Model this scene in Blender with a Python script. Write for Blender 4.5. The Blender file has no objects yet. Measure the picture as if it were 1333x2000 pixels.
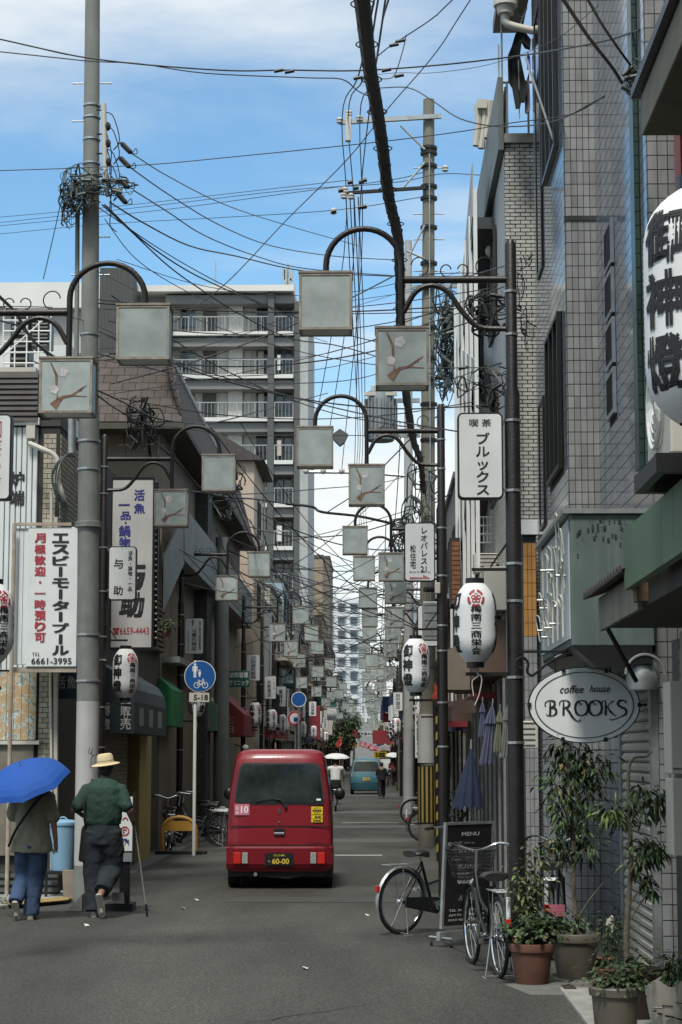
import bpy, math, random, colorsys
from mathutils import Vector, Matrix, noise as mnoise
sc = bpy.context.scene
PI = math.pi
R = math.radians

# ---------------------------------------------------------------- camera
F = 3800.0
YAW = math.atan(68.5 / F)
PIT = math.atan(474.0 / F)
CAM = Vector((0, 0, 1.8))
fw = Vector((-math.sin(YAW) * math.cos(PIT), math.cos(YAW) * math.cos(PIT), math.sin(PIT)))
rt = Vector((math.cos(YAW), math.sin(YAW), 0))
upv = rt.cross(fw)
cd = bpy.data.cameras.new('camera')
cam = bpy.data.objects.new('camera', cd)
sc.collection.objects.link(cam)
cd.sensor_fit = 'VERTICAL'
cd.sensor_height = 24
cd.lens = F / 2000 * 24
cd.clip_end = 3000
cam.location = CAM
cam.rotation_euler = (PI / 2 + PIT, 0, YAW)
sc.camera = cam

# ---------------------------------------------------------------- sky, sun, exposure
SUN_EL, SUN_ROT = R(60), R(192)       # sun behind and above the camera, thin cloud in front of it
world = bpy.data.worlds.new('World')
sc.world = world
world.use_nodes = True
nt = world.node_tree
nt.nodes.clear()
N = nt.nodes.new
L = nt.links.new
out = N('ShaderNodeOutputWorld')
bg = N('ShaderNodeBackground')
bg.inputs['Strength'].default_value = 0.1
sky = N('ShaderNodeTexSky')
sky.sky_type = 'NISHITA'
sky.sun_disc = False
sky.sun_elevation = SUN_EL
sky.sun_rotation = SUN_ROT
sky.air_density = 1.0
sky.dust_density = 0.6
sky.ozone_density = 2.2
tc = N('ShaderNodeTexCoord')
sep = N('ShaderNodeSeparateXYZ')
L(tc.outputs['Generated'], sep.inputs[0])
# clouds: a plane of cloud seen in perspective (direction / height)
cmb = N('ShaderNodeCombineXYZ')
mx = N('ShaderNodeMath'); mx.operation = 'MAXIMUM'; mx.inputs[1].default_value = 0.02
L(sep.outputs['Z'], mx.inputs[0])
ad = N('ShaderNodeMath'); ad.operation = 'ADD'; ad.inputs[1].default_value = 0.12
L(mx.outputs[0], ad.inputs[0])
for i, ax in enumerate('XY'):
 d = N('ShaderNodeMath'); d.operation = 'DIVIDE'
 L(sep.outputs[ax], d.inputs[0]); L(ad.outputs[0], d.inputs[1])
 L(d.outputs[0], cmb.inputs[i])
n1 = N('ShaderNodeTexNoise'); n1.inputs['Scale'].default_value = 1.1; n1.inputs['Detail'].default_value = 9
n1.inputs['Roughness'].default_value = 0.56; n1.inputs['Distortion'].default_value = 0.35
mp = N('ShaderNodeMapping'); mp.inputs['Location'].default_value = (3.3, 1.9, 0); mp.inputs['Scale'].default_value = (0.9, 1.25, 1)
L(cmb.outputs[0], mp.inputs[0]); L(mp.outputs[0], n1.inputs['Vector'])
# cover grows towards the horizon
hr = N('ShaderNodeMapRange'); hr.inputs['From Min'].default_value = 0.24; hr.inputs['From Max'].default_value = 0.08
hr.inputs['To Min'].default_value = 0.0; hr.inputs['To Max'].default_value = 0.30
L(sep.outputs['Z'], hr.inputs['Value'])
hr2 = N('ShaderNodeMapRange'); hr2.inputs['From Min'].default_value = 0.33; hr2.inputs['From Max'].default_value = 0.55  # unseen cloud added overhead so the skylight turns whiter
hr2.inputs['To Min'].default_value = 0.0; hr2.inputs['To Max'].default_value = 0.34
L(sep.outputs['Z'], hr2.inputs['Value'])
a2 = N('ShaderNodeMath'); a2.operation = 'ADD'; L(n1.outputs['Fac'], a2.inputs[0]); L(hr.outputs[0], a2.inputs[1])
a3 = N('ShaderNodeMath'); a3.operation = 'ADD'; L(a2.outputs[0], a3.inputs[0]); L(hr2.outputs[0], a3.inputs[1])
cr = N('ShaderNodeMapRange'); cr.interpolation_type = 'SMOOTHSTEP'
cr.inputs['From Min'].default_value = 0.45; cr.inputs['From Max'].default_value = 0.80
cr.inputs['To Max'].default_value = 0.93
L(a3.outputs[0], cr.inputs['Value'])
mix = N('ShaderNodeMix'); mix.data_type = 'RGBA'
n2 = N('ShaderNodeTexNoise'); n2.inputs['Scale'].default_value = 2.6; n2.inputs['Detail'].default_value = 6
L(mp.outputs[0], n2.inputs['Vector'])
cc = N('ShaderNodeMix'); cc.data_type = 'RGBA'
cc.inputs['A'].default_value = (4.5, 4.8, 4.85, 1); cc.inputs['B'].default_value = (6.9, 6.9, 6.5, 1)
L(n2.outputs['Fac'], cc.inputs['Factor'])
tint = N('ShaderNodeMix'); tint.data_type = 'RGBA'; tint.blend_type = 'MULTIPLY'; tint.inputs['Factor'].default_value = 1
tint.inputs['B'].default_value = (0.77, 1.02, 1.05, 1)
L(sky.outputs[0], tint.inputs['A'])
L(cr.outputs[0], mix.inputs['Factor']); L(tint.outputs['Result'], mix.inputs['A']); L(cc.outputs['Result'], mix.inputs['B'])
L(mix.outputs['Result'], bg.inputs['Color'])
L(bg.outputs[0], out.inputs[0])

sd = bpy.data.lights.new('sun', 'SUN')
sd.energy = 2.2
sd.angle = R(11)
sd.color = (1.0, 0.97, 0.91)
sun = bpy.data.objects.new('sun', sd)
sc.collection.objects.link(sun)
# direction towards the sun, same as the sky's
sdir = Vector((math.sin(SUN_ROT) * math.cos(SUN_EL), math.cos(SUN_ROT) * math.cos(SUN_EL), math.sin(SUN_EL)))
sun.rotation_euler = sdir.to_track_quat('Z', 'Y').to_euler()
sun.location = (0, -10, 30)
sc.view_settings.view_transform = 'Standard'
sc.view_settings.look = 'None'
sc.view_settings.exposure = 0.80
sc.view_settings.gamma = 1
sc.view_settings.use_curve_mapping = False
sc.cycles.max_bounces = 6
sc.cycles.diffuse_bounces = 3
sc.cycles.glossy_bounces = 3
sc.cycles.transmission_bounces = 4
sc.cycles.transparent_max_bounces = 8
sc.cycles.caustics_reflective = False
sc.cycles.caustics_refractive = False
sc.cycles.sample_clamp_indirect = 4


def P(px, py, Y):
 """the point seen at pixel (px,py) of the 1333x2000 photograph at the distance Y down the street"""
 d = fw * F + rt * (px - 666.5) - upv * (py - 1000)
 return CAM + d * (Y / d.y)


def G(px, py):
 d = fw * F + rt * (px - 666.5) - upv * (py - 1000)
 return CAM + d * (-CAM.z / d.z)


def XZ(px, py, Y):
 p = P(px, py, Y)
 return p.x, p.z


# ---------------------------------------------------------------- materials
MATS = {}


def mat(name, col, rough=0.6, metal=0.0, var=0.12, scale=6.0, bump=0.0, bscale=60.0, dirt=0.0, dscale=1.5, dcol=(0.03, 0.026, 0.02),
  rnd=0.0, cell=None, streak=False, spec=0.5, coat=0.0, alpha=1.0, trans=0.0):
 """a procedural material: base colour broken up by noise, optional stains, streaks, per-object variation and fine bump"""
 if name in MATS:
  return MATS[name]
 m = bpy.data.materials.new(name)
 m.use_nodes = True
 t = m.node_tree
 b = t.nodes['Principled BSDF']
 b.inputs['Roughness'].default_value = rough
 b.inputs['Metallic'].default_value = metal
 b.inputs['Specular IOR Level'].default_value = spec
 b.inputs['Coat Weight'].default_value = coat
 b.inputs['Alpha'].default_value = alpha
 if trans:
  b.inputs['Transmission Weight'].default_value = trans
 m.diffuse_color = (*col, 1)
 nn, ll = t.nodes.new, t.links.new
 geo = nn('ShaderNodeNewGeometry')
 last = None
 rgb = nn('ShaderNodeRGB'); rgb.outputs[0].default_value = (*col, 1)
 last = rgb.outputs[0]
 if var:
  nz = nn('ShaderNodeTexNoise'); nz.inputs['Scale'].default_value = scale; nz.inputs['Detail'].default_value = 5
  ll(geo.outputs['Position'], nz.inputs['Vector'])
  mr = nn('ShaderNodeMapRange'); mr.inputs['From Min'].default_value = 0.3; mr.inputs['From Max'].default_value = 0.7
  mr.inputs['To Min'].default_value = 1 - var; mr.inputs['To Max'].default_value = 1 + var
  ll(nz.outputs['Fac'], mr.inputs['Value'])
  mm = nn('ShaderNodeVectorMath'); mm.operation = 'SCALE'
  ll(last, mm.inputs[0]); ll(mr.outputs[0], mm.inputs['Scale'])
  last = mm.outputs[0]
 if rnd:
  oi = nn('ShaderNodeObjectInfo')
  mr = nn('ShaderNodeMapRange'); mr.inputs['To Min'].default_value = 1 - rnd; mr.inputs['To Max'].default_value = 1 + rnd
  ll(oi.outputs['Random'], mr.inputs['Value'])
  mm = nn('ShaderNodeVectorMath'); mm.operation = 'SCALE'
  ll(last, mm.inputs[0]); ll(mr.outputs[0], mm.inputs['Scale'])
  last = mm.outputs[0]
 if cell:
  sn = nn('ShaderNodeVectorMath'); sn.operation = 'SNAP'; sn.inputs[1].default_value = cell
  wn = nn('ShaderNodeTexWhiteNoise')
  ll(geo.outputs['Position'], sn.inputs[0]); ll(sn.outputs[0], wn.inputs['Vector'])
  mr = nn('ShaderNodeMapRange'); mr.inputs['To Min'].default_value = .87; mr.inputs['To Max'].default_value = 1.1
  ll(wn.outputs['Value'], mr.inputs['Value'])
  mm = nn('ShaderNodeVectorMath'); mm.operation = 'SCALE'
  ll(last, mm.inputs[0]); ll(mr.outputs[0], mm.inputs['Scale'])
  last = mm.outputs[0]
 if dirt:
  nz = nn('ShaderNodeTexNoise'); nz.inputs['Scale'].default_value = dscale; nz.inputs['Detail'].default_value = 8
  nz.inputs['Roughness'].default_value = 0.7
  if streak:
   mpp = nn('ShaderNodeMapping'); mpp.inputs['Scale'].default_value = (7, 7, 0.7)
   ll(geo.outputs['Position'], mpp.inputs[0]); ll(mpp.outputs[0], nz.inputs['Vector'])
  else:
   ll(geo.outputs['Position'], nz.inputs['Vector'])
  mr = nn('ShaderNodeMapRange'); mr.inputs['From Min'].default_value = 0.48; mr.inputs['From Max'].default_value = 0.78
  mr.inputs['To Max'].default_value = dirt
  ll(nz.outputs['Fac'], mr.inputs['Value'])
  mxn = nn('ShaderNodeMix'); mxn.data_type = 'RGBA'
  mxn.inputs['B'].default_value = (*dcol, 1)
  ll(mr.outputs[0], mxn.inputs['Factor']); ll(last, mxn.inputs['A'])
  last = mxn.outputs['Result']
 ll(last, b.inputs['Base Color'])
 if bump:
  nz = nn('ShaderNodeTexNoise'); nz.inputs['Scale'].default_value = bscale; nz.inputs['Detail'].default_value = 4
  ll(geo.outputs['Position'], nz.inputs['Vector'])
  bp = nn('ShaderNodeBump'); bp.inputs['Strength'].default_value = bump; bp.inputs['Distance'].default_value = 0.02
  ll(nz.outputs['Fac'], bp.inputs['Height']); ll(bp.outputs[0], b.inputs['Normal'])
 MATS[name] = m
 return m


M_POLE = mat('painted_steel_brown', (0.011, 0.0095, 0.0085), 0.45, 0.1, 0.35, 9, 0.15, 40, 0.3, 3, (0.035, 0.02, 0.013))
M_BAND = mat('steel_band', (0.45, 0.46, 0.44), 0.35, 0.8, 0.2)
M_BOXFR = mat('rusty_cream_frame', (0.27, 0.245, 0.20), 0.6, 0.1, 0.3, 9, 0, 60, 0.95, 5, (0.11, 0.045, 0.025))
M_FROST = mat('frosted_acrylic', (0.34, 0.385, 0.37), 0.3, 0, 0.18, 5, 0, 0, 0.5, 2.6, (0.19, 0.21, 0.19), rnd=0.16)
M_FROSTW = mat('frosted_acrylic_white', (0.62, 0.66, 0.63), 0.35, 0, 0.1, 5, rnd=0.1)
M_BRANCH = mat('brown_branch_print', (0.17, 0.095, 0.065), 0.5, 0, 0.45, 22)
M_BLOSSOM = mat('pale_blossom_print', (0.46, 0.44, 0.43), 0.5, 0, 0.3, 30)
M_CONC = mat('pole_concrete', (0.19, 0.20, 0.185), 0.85, 0, 0.16, 3, 0.2, 80, 0.35, 1.2, (0.09, 0.095, 0.085), streak=True)
M_CONC2 = mat('pole_concrete_warm', (0.17, 0.165, 0.13), 0.85, 0, 0.16, 3, 0.2, 80, 0.35, 1.2, (0.08, 0.08, 0.06), streak=True)
M_PAINTG = mat('grey_sheet_wrap', (0.40, 0.40, 0.385), 0.6, 0, 0.1, 2, 0.1, 30, 0.3, 1.2, (0.2, 0.2, 0.19), streak=True)
M_CABLE = mat('black_cable_sheath', (0.012, 0.013, 0.014), 0.5, 0, 0.2)
M_CABLEG = mat('grey_green_cable', (0.05, 0.065, 0.06), 0.5, 0, 0.3)
M_STEEL = mat('galvanised_steel', (0.36, 0.38, 0.37), 0.45, 0.6, 0.2, 8, 0, 0, 0.3, 5, (0.15, 0.13, 0.11))
M_CHROME = mat('chrome', (0.72, 0.73, 0.74), 0.18, 1.0, 0.05)
M_BLACK = mat('black_plastic', (0.012, 0.012, 0.013), 0.4, 0, 0.15)
M_RUBBER = mat('tyre_rubber', (0.014, 0.014, 0.014), 0.8, 0, 0.2, 20)
M_GLASS = mat('dark_window_glass', (0.014, 0.019, 0.019), 0.06, 0, 0.2, 1.2, spec=0.5)
M_WGLASS = mat('pale_window_glass', (0.10, 0.125, 0.125), 0.1, 0, 0.3, 1.5, spec=0.7)
M_ALU = mat('bronze_sash', (0.05, 0.048, 0.042), 0.4, 0.5, 0.15)
M_WHITE = mat('white_paint', (0.68, 0.69, 0.67), 0.5, 0, 0.06, 3, 0, 0, 0.3, 2, (0.35, 0.33, 0.28), streak=True)
M_SIGNW = mat('white_sign_acrylic', (0.67, 0.69, 0.68), 0.35, 0, 0.05, 3, 0, 0, 0.2, 2.5, (0.4, 0.39, 0.33))
M_PAPER = mat('lantern_paper', (0.74, 0.75, 0.75), 0.7, 0, 0.05, 6)
M_INK = mat('black_ink', (0.012, 0.012, 0.014), 0.6, 0, 0.1)
M_INKB = mat('indigo_ink', (0.035, 0.04, 0.22), 0.6, 0, 0.1)
M_INKR = mat('red_ink', (0.36, 0.03, 0.045), 0.6, 0, 0.15)
M_LWHITE = mat('white_lettering', (0.72, 0.73, 0.7), 0.5, 0, 0.1)
M_CREAM = mat('cream_plastic', (0.5, 0.48, 0.42), 0.5, 0, 0.06, 3, 0, 0, 0.3, 3, (0.25, 0.22, 0.18))
M_SKIN = mat('skin', (0.30, 0.165, 0.115), 0.55, 0, 0.1, 20)
M_SKIND = mat('tanned_skin', (0.24, 0.125, 0.085), 0.55, 0, 0.1, 20)


# ---------------------------------------------------------------- mesh building
class MB:
 def __init__(s):
  s.v = []
  s.f = []

 def quad(s, a, b, c, d):
  n = len(s.v)
  s.v += [tuple(a), tuple(b), tuple(c), tuple(d)]
  s.f.append((n, n + 1, n + 2, n + 3))
  return s

 def poly(s, pts):
  n = len(s.v)
  s.v += [tuple(p) for p in pts]
  s.f.append(tuple(range(n, n + len(pts))))
  return s

 def box(s, x0, x1, y0, y1, z0, z1):
  n = len(s.v)
  s.v += [(x0, y0, z0), (x1, y0, z0), (x1, y1, z0), (x0, y1, z0), (x0, y0, z1), (x1, y0, z1), (x1, y1, z1), (x0, y1, z1)]
  s.f += [(n, n + 3, n + 2, n + 1), (n + 4, n + 5, n + 6, n + 7), (n, n + 1, n + 5, n + 4), (n + 1, n + 2, n + 6, n + 5),
    (n + 2, n + 3, n + 7, n + 6), (n + 3, n, n + 4, n + 7)]
  return s

 def cbox(s, c, sx, sy, sz):
  return s.box(c[0] - sx / 2, c[0] + sx / 2, c[1] - sy / 2, c[1] + sy / 2, c[2] - sz / 2, c[2] + sz / 2)

 def obox(s, o, u, v, w):
  """box with corner o and edge vectors u,v,w"""
  o, u, v, w = Vector(o), Vector(u), Vector(v), Vector(w)
  n = len(s.v)
  s.v += [tuple(p) for p in (o, o + u, o + u + v, o + v, o + w, o + u + w, o + u + v + w, o + v + w)]
  s.f += [(n, n + 3, n + 2, n + 1), (n + 4, n + 5, n + 6, n + 7), (n, n + 1, n + 5, n + 4), (n + 1, n + 2, n + 6, n + 5),
    (n + 2, n + 3, n + 7, n + 6), (n + 3, n, n + 4, n + 7)]
  return s

 def extrude(s, pts, vec):
  """closed polygon pts extruded along vec"""
  n = len(s.v)
  k = len(pts)
  vec = Vector(vec)
  s.v += [tuple(p) for p in pts] + [tuple(Vector(p) + vec) for p in pts]
  s.f.append(tuple(range(n + k - 1, n - 1, -1)))
  s.f.append(tuple(range(n + k, n + 2 * k)))
  for i in range(k):
   j = (i + 1) % k
   s.f.append((n + i, n + j, n + k + j, n + k + i))
  return s

 def tube(s, path, r, n=8, caps=True, squash=None):
  path = [Vector(p) for p in path]
  k = len(path)
  rs = r if isinstance(r, (list, tuple)) else [r] * k
  base = len(s.v)
  prev = None
  for i, p in enumerate(path):
   a = path[max(i - 1, 0)]
   b = path[min(i + 1, k - 1)]
   t = (b - a)
   if t.length < 1e-9:
    t = Vector((0, 0, 1))
   t.normalize()
   if prev is None:
    ref = Vector((0, 0, 1)) if abs(t.z) < 0.9 else Vector((0, 1, 0))
    u = t.cross(ref).normalized()
   else:
    u = (prev - t * prev.dot(t))
    if u.length < 1e-6:
     u = t.orthogonal()
    u.normalize()
   prev = u
   w = t.cross(u)
   ra = rs[i]
   rb = ra if squash is None else ra * squash
   for j in range(n):
    a_ = 2 * PI * j / n
    s.v.append(tuple(p + u * (math.cos(a_) * ra) + w * (math.sin(a_) * rb)))
  for i in range(k - 1):
   for j in range(n):
    j2 = (j + 1) % n
    s.f.append((base + i * n + j, base + i * n + j2, base + (i + 1) * n + j2, base + (i + 1) * n + j))
  if caps:
   s.f.append(tuple(base + j for j in reversed(range(n))))
   s.f.append(tuple(base + (k - 1) * n + j for j in range(n)))
  return s

 def lathe(s, prof, n=24, c=(0, 0, 0), axis='Z', cap=True):
  """prof: list of (radius, height)"""
  base = len(s.v)
  for r, h in prof:
   for j in range(n):
    a = 2 * PI * j / n
    x, y = r * math.cos(a), r * math.sin(a)
    if axis == 'Z':
     s.v.append((c[0] + x, c[1] + y, c[2] + h))
    elif axis == 'Y':
     s.v.append((c[0] + x, c[1] + h, c[2] + y))
    else:
     s.v.append((c[0] + h, c[1] + x, c[2] + y))
  for i in range(len(prof) - 1):
   for j in range(n):
    j2 = (j + 1) % n
    s.f.append((base + i * n + j, base + i * n + j2, base + (i + 1) * n + j2, base + (i + 1) * n + j))
  if cap:
   s.f.append(tuple(base + j for j in reversed(range(n))))
   s.f.append(tuple(base + (len(prof) - 1) * n + j for j in range(n)))
  return s

 def ell(s, c, rx, ry, rz, n=12, m=8, rot=None):
  base = len(s.v)
  c = Vector(c)
  for i in range(m + 1):
   th = PI * i / m
   for j in range(n):
    a = 2 * PI * j / n
    p = Vector((rx * math.sin(th) * math.cos(a), ry * math.sin(th) * math.sin(a), rz * math.cos(th)))
    if rot:
     p = rot @ p
    s.v.append(tuple(c + p))
  for i in range(m):
   for j in range(n):
    j2 = (j + 1) % n
    s.f.append((base + i * n + j, base + (i + 1) * n + j, base + (i + 1) * n + j2, base + i * n + j2))
  return s

 def loft(s, rings, close=True, caps=True):
  base = len(s.v)
  n = len(rings[0])
  for r in rings:
   s.v += [tuple(p) for p in r]
  for i in range(len(rings) - 1):
   for j in range(n if close else n - 1):
    j2 = (j + 1) % n
    s.f.append((base + i * n + j, base + i * n + j2, base + (i + 1) * n + j2, base + (i + 1) * n + j))
  if caps:
   s.f.append(tuple(base + j for j in reversed(range(n))))
   s.f.append(tuple(base + (len(rings) - 1) * n + j for j in range(n)))
  return s

 def torus(s, c, R_, r, axis='Y', n=36, m=8):
  pts = []
  for i in range(n):
   a = 2 * PI * i / n
   if axis == 'Y':
    pts.append((Vector((math.cos(a), 0, math.sin(a))), Vector((0, 1, 0))))
   elif axis == 'X':
    pts.append((Vector((0, math.cos(a), math.sin(a))), Vector((1, 0, 0))))
   else:
    pts.append((Vector((math.cos(a), math.sin(a), 0)), Vector((0, 0, 1))))
  base = len(s.v)
  c = Vector(c)
  for d, w in pts:
   for j in range(m):
    b = 2 * PI * j / m
    s.v.append(tuple(c + d * (R_ + r * math.cos(b)) + w * (r * math.sin(b))))
  for i in range(n):
   i2 = (i + 1) % n
   for j in range(m):
    j2 = (j + 1) % m
    s.f.append((base + i * m + j, base + i2 * m + j, base + i2 * m + j2, base + i * m + j2))
  return s

 def add(s, verts, faces):
  n = len(s.v)
  s.v += [tuple(v) for v in verts]
  s.f += [tuple(i + n for i in f) for f in faces]
  return s

 def xf(s, M):
  s.v = [tuple(M @ Vector(v)) for v in s.v]
  return s

 def mesh(s, name, m, smooth=False):
  me = bpy.data.meshes.new(name)
  me.from_pydata(s.v, [], s.f)
  if m:
   me.materials.append(m)
  if smooth:
   me.polygons.foreach_set('use_smooth', [True] * len(me.polygons))
   try:
    me.set_sharp_from_angle(angle=R(38))
   except Exception:
    pass
  me.update()
  return me

 def islands(s):
  p = list(range(len(s.v)))
  def fd(i):
   while p[i] != i:
    p[i] = p[p[i]]
    i = p[i]
   return i
  for f in s.f:
   a = fd(f[0])
   for i in f[1:]:
    p[fd(i)] = a
  g = {}
  for f in s.f:
   g.setdefault(fd(f[0]), []).append(f)
  for fs in g.values():
   ids = sorted({i for f in fs for i in f})
   mp_ = {i: k for k, i in enumerate(ids)}
   m_ = MB(); m_.v = [s.v[i] for i in ids]; m_.f = [tuple(mp_[i] for i in f) for f in fs]
   yield m_

 def each(s, name, m, parent=None, **k):
  """every separate piece becomes an object of its own"""
  return [q.build(name, m, parent, **k) for q in s.islands()]

 def build(s, name, m, parent=None, smooth=False, bevel=0, world_=True, kind=None, label=None):
  """link as one object; vertices in world coordinates when world_ and the root carries a plain offset"""
  if parent is not None and world_:
   o_ = root_off(parent)
   if o_.length > 0:
    s.v = [(v[0] - o_.x, v[1] - o_.y, v[2] - o_.z) for v in s.v]
  me = s.mesh(name, m, smooth)
  o = bpy.data.objects.new(name, me)
  sc.collection.objects.link(o)
  if parent is not None:
   o.parent = parent
  if bevel:
   b = o.modifiers.new('bevel', 'BEVEL')
   b.width = bevel
   b.segments = 2
   b.limit_method = 'ANGLE'
  if kind:
   o['kind'] = kind
  if label:
   o['label'] = label
  return o


def root_off(o):
 v = Vector((0, 0, 0))
 while o is not None:
  v += Vector(o.location)
  o = o.parent
 return v


USED = {}


def tag(o, label, cat, group=None, kind=None):
 if label:
  o['label'] = label
 if cat:
  o['category'] = cat
 if group:
  o['group'] = group
 if kind:
  o['kind'] = kind
 return o


def empty(name, loc=(0, 0, 0), rz=0, label=None, cat=None, group=None):
 o = bpy.data.objects.new(name, None)
 sc.collection.objects.link(o)
 o.location = loc
 o.rotation_euler = (0, 0, rz)
 tag(o, label, cat, group)
 return o


def kids(o):
 return CH.get(o.name, [])


def copy_tree(root, loc=None, rz=None, label=None, group=None, cat=None):
 """copy a thing with its parts and sub-parts, mesh data shared"""
 allk = {}
 for x in sc.collection.objects:
  if x.parent:
   allk.setdefault(x.parent.name, []).append(x)
 return _copy(root, loc, rz, label, group, cat, allk)


def _copy(root, loc, rz, label, group, cat, allk):
 r = root.copy()
 sc.collection.objects.link(r)
 if loc is not None:
  r.location = loc
 if rz is not None:
  r.rotation_euler = (0, 0, rz)
 tag(r, label, cat, group)
 for ch in allk.get(root.name, []):
  c = ch.copy()
  sc.collection.objects.link(c)
  c.parent = r
  for g in allk.get(ch.name, []):
   d = g.copy()
   sc.collection.objects.link(d)
   d.parent = c
 return r


def kidmap():
 allk = {}
 for x in sc.collection.objects:
  if x.parent:
   allk.setdefault(x.parent.name, []).append(x)
 return allk


# text -> flat outline mesh; cached per (text, bold, shear)
_TC = {}
_curve = bpy.data.curves.new('lettering_curve', 'FONT')
_curve.fill_mode = 'FRONT'
_curve.resolution_u = 2
_tobj = bpy.data.objects.new('lettering_source', _curve)


def glyphs(body, bold=0.0, shear=0.0, gap=1.0, spacing=1.0):
 k = (body, bold, shear, gap, spacing)
 if k not in _TC:
  _curve.body = body
  _curve.offset = 0
  _curve.shear = shear
  _curve.space_line = gap
  _curve.space_character = spacing
  _curve.align_x = 'CENTER'
  me = _tobj.to_mesh()
  v0 = [tuple(v.co) for v in me.vertices]
  f0 = [tuple(p.vertices) for p in me.polygons]
  _tobj.to_mesh_clear()
  vs, fs = [], []
  e = bold * .8 + .004
  sh = [(0, 0)] if bold <= .002 else [(-e, -e * .6), (e, -e * .6), (-e, e * .6), (e, e * .6)]
  for i, (dx, dy) in enumerate(sh):  # heavier strokes: a few shifted layers, each a hair above the last
   n = len(vs)
   vs += [(v[0] + dx, v[1] + dy, i * .0004) for v in v0]
   fs += [tuple(q + n for q in f) for f in f0]
  xs = [v[0] for v in vs] or [0]
  ys = [v[1] for v in vs] or [0]
  _TC[k] = (vs, fs, min(xs), max(xs), min(ys), max(ys))
 return _TC[k]


def fit(body, cx, cz, w, h, bold=0.02, shear=0.0, gap=1.0, spacing=1.0, keep=False):
 """vertices (x,z) of text fitted in a w x h box centred at cx,cz; faces"""
 vs, fs, x0, x1, y0, y1 = glyphs(body, bold, shear, gap, spacing)
 sx, sz = w / max(x1 - x0, 1e-6), h / max(y1 - y0, 1e-6)
 if keep:
  sx = sz = min(sx, sz)
 return [(cx + (v[0] - (x0 + x1) / 2) * sx, cz + (v[1] - (y0 + y1) / 2) * sz, v[2]) for v in vs], fs


def vtext(s):
 return '\n'.join(s)


def lettering(parent, items, y, m, name='lettering', face=-1, world_=True):
 """flat print: items (text,cx,cz,w,h[,opts]) on the plane Y=y facing the camera"""
 mb = MB()
 for it in items:
  o = it[5] if len(it) > 5 else {}
  vs, fs = fit(it[0], it[1], it[2], it[3], it[4], **o)
  mb.add([(x, y - e, z) for x, z, e in vs], fs)
 return mb.build(name, m, parent, world_=world_)


def disc_pts(cx, cz, r, n=24, a0=0, a1=2 * PI):
 return [(cx + r * math.cos(a0 + (a1 - a0) * i / n), cz + r * math.sin(a0 + (a1 - a0) * i / n)) for i in range(n)]


def arc_band(mb, cx, cz, r0, r1, a0, a1, n, put):
 for i in range(n):
  a, b = a0 + (a1 - a0) * i / n, a0 + (a1 - a0) * (i + 1) / n
  q = [(cx + r0 * math.cos(a), cz + r0 * math.sin(a)), (cx + r1 * math.cos(a), cz + r1 * math.sin(a)),
    (cx + r1 * math.cos(b), cz + r1 * math.sin(b)), (cx + r0 * math.cos(b), cz + r0 * math.sin(b))]
  mb.poly([put(*p) for p in q])


def rrect(x0, x1, z0, z1, r, n=4):
 pts = []
 for cx, cz, a in ((x1 - r, z1 - r, 0), (x0 + r, z1 - r, PI / 2), (x0 + r, z0 + r, PI), (x1 - r, z0 + r, 1.5 * PI)):
  for i in range(n + 1):
   t = a + PI / 2 * i / n
   pts.append((cx + r * math.cos(t), cz + r * math.sin(t)))
 return pts


def tiles(mb, o, U, V, Nn, nu, nv, tu, tv, gap, dep, stagger=0.0, skip=None, jit=0.0, rng=None):
 """raised rectangular pieces on a plane: merged into mb"""
 o, U, V, Nn = Vector(o), Vector(U), Vector(V), Vector(Nn)
 for j in range(nv):
  off = (stagger * tu) if (j % 2 and stagger) else 0
  for i in range(-1 if stagger else 0, nu):
   u0, u1 = i * tu + off + gap / 2, (i + 1) * tu + off - gap / 2
   u0, u1 = max(u0, 0.0), min(u1, nu * tu)
   if u1 - u0 < gap:
    continue
   if skip and skip((u0 + u1) / 2, (j + 0.5) * tv):
    continue
   d = dep + (rng.uniform(-jit, jit) if rng else 0)
   mb.obox(o + U * u0 + V * (j * tv + gap / 2), U * (u1 - u0), V * (tv - gap), Nn * d)


def piece_tiles(parent, name, m, o, U, V, Nn, cells, dep, me_cache={}):
 """cells: list of (u0,u1,v0,v1): each its own object, sharing mesh data by size"""
 o, U, V, Nn = Vector(o), Vector(U), Vector(V), Vector(Nn)
 off = root_off(parent)
 for (u0, u1, v0, v1) in cells:
  key = (name, m.name, tuple(U), tuple(V), tuple(Nn), round(u1 - u0, 3), round(v1 - v0, 3), round(dep, 4))
  if key not in me_cache:
   me_cache[key] = MB().obox((0, 0, 0), U * (u1 - u0), V * (v1 - v0), Nn * dep).mesh(name, m)
  ob = bpy.data.objects.new(name, me_cache[key])
  sc.collection.objects.link(ob)
  ob.parent = parent
  ob.location = o + U * u0 + V * v0 - off


def pix(pts, Y):
 return [tuple(P(a, b, Y)) for a, b in pts]


def arc3(c, r, a0, a1, n, ux, uz):
 c, ux, uz = Vector(c), Vector(ux), Vector(uz)
 return [c + ux * (r * math.cos(a0 + (a1 - a0) * i / n)) + uz * (r * math.sin(a0 + (a1 - a0) * i / n)) for i in range(n + 1)]


def catmull(pts, k=6):
 pts = [Vector(p) for p in pts]
 if len(pts) < 3:
  return pts
 q = [pts[0] * 2 - pts[1]] + pts + [pts[-1] * 2 - pts[-2]]
 out_ = []
 for i in range(1, len(q) - 2):
  p0, p1, p2, p3 = q[i - 1], q[i], q[i + 1], q[i + 2]
  for j in range(k):
   t = j / k
   out_.append(0.5 * ((2 * p1) + (p2 - p0) * t + (2 * p0 - 5 * p1 + 4 * p2 - p3) * t * t + (3 * p1 - p0 - 3 * p2 + p3) * t ** 3))
 out_.append(pts[-1])
 return out_

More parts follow.
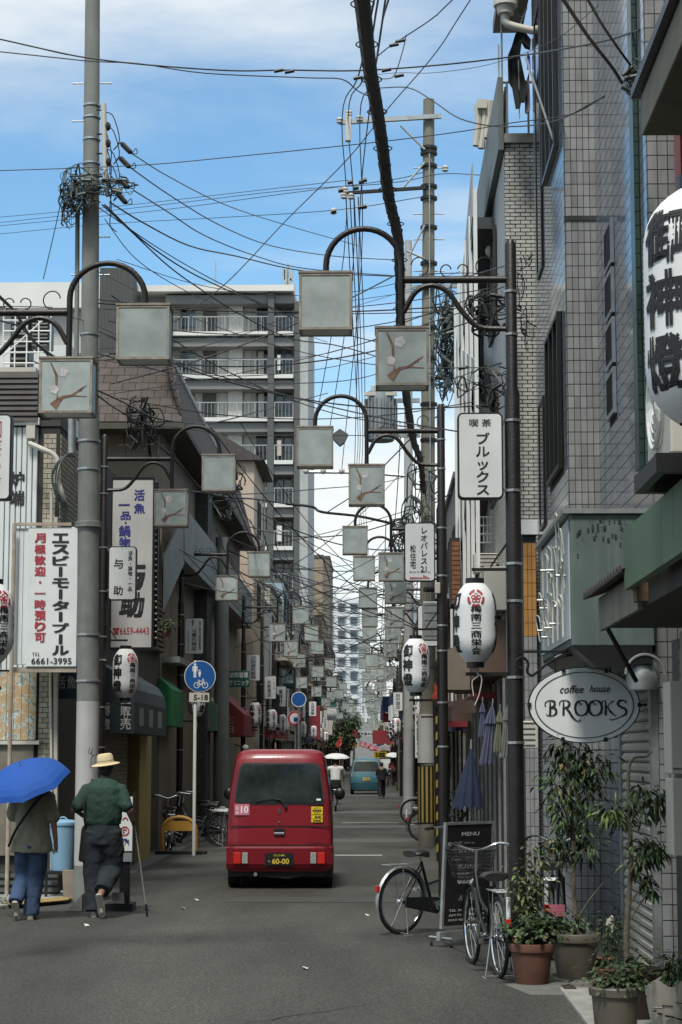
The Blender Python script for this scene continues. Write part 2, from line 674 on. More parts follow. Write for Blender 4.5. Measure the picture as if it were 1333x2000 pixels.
# ================================================================ GROUND
def asphalt():
 m = bpy.data.materials.new('asphalt')
 m.use_nodes = True
 t = m.node_tree
 b = t.nodes['Principled BSDF']
 b.inputs['Roughness'].default_value = 0.82
 b.inputs['Specular IOR Level'].default_value = 0.35
 nn, ll = t.nodes.new, t.links.new
 geo = nn('ShaderNodeNewGeometry')
 fine = nn('ShaderNodeTexNoise'); fine.inputs['Scale'].default_value = 90; fine.inputs['Detail'].default_value = 3
 big = nn('ShaderNodeTexNoise'); big.inputs['Scale'].default_value = 0.8; big.inputs['Detail'].default_value = 6
 mid = nn('ShaderNodeTexNoise'); mid.inputs['Scale'].default_value = 38; mid.inputs['Detail'].default_value = 5
 mp_ = nn('ShaderNodeMapping'); mp_.inputs['Scale'].default_value = (1, 0.22, 1)
 ll(geo.outputs['Position'], fine.inputs['Vector'])
 ll(geo.outputs['Position'], mp_.inputs[0])
 ll(mp_.outputs[0], big.inputs['Vector'])
 ll(geo.outputs['Position'], mid.inputs['Vector'])
 r1 = nn('ShaderNodeValToRGB')
 r1.color_ramp.elements[0].position = 0.33; r1.color_ramp.elements[0].color = (0.017, 0.0175, 0.015, 1)
 r1.color_ramp.elements[1].position = 0.72; r1.color_ramp.elements[1].color = (0.102, 0.102, 0.09, 1)
 ll(fine.outputs['Fac'], r1.inputs[0])
 r2 = nn('ShaderNodeMapRange'); r2.inputs['From Min'].default_value = 0.35; r2.inputs['From Max'].default_value = 0.68
 r2.inputs['To Min'].default_value = 0.66; r2.inputs['To Max'].default_value = 1.30
 ll(big.outputs['Fac'], r2.inputs['Value'])
 r3 = nn('ShaderNodeMapRange'); r3.inputs['From Min'].default_value = 0.3; r3.inputs['From Max'].default_value = 0.7
 r3.inputs['To Min'].default_value = 0.58; r3.inputs['To Max'].default_value = 1.5
 ll(mid.outputs['Fac'], r3.inputs['Value'])
 s1 = nn('ShaderNodeVectorMath'); s1.operation = 'SCALE'
 s2 = nn('ShaderNodeVectorMath'); s2.operation = 'SCALE'
 ll(r1.outputs[0], s1.inputs[0]); ll(r2.outputs[0], s1.inputs['Scale'])
 ll(s1.outputs[0], s2.inputs[0]); ll(r3.outputs[0], s2.inputs['Scale'])
 ll(s2.outputs[0], b.inputs['Base Color'])
 bp = nn('ShaderNodeBump'); bp.inputs['Strength'].default_value = 0.5; bp.inputs['Distance'].default_value = 0.01
 ll(fine.outputs['Fac'], bp.inputs['Height']); ll(bp.outputs[0], b.inputs['Normal'])
 return m


M_ASPH = asphalt()
M_ASPH2 = mat('repaired_asphalt', (0.048, 0.049, 0.044), 0.85, 0, 0.45, 60, 0.4, 90, .4, 1.2, (.03, .03, .028))
M_ASPHL = mat('worn_light_asphalt', (0.085, 0.086, 0.08), 0.85, 0, 0.3, 25, 0.3, 90)
M_KERB = mat('kerb_concrete', (0.27, 0.27, 0.245), 0.85, 0, 0.2, 5, 0.2, 60, 0.4, 2, (0.12, 0.12, 0.1))
M_GUT = mat('gutter_concrete', (0.13, 0.13, 0.118), 0.9, 0, 0.25, 4, 0.2, 60, 0.4, 2, (0.06, 0.06, 0.05))
M_LINE = mat('worn_white_paint', (0.36, 0.36, 0.34), 0.7, 0, 0.3, 18, 0, 0, 0.5, 8, (0.1, 0.1, 0.1))

gr = MB()
gr.quad((-900, -60, 0), (900, -60, 0), (900, 1600, 0), (-900, 1600, 0))
g = gr.build('ground', mat('ground_earth', (0.09, 0.088, 0.08), 0.9, 0, 0.3, 0.3), None); g['kind'] = 'structure'
rd = MB()
rd.quad((-7.0, -40, 0.004), (1.42, -40, 0.004), (1.5, 24.0, 0.004), (-7.0, 24.0, 0.004))
rd.quad((-4.3, 24.0, 0.004), (1.5, 24.0, 0.004), (1.6, 330, 0.004), (-4.3, 330, 0.004))
r_ = rd.build('road', M_ASPH); r_['kind'] = 'structure'
pt = MB()
random.seed(4)
for (x0, x1, y0, y1) in ((-1.9, 1.1, 24.2, 25.1), (-0.6, 1.3, 44.5, 47), (-3.2, -0.2, 57, 58.5), (-0.9, 1.4, 74, 82), (-3.9, -1.9, 96, 108)):
 pt.quad((x0, y0, .008), (x1, y0, .008), (x1, y1, .008), (x0, y1, .008))
o = pt.build('road_patch', M_ASPH2); o['kind'] = 'structure'
pt = MB()
for (x0, x1, y0, y1) in ((-2.2, 1.45, 40.5, 42.4), (-3.9, 1.4, 48.5, 50.4), (-3.9, 1.4, 60.5, 63.5), (-3.9, 1.4, 86, 92)):
 pt.quad((x0, y0, .008), (x1, y0, .008), (x1, y1, .008), (x0, y1, .008))
o = pt.build('road_worn_strip', M_ASPHL); o['kind'] = 'structure'
ln = MB()
ln.quad((-0.75, 35.2, .012), (0.1, 35.2, .012), (0.1, 35.55, .012), (-0.75, 35.55, .012))
ln.quad((-0.9, 52.0, .012), (0.6, 52.0, .012), (0.6, 52.3, .012), (-0.9, 52.3, .012))
o = ln.build('road_marking', M_LINE); o['kind'] = 'structure'
gt = MB()
gt.quad((-4.15, 30.0, .008), (-3.72, 30.0, .008), (-3.72, 300, .008), (-4.15, 300, .008))
gt.quad((1.18, 17.6, .008), (1.6, 17.6, .008), (1.62, 300, .008), (1.2, 300, .008))
o = gt.build('gutter_strip', M_GUT); o['kind'] = 'structure'
# the raised slab in front of the tiled building
sl = MB()
sl.extrude([(1.38, 5, 0), (2.6, 5, 0), (2.6, 15.25, 0), (1.40, 15.25, 0)], (0, 0, 0.035))
o = sl.build('pavement', M_KERB, bevel=0.008); o['kind'] = 'structure'
sl = MB(); sl.extrude([(1.15, 14.95, 0), (1.7, 14.95, 0), (1.62, 15.9, 0), (1.0, 15.6, 0)], (0, 0, 0.02))
o = sl.build('kerb', M_GUT, bevel=0.006); o['kind'] = 'structure'
sl = MB(); sl.extrude([(-9, 22.7, 0), (-4.55, 22.9, 0), (-3.35, 24.9, 0), (-3.9, 25.6, 0), (-9, 25.6, 0)], (0, 0, 0.05))
o = sl.build('pavement', M_KERB, bevel=0.01); o['kind'] = 'structure'
yk = MB(); yk.extrude([(-4.25, 23.1, 0.05), (-3.75, 23.9, 0.05), (-3.75, 24.6, 0.05), (-4.45, 23.4, 0.05)], (0, 0, 0.006))
o = yk.build('kerb_yellow_paint', mat('worn_yellow_paint', (0.30, 0.20, 0.06), 0.8, 0, 0.3, 15, 0, 0, 0.6, 9, (0.16, 0.15, 0.13))); o['kind'] = 'structure'
cr_ = MB(); rg = random.Random(6)
for (x, y, dx, dy, n) in ((-.9, 13.4, .16, .16, 6), (.9, 17.5, -.06, .3, 6), (-2.3, 20.8, .16, .12, 7)):
 for k in range(n):  # hairline cracks sealed with tar
  x2, y2 = x + dx * rg.uniform(.5, 1.3), y + dy * rg.uniform(.5, 1.3) + rg.uniform(-.06, .06)
  v = Vector((y - y2, x2 - x, 0)).normalized() * rg.uniform(.003, .008)
  cr_.quad((x + v.x, y + v.y, .008), (x - v.x, y - v.y, .008), (x2 - v.x, y2 - v.y, .008), (x2 + v.x, y2 + v.y, .008))
  x, y = x2, y2
o = cr_.build('road_crack', mat('tar_seam', (.018, .018, .017), .9)); o['kind'] = 'structure'
mh = MB().lathe([(.001, .009), (.30, .009), (.31, .005)], 28, (-1.9, 31.5, 0), cap=False); o = mh.build('manhole_cover', M_GUT); tag(o, 'round iron manhole cover in the road left of the van', 'manhole')
# litter: scraps of paper on the asphalt
for i, (px, py, lab) in enumerate(((597, 1894, 'small scrap of white paper on the bare asphalt in the foreground'),
         (718, 1790, 'crumpled white scrap on the asphalt behind the parked bicycle wheel'),
         (358, 1776, 'pale paper scrap on the road right of the walking stick'),
         (385, 1760, 'thin pale scrap on the road between walking stick and red van'),
         (170, 1810, 'pale scrap on the road just below the walking couple'))):
 p = G(px, py)
 a = random.uniform(0, 3)
 mb = MB().poly([(p.x + .05 * math.cos(a + t) * (1 if k % 2 else .6), p.y + .08 * math.sin(a + t), .012 + .01 * (k % 3)) for k, t in enumerate((0, 1.4, 2.9, 4.4))])
 tag(mb.build('paper_scrap', M_WHITE), lab, 'litter', 'paper scraps on the road')

# ================================================================ BUILDING A: tiled building on the right
M_GROUT = mat('dark_grout', (0.035, 0.036, 0.034), 0.9, 0, 0.2)
M_TILE = mat('grey_ceramic_tile', (0.245, 0.247, 0.242), 0.42, 0, 0.10, 3, 0, 0, 0.65, 1.3, (0.10, 0.10, 0.09), rnd=0.09, cell=(.063, 5, .123), streak=True, spec=0.5)
M_TILES = mat('sky_tinted_glazed_tile', (0.17, 0.195, 0.225), 0.08, 0, 0.08, 2, 0, 0, 0.2, 0.8, (0.11, 0.11, 0.11), spec=0.8, cell=(.5, .185, .123))  # side-wall copy of the tile, bluish sky sheen put into its colour
M_TILEG = mat('dark_green_tile', (0.025, 0.05, 0.04), 0.3, 0, 0.2, 3)
M_BRKT = mat('black_window_frame', (0.014, 0.015, 0.015), 0.35, 0.2, 0.1)
TH, TW = 0.123, 0.0595
XA, XB = 2.27, 1.95
A = empty('tiled_building', (XA, 15.8, 0), 0, 'tall grey tiled building with reflective side wall behind the round hanging sign', 'building')
mb = MB()
mb.box(XA, 9, 15.8, 24.6, 0, 14)
mb.box(XB, XA - .001, 19.5, 23.2, 0, 14)
mb.build('wall', M_GROUT, A)
# front-facing step, 5 columns
cells = []
for j in range(0, 112):
 for i in range(5):
  cells.append((i * TW * 1.06 + .004, (i + 1) * TW * 1.06 - .003, j * TH + .004, (j + 1) * TH - .004))
vis = [c for c in cells if 0.3 < c[2] < 7.9]
rest = [c for c in cells if not (0.3 < c[2] < 7.9)]
vis, rest2 = vis[-300:], vis[:-300]
piece_tiles(A, 'tile', M_TILE, (XB + .003, 19.5, 0), (1, 0, 0), (0, 0, 1), (0, -1, 0), vis, 0.008)
mb = MB()
for c in rest + rest2:
 mb.obox((XB + .003 + c[0], 19.5, c[2]), (c[1] - c[0], 0, 0), (0, 0, c[3] - c[2]), (0, -.008, 0))
# near face of the building
for j in range(112):
 for i in range(22):
  mb.obox((XA + i * 0.085 + .004, 15.8, j * TH + .004), (0.077, 0, 0), (0, 0, TH - .008), (0, -.008, 0))
mb.build('tile_courses', M_TILE, A, kind='stuff')
WIN_A = [  # y0,y1,z0,z1 on face XB
 (19.95, 21.45, 4.75, 6.4), (20.0, 21.5, 8.2, 11.6)]
WIN_A2 = [(22.0, 22.7, 7.4, 10.6), (22.1, 22.75, 4.4, 5.9)]
WIN_B = [(18.0, 18.55, 6.42, 6.86), (18.0, 18.55, 5.94, 6.38), (18.0, 18.55, 5.46, 5.90), (18.0, 18.55, 4.98, 5.42), (17.6, 18.7, 10.0, 12.5)]


def on_win(y, z, ws):
 return any(a - .02 < y < b + .02 and c - .02 < z < d + .02 for a, b, c, d in ws)


mb = MB()
tiles(mb, (XB, 23.2, 0), (0, -1, 0), (0, 0, 1), (-1, 0, 0), int(3.7 / .185), 112, .185, TH, .008, .008,
  skip=lambda u, v: on_win(23.2 - u, v, WIN_A + WIN_A2))
tiles(mb, (XA, 19.5, 0), (0, -1, 0), (0, 0, 1), (-1, 0, 0), int(3.7 / .185), 112, .185, TH, .008, .008,
  skip=lambda u, v: on_win(19.5 - u, v, WIN_B + [(15.3, 17.9, 0, 2.62), (16.15, 16.5, 4.2, 9.0)]))
mb.build('tile_courses', M_TILES, A, kind='stuff')


def side_window(parent, X, w, side=1, mfr=M_BRKT, mgl=M_GLASS, proud=.05, div=1, rail=False):
 """window in a street-facing wall at X; side=+1 the wall is on the right of the street"""
 y0, y1, z0, z1 = w
 s = -side
 f = MB()
 t = .05
 a, b = sorted((X + s * .012, X + s * proud))
 f.box(a, b, y0, y1, z0, z0 + t).box(a, b, y0, y1, z1 - t, z1)
 f.box(a, b, y0, y0 + t, z0 + t, z1 - t).box(a, b, y1 - t, y1, z0 + t, z1 - t)
 for k in range(1, div + 1):
  yy = y0 + (y1 - y0) * k / (div + 1)
  f.box(a, b - .004, yy - .02, yy + .02, z0 + t, z1 - t)
 fr = f.build('window', mfr, parent)
 g_ = MB()
 a, b = sorted((X + s * .010, X + s * .02))
 g_.box(a, b, y0 + t, y1 - t, z0 + t, z1 - t)
 g_.build('pane', mgl, fr)
 return fr


for w in WIN_A:
 side_window(A, XB, w, 1, div=2, proud=.06)
for w in WIN_A2:
 side_window(A, XB, w, 1, div=0, proud=.03)
for w in WIN_B[:4]:
 f = side_window(A, XA, w, 1, mfr=M_TILES, mgl=M_GLASS, proud=.045, div=0)
 mb = MB()
 for k in range(5):
  mb.box(XA - .05, XA - .03, w[0] + .07 + k * .1, w[0] + .085 + k * .1, w[2] + .05, w[3] - .05)
 mb.each('window_bar', M_BRKT, f)
side_window(A, XA, WIN_B[4], 1, div=1)
# tilted casement of the upper window
cs = MB(); cs.obox((XB - .06, 20.1, 8.3), (-.28, 0, .9), (0, .03, 0), (0, .0, .06)); cs.obox((XB - .06, 20.1, 10.0), (-.2, 0, .7), (0, .03, 0), (0, 0, .06))
cs.each('casement_stay', M_STEEL, A)
cs = MB(); cs.box(XA - .05, XA - .006, 16.25, 16.5, 4.2, 9.0)
pl = cs.build('pilaster', M_TILEG, A)
mb = MB()
tiles(mb, (XA - .05, 16.25, 4.2), (1, 0, 0), (0, 0, 1), (0, -1, 0), 1, 39, .045, TH, .01, .006)
mb.build('tile', M_TILEG, pl, kind='stuff')
# horizontal string course joint
mb = MB(); mb.box(XB - .012, XA, 19.48, 19.5, 7.24, 7.29); mb.build('movement_joint', M_GROUT, A)
# roller shutter in the near wall
SH = MB(); SH.box(XA - .02, XA + .0, 15.92, 17.85, 0, 2.6); sh = SH.build('shutter', mat('shutter_backing', (0.06, 0.06, 0.055), 0.7), A)
M_SHUT = mat('painted_shutter_slat', (0.40, 0.39, 0.34), 0.5, 0, 0.08, 3, 0, 0, 0.4, 1.5, (0.2, 0.19, 0.16), streak=True)
sm = None
for k in range(30):
 mb = MB()
 z = .03 + k * .0855
 mb.extrude([(XA - .022, 15.94, z), (XA - .045, 15.94, z + .015), (XA - .045, 15.94, z + .05), (XA - .022, 15.94, z + .075)], (0, 1.89, 0))
 mb.build('slat', M_SHUT, sh)
mb = MB(); mb.box(XA - .06, XA + .01, 15.80, 15.93, .0, 2.62).box(XA - .06, XA + .01, 17.84, 17.95, 0, 2.62); mb.each('shutter_rail', M_STEEL, A)
mb = MB(); mb.box(XA - .3, XA - .006, 15.86, 18.0, 2.62, 2.66); mb.build('shutter_hood', M_BRKT, A)
# ground-floor grid of larger tiles on the step (lower part), dark plinth pillar
# gutter head, elbow and roof slab high up
mb = MB(); mb.box(1.55, 1.93, 22.9, 24.6, 11.2, 11.35); mb.build('roof_slab', mat('balcony_underside', (0.16, 0.15, 0.13), 0.8), A)
gx, gz = XZ(988, 20, 23.0)
mb = MB(); mb.lathe([(.13, .35), (.15, .1), (.15, .05), (.11, .04), (.10, -.05)], 12, (gx, 23.0, gz))
mb.build('rain_head', M_CREAM, A, smooth=True)
mb = MB(); mb.tube(catmull([(gx, 23, gz), (gx, 23, gz - .14), (gx + .08, 23, gz - .2), (XB + .02, 23.0, gz - .27)], 5), .05, 10)
mb.build('downpipe', M_CREAM, A, smooth=True)

# box sign hung on the building, with the remains of neon tubes
BS = empty('box_sign', (1.56, 15.55, 2.65), 0, 'big blank grey-green metal box sign with broken neon tubes, jutting from the tiled wall', 'sign')
M_BOXS = mat('weathered_grey_green_sheet', (0.10, 0.135, 0.125), 0.5, 0.1, 0.12, 3, 0, 0, 0.55, 2.2, (0.22, 0.26, 0.24), streak=True)
M_BOXW = mat('weathered_pale_sheet', (0.42, 0.47, 0.48), 0.5, 0, 0.1, 3, 0, 0, 0.3, 2, (0.2, 0.2, 0.18), streak=True)
y0_, y1_ = 15.55, 18.3
mb = MB(); mb.box(1.56, 2.22, y0_, y1_, 2.66, 3.72); mb.build('sign_case', M_BOXS, BS, bevel=.01)
mb = MB(); mb.box(1.548, 1.558, y0_ + .05, y1_ - .05, 2.72, 3.68); mb.build('sign_face', M_BOXW, BS)
mb = MB(); mb.box(1.50, 2.24, y0_ - .03, y1_ + .02, 3.722, 3.76); mb.build('top_flashing', M_STEEL, BS)
mb = MB(); mb.extrude([(1.56, y0_, 2.658), (2.2, y0_, 2.658), (2.2, y0_, 2.52), (1.75, y0_ + .0, 2.5)], (0, 2.7, 0)); mb.build('sign_base', M_BLACK, BS)
random.seed(9)
mb = MB()
for k in range(26):
 y = y0_ + .15 + random.random() * 2.3
 z = 2.8 + random.random() * .8
 w = random.uniform(.05, .2)
 pts = [(1.53, y, z), (1.51, y, z + w), (1.50, y + random.uniform(-.2, .3), z + w + .02), (1.53, y + .2, z + random.uniform(-.1, .1))]
 mb.tube(catmull(pts, 4), .006, 5)
for k in range(5):
 y = y0_ + .3 + k * .45
 mb.tube([(1.52, y, 2.75), (1.52, y + .02, 3.6)], .007, 5)
mb.each('neon_tube', mat('dead_neon_glass', (0.55, 0.55, 0.48), 0.25), BS, smooth=True)
mb = MB()
for k in range(9):
 y = y0_ + .12 + random.random() * 2.4
 z = 2.78 + random.random() * .85
 mb.tube([(1.55, y, z), (1.47, y, z)], .012, 6)
mb.each('tube_support', M_STEEL, BS)
mb = MB()
for k in range(46):  # holes left by screws along the top of the case
 x, z = random.uniform(1.6, 2.2), 3.68 - abs(random.gauss(0, .14))
 r = random.uniform(.004, .014)
 mb.poly([(x + r * math.cos(a), y0_ - .012, z + r * 1.2 * math.sin(a)) for a in (0, 1.2, 2.4, 3.7, 5)])
mb.each('rust_spot', mat('flaked_paint', (0.03, 0.03, 0.028), 0.9), BS)
mb = MB(); mb.tube([P(1186, 1225, 14.9), P(1243, 1330, 15.3)], .02, 6)
mb.build('strut', M_BLACK, BS)

# ================================================================ BUILDING B: nearest building at the right edge (mostly out of frame)
B = empty('near_building', (2.45, 4, 0), 0, 'nearest building at right edge with concrete eaves and corrugated canopy over the awning', 'building')
M_STUCCO = mat('warm_grey_stucco', (0.20, 0.19, 0.155), 0.9, 0, 0.12, 4, 0.3, 70, 0.4, 1.2, (0.08, 0.075, 0.06), streak=True)
M_DKWALL = mat('dark_grey_panel', (0.075, 0.082, 0.08), 0.6, 0, 0.1, 2)
mb = MB(); mb.box(2.48, 8, 3, 15.2, 0, 13); mb.build('wall', M_DKWALL, B)
mb = MB(); mb.box(1.92, 2.47, 4, 13.6, 6.22, 6.52); mb.build('balcony_slab', M_STUCCO, B, bevel=.01)
mb = MB(); mb.box(1.86, 2.47, 4, 13.7, 6.53, 6.6); mb.each('roof_edge', M_BLACK, B)
mb = MB(); mb.box(2.05, 2.47, 4, 12.9, 5.35, 5.45); mb.build('eave', M_STUCCO, B)
mb = MB(); mb.obox((2.0, 4, 5.46), (.55, 0, .32), (0, 9.0, 0), (0, 0, .04)); mb.each('roof_edge', M_BLACK, B)
mb = MB(); mb.box(2.25, 2.475, 13.8, 14.4, 6.6, 9.5); mb.build('drainpipe', M_WHITE, B)
mb = MB(); mb.box(2.34, 2.40, 14.5, 14.8, 5.0, 9.6); mb.build('red_panel', mat('faded_red_panel', (0.25, 0.045, 0.02), 0.6), B)
# corrugated canopy, its fascia boards
mb = MB()
yc0, yc1 = 4.0, 14.0
cells = [(i * .42, i * .42 + .41, 0, .235) for i in range(5)]
piece_tiles(B, 'fascia_board', M_STUCCO, (1.60, 14.0, 2.68), (0, -1, 0), (0, 0, 1), (1, 0, 0), cells, .03)
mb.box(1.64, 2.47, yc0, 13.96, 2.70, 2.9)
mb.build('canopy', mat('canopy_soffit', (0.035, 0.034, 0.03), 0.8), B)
mb = MB()
for k in range(14):
 y = 14.1 - k * .16
 mb.extrude([(1.5, y, 2.925), (1.5, y - .08, 2.965), (1.5, y - .16, 2.925), (1.5, y - .15, 2.91), (1.5, y - .01, 2.91)], (.95, 0, .30))
mb.build('corrugated_sheet', mat('rusty_corrugated_sheet', (0.035, 0.03, 0.026), 0.7, 0.2, 0.3, 9), B, kind='stuff')
cells = [(i * .40, i * .40 + .392, 0, .36) for i in range(18)]
piece_tiles(B, 'awning_panel', mat('green_painted_sheet', (0.075, 0.135, 0.08), 0.5, 0, 0.12, 2, 0, 0, 0.3, 2, (0.05, 0.08, 0.05), streak=True, rnd=.08),
   (1.52, 11.9, 2.8), (0, -1, 0), (0, 0, 1), (1, 0, 0), cells, .05)
mb = MB(); mb.box(1.57, 1.70, 11.72, 11.88, 2.72, 2.83); mb.build('beam_end', mat('old_timber', (0.11, 0.07, 0.04), 0.8, 0, .3, 20), B)
mb = MB(); mb.box(2.2, 2.475, 13.95, 14.15, 0.0, 2.68); mb.build('post', M_STUCCO, B)
# tiled pilaster between the shutter and the near building
mb = MB(); mb.box(2.30, 2.50, 14.9, 15.2, 0, 2.68); pp = mb.build('pilaster', M_GROUT, B)
mb = MB(); tiles(mb, (2.30, 14.9, 0), (1, 0, 0), (0, 0, 1), (0, -1, 0), 2, 26, .099, .1, .008, .006)
mb.build('tile', mat('dark_grey_tile', (0.10, 0.115, 0.115), 0.3), pp, kind='stuff')

# meter cabinets on the near wall
MC = empty('meter_cabinet', (2.2, 12.6, 1.2), 0, 'tall beige wall cabinet with a smaller box over it at the right edge', 'cabinet')
X0, Z0 = XZ(1313, 1520, 12.6); X1, Z1 = XZ(1385, 1672, 12.6)
mb = MB(); mb.box(X0, X1, 12.6, 12.9, Z1, Z0); mb.each('cabinet_box', M_CREAM, MC, bevel=.008)
X0, Z0 = XZ(1308, 1330, 12.6); X1, Z1 = XZ(1385, 1512, 12.6)
mb = MB(); mb.box(X0, X1, 12.6, 12.9, Z1, Z0); mb.each('cabinet_box', M_CREAM, MC, bevel=.008)
mb = MB()
for k in range(4):
 mb.box(X0 + .01 + k * .014, X0 + .018 + k * .014, 12.595, 12.6, Z1 + .03, Z1 + .04)
mb.each('vent_slot', M_BLACK, MC)
# round vent hood with frame
VH = empty('vent_hood', (2.1, 16.2, 2.4), 0, 'half-round grey vent hood on the wall right above the oval sign', 'vent')
cx_, cz_ = XZ(1256, 1318, 15.7)
mb = MB(); mb.lathe([(.12, -.12), (.135, -.05), (.135, .0), (.12, .10), (.07, .17), (0.01, .19)], 18, (cx_, 15.7, cz_)); mb.build('hood_dome', M_STEEL, VH, smooth=True)
mb = MB(); mb.tube(arc3((cx_, 15.55, cz_), .155, 0, PI, 12, (1, 0, 0), (0, 0, 1)) , .012, 6); mb.build('hood_frame', M_STEEL, VH)

# ================================================================ BUILDING C: white brick building beyond
M_BRW = mat('white_glazed_brick', (0.42, 0.42, 0.385), 0.5, 0, 0.15, 8, 0, 0, 0.3, 2, (0.2, 0.2, 0.17), rnd=.08, cell=(.13, .14, .05))
M_WALLG = mat('pale_grey_render', (0.33, 0.36, 0.37), 0.75, 0, 0.1, 2, 0.1, 50, 0.35, 1.0, (0.2, 0.21, 0.2), streak=True)
XC = 1.64
C = empty('white_brick_building', (XC, 24.0, 0), 0, 'narrow white brick building beyond the tiled one, grey louvred parapet on top', 'building')
mb = MB(); mb.box(XC, 8, 24.0, 33.0, 0, 9.55); mb.build('wall', M_WALLG, C)
mb = MB(); rng = random.Random(3)
mb.box(XC, 2.3, 23.985, 24.0, 0, 9.5)
mb.build('mortar', M_GROUT, C)
mb = MB()
tiles(mb, (XC, 23.985, 0), (1, 0, 0), (0, 0, 1), (0, -1, 0), 5, 190, .13, .05, .012, .012, stagger=.5, jit=.003, rng=rng)
mb.build('brick_courses', M_BRW, C, kind='stuff')
M_PARA = mat('grey_green_parapet', (0.13, 0.15, 0.14), 0.55, 0.1, 0.1, 2, 0, 0, .3, 2, (0.07, 0.08, 0.07), streak=True)
mb = MB(); mb.box(1.56, 1.63, 23.9, 33.0, 9.4, 10.35); mb.build('parapet', M_PARA, C)
for (y0, y1) in ((24.0, 33.0),):
 mb = MB()
 n = 60
 for k in range(n):
  y = y0 + (y1 - y0) * k / n
  mb.obox((1.66, y, 9.4), (0, .04, 0), (.02, 0, 0), (0, .12, .9))
 mb.build('louvre', M_PARA, C, kind='stuff')
mb = MB(); mb.box(1.62, 2.2, 23.92, 24.0, 9.5, 9.62); mb.build('coping', M_KERB, C)
mb = MB()
for x in (1.68, 1.95):
 mb.tube([(x, 23.95, 9.6), (x, 23.95, 10.3)], .014, 6)
mb.tube([(1.6, 23.95, 10.3), (2.0, 23.95, 10.3)], .018, 6)
mb.tube([(1.62, 23.95, 10.2), (1.62, 23.95, 12.0)], .012, 6)
mb.tube([(1.58, 23.95, 9.6), (1.58, 23.95, 10.8)], .010, 6)
mb.tube([(1.80, 23.9, 11.4), (1.86, 23.9, 11.15)], .010, 6)
mb.build('railing', M_STEEL, C)
mb = MB()
for (a, b) in ((960, 455), (950, 490)):
 x, z = XZ(a, b, 26.5)
 mb.ell((XC - .03, 26.5 + (490 - b) * .03, z), .08, .09, .09, 10, 7)
mb.each('vent_cap', M_CREAM, C, smooth=True)
for k in range(6):
 side_window(C, XC, (25.6 + (k % 2) * 3.4, 27.0 + (k % 2) * 3.4, 2.9 + (k // 2) * 2.3, 4.3 + (k // 2) * 2.3), 1, M_ALU, M_WGLASS, .05)
M_SHOPD = mat('dark_shopfront', (0.045, 0.036, 0.03), .6, 0, .2, 3)
MB().box(XC - .03, XC - .002, 24.3, 32.8, 0, 2.75).build('shopfront', M_SHOPD, C)
mb = MB()
for k in range(8):
 mb.box(XC - .06, XC - .031, 24.4 + k * 1.05, 24.5 + k * 1.05, 0, 2.75)
mb.each('mullion', M_STEEL, C)
MB().box(XC - .34, XC - .004, 24.6, 32.5, 2.8, 3.5).build('signboard', mat('brown_signboard', (0.12, 0.075, 0.05), .7, 0, .15, 3), C)
mb = MB(); tiles(mb, (XC, 24.05, 3.6), (0, 1, 0), (0, 0, 1), (-1, 0, 0), 60, 30, .14, .065, .012, .012, stagger=.5); mb.build('brick_courses', M_BRW, C, kind='stuff')
for k in range(3):  # outside stair seen edge-on
 z, y = 4.6 + k * 1.5, 25.5 if k % 2 else 31.5
 d = 5.5 if k % 2 else -5.5
 MB().obox((XC - .30, y, z), (.28, 0, 0), (0, d, 1.35), (0, 0, .16)).build('stair_flight', mat('dark_stair_steel', (0.05, 0.055, 0.055), .5, .3), C)
 MB().obox((XC - .31, y, z + .17), (.02, 0, 0), (0, d, 1.35), (0, 0, .75)).build('stair_side_panel', mat('pale_stair_panel', (0.33, 0.35, 0.34), .6, 0, .1, 3), C)
mb = MB()
for k in range(6):
 mb.box(XC - .33, XC - .28, 25.3 + k * 1.3, 25.36 + k * 1.3, 4.2, 9.3)
mb.each('stair_post', M_WHITE, C)
for k in range(3):
 MB().box(XC - .28, XC - .005, 24.4 + k * .9, 25.1 + k * .9, 3.6, 4.15).build('outdoor_unit', M_CREAM, C, bevel=.01)
# small tiled wing with orange tiles between C and A at street level
W = empty('tiled_wing', (2.0, 23.4, 0), 0, 'narrow tiled wall strip with an orange upper panel beside the white brick wall', 'wall')
xw0 = 1.69
mb = MB(); mb.box(1.76, 1.92, 23.25, 23.95, 0, 4.4); mb.build('wall', M_GROUT, W)
M_TORG = mat('orange_tile', (0.38, 0.19, 0.055), 0.45, 0, 0.1, 5, rnd=.1)
cells = [(i * .052 + .003, (i + 1) * .052 - .003, j * .16 + .003, (j + 1) * .16 - .003) for j in range(20, 27) for i in range(3)]
piece_tiles(W, 'tile', M_TORG, (1.762, 23.25, 0), (1, 0, 0), (0, 0, 1), (0, -1, 0), cells, .008)
cells = [(i * .052 + .003, (i + 1) * .052 - .003, j * .16 + .003, (j + 1) * .16 - .003) for j in range(0, 20) for i in range(3)]
piece_tiles(W, 'tile', M_TILE, (1.762, 23.25, 0), (1, 0, 0), (0, 0, 1), (0, -1, 0), cells, .008)
mb = MB(); mb.box(1.74, 1.94, 23.2, 23.95, 4.42, 4.6); mb.build('coping', M_WHITE, W)
mb = MB(); mb.tube([(1.70, 23.6, 0), (1.70, 23.6, 7.5)], .035, 8); mb.build('downpipe', M_CREAM, W)

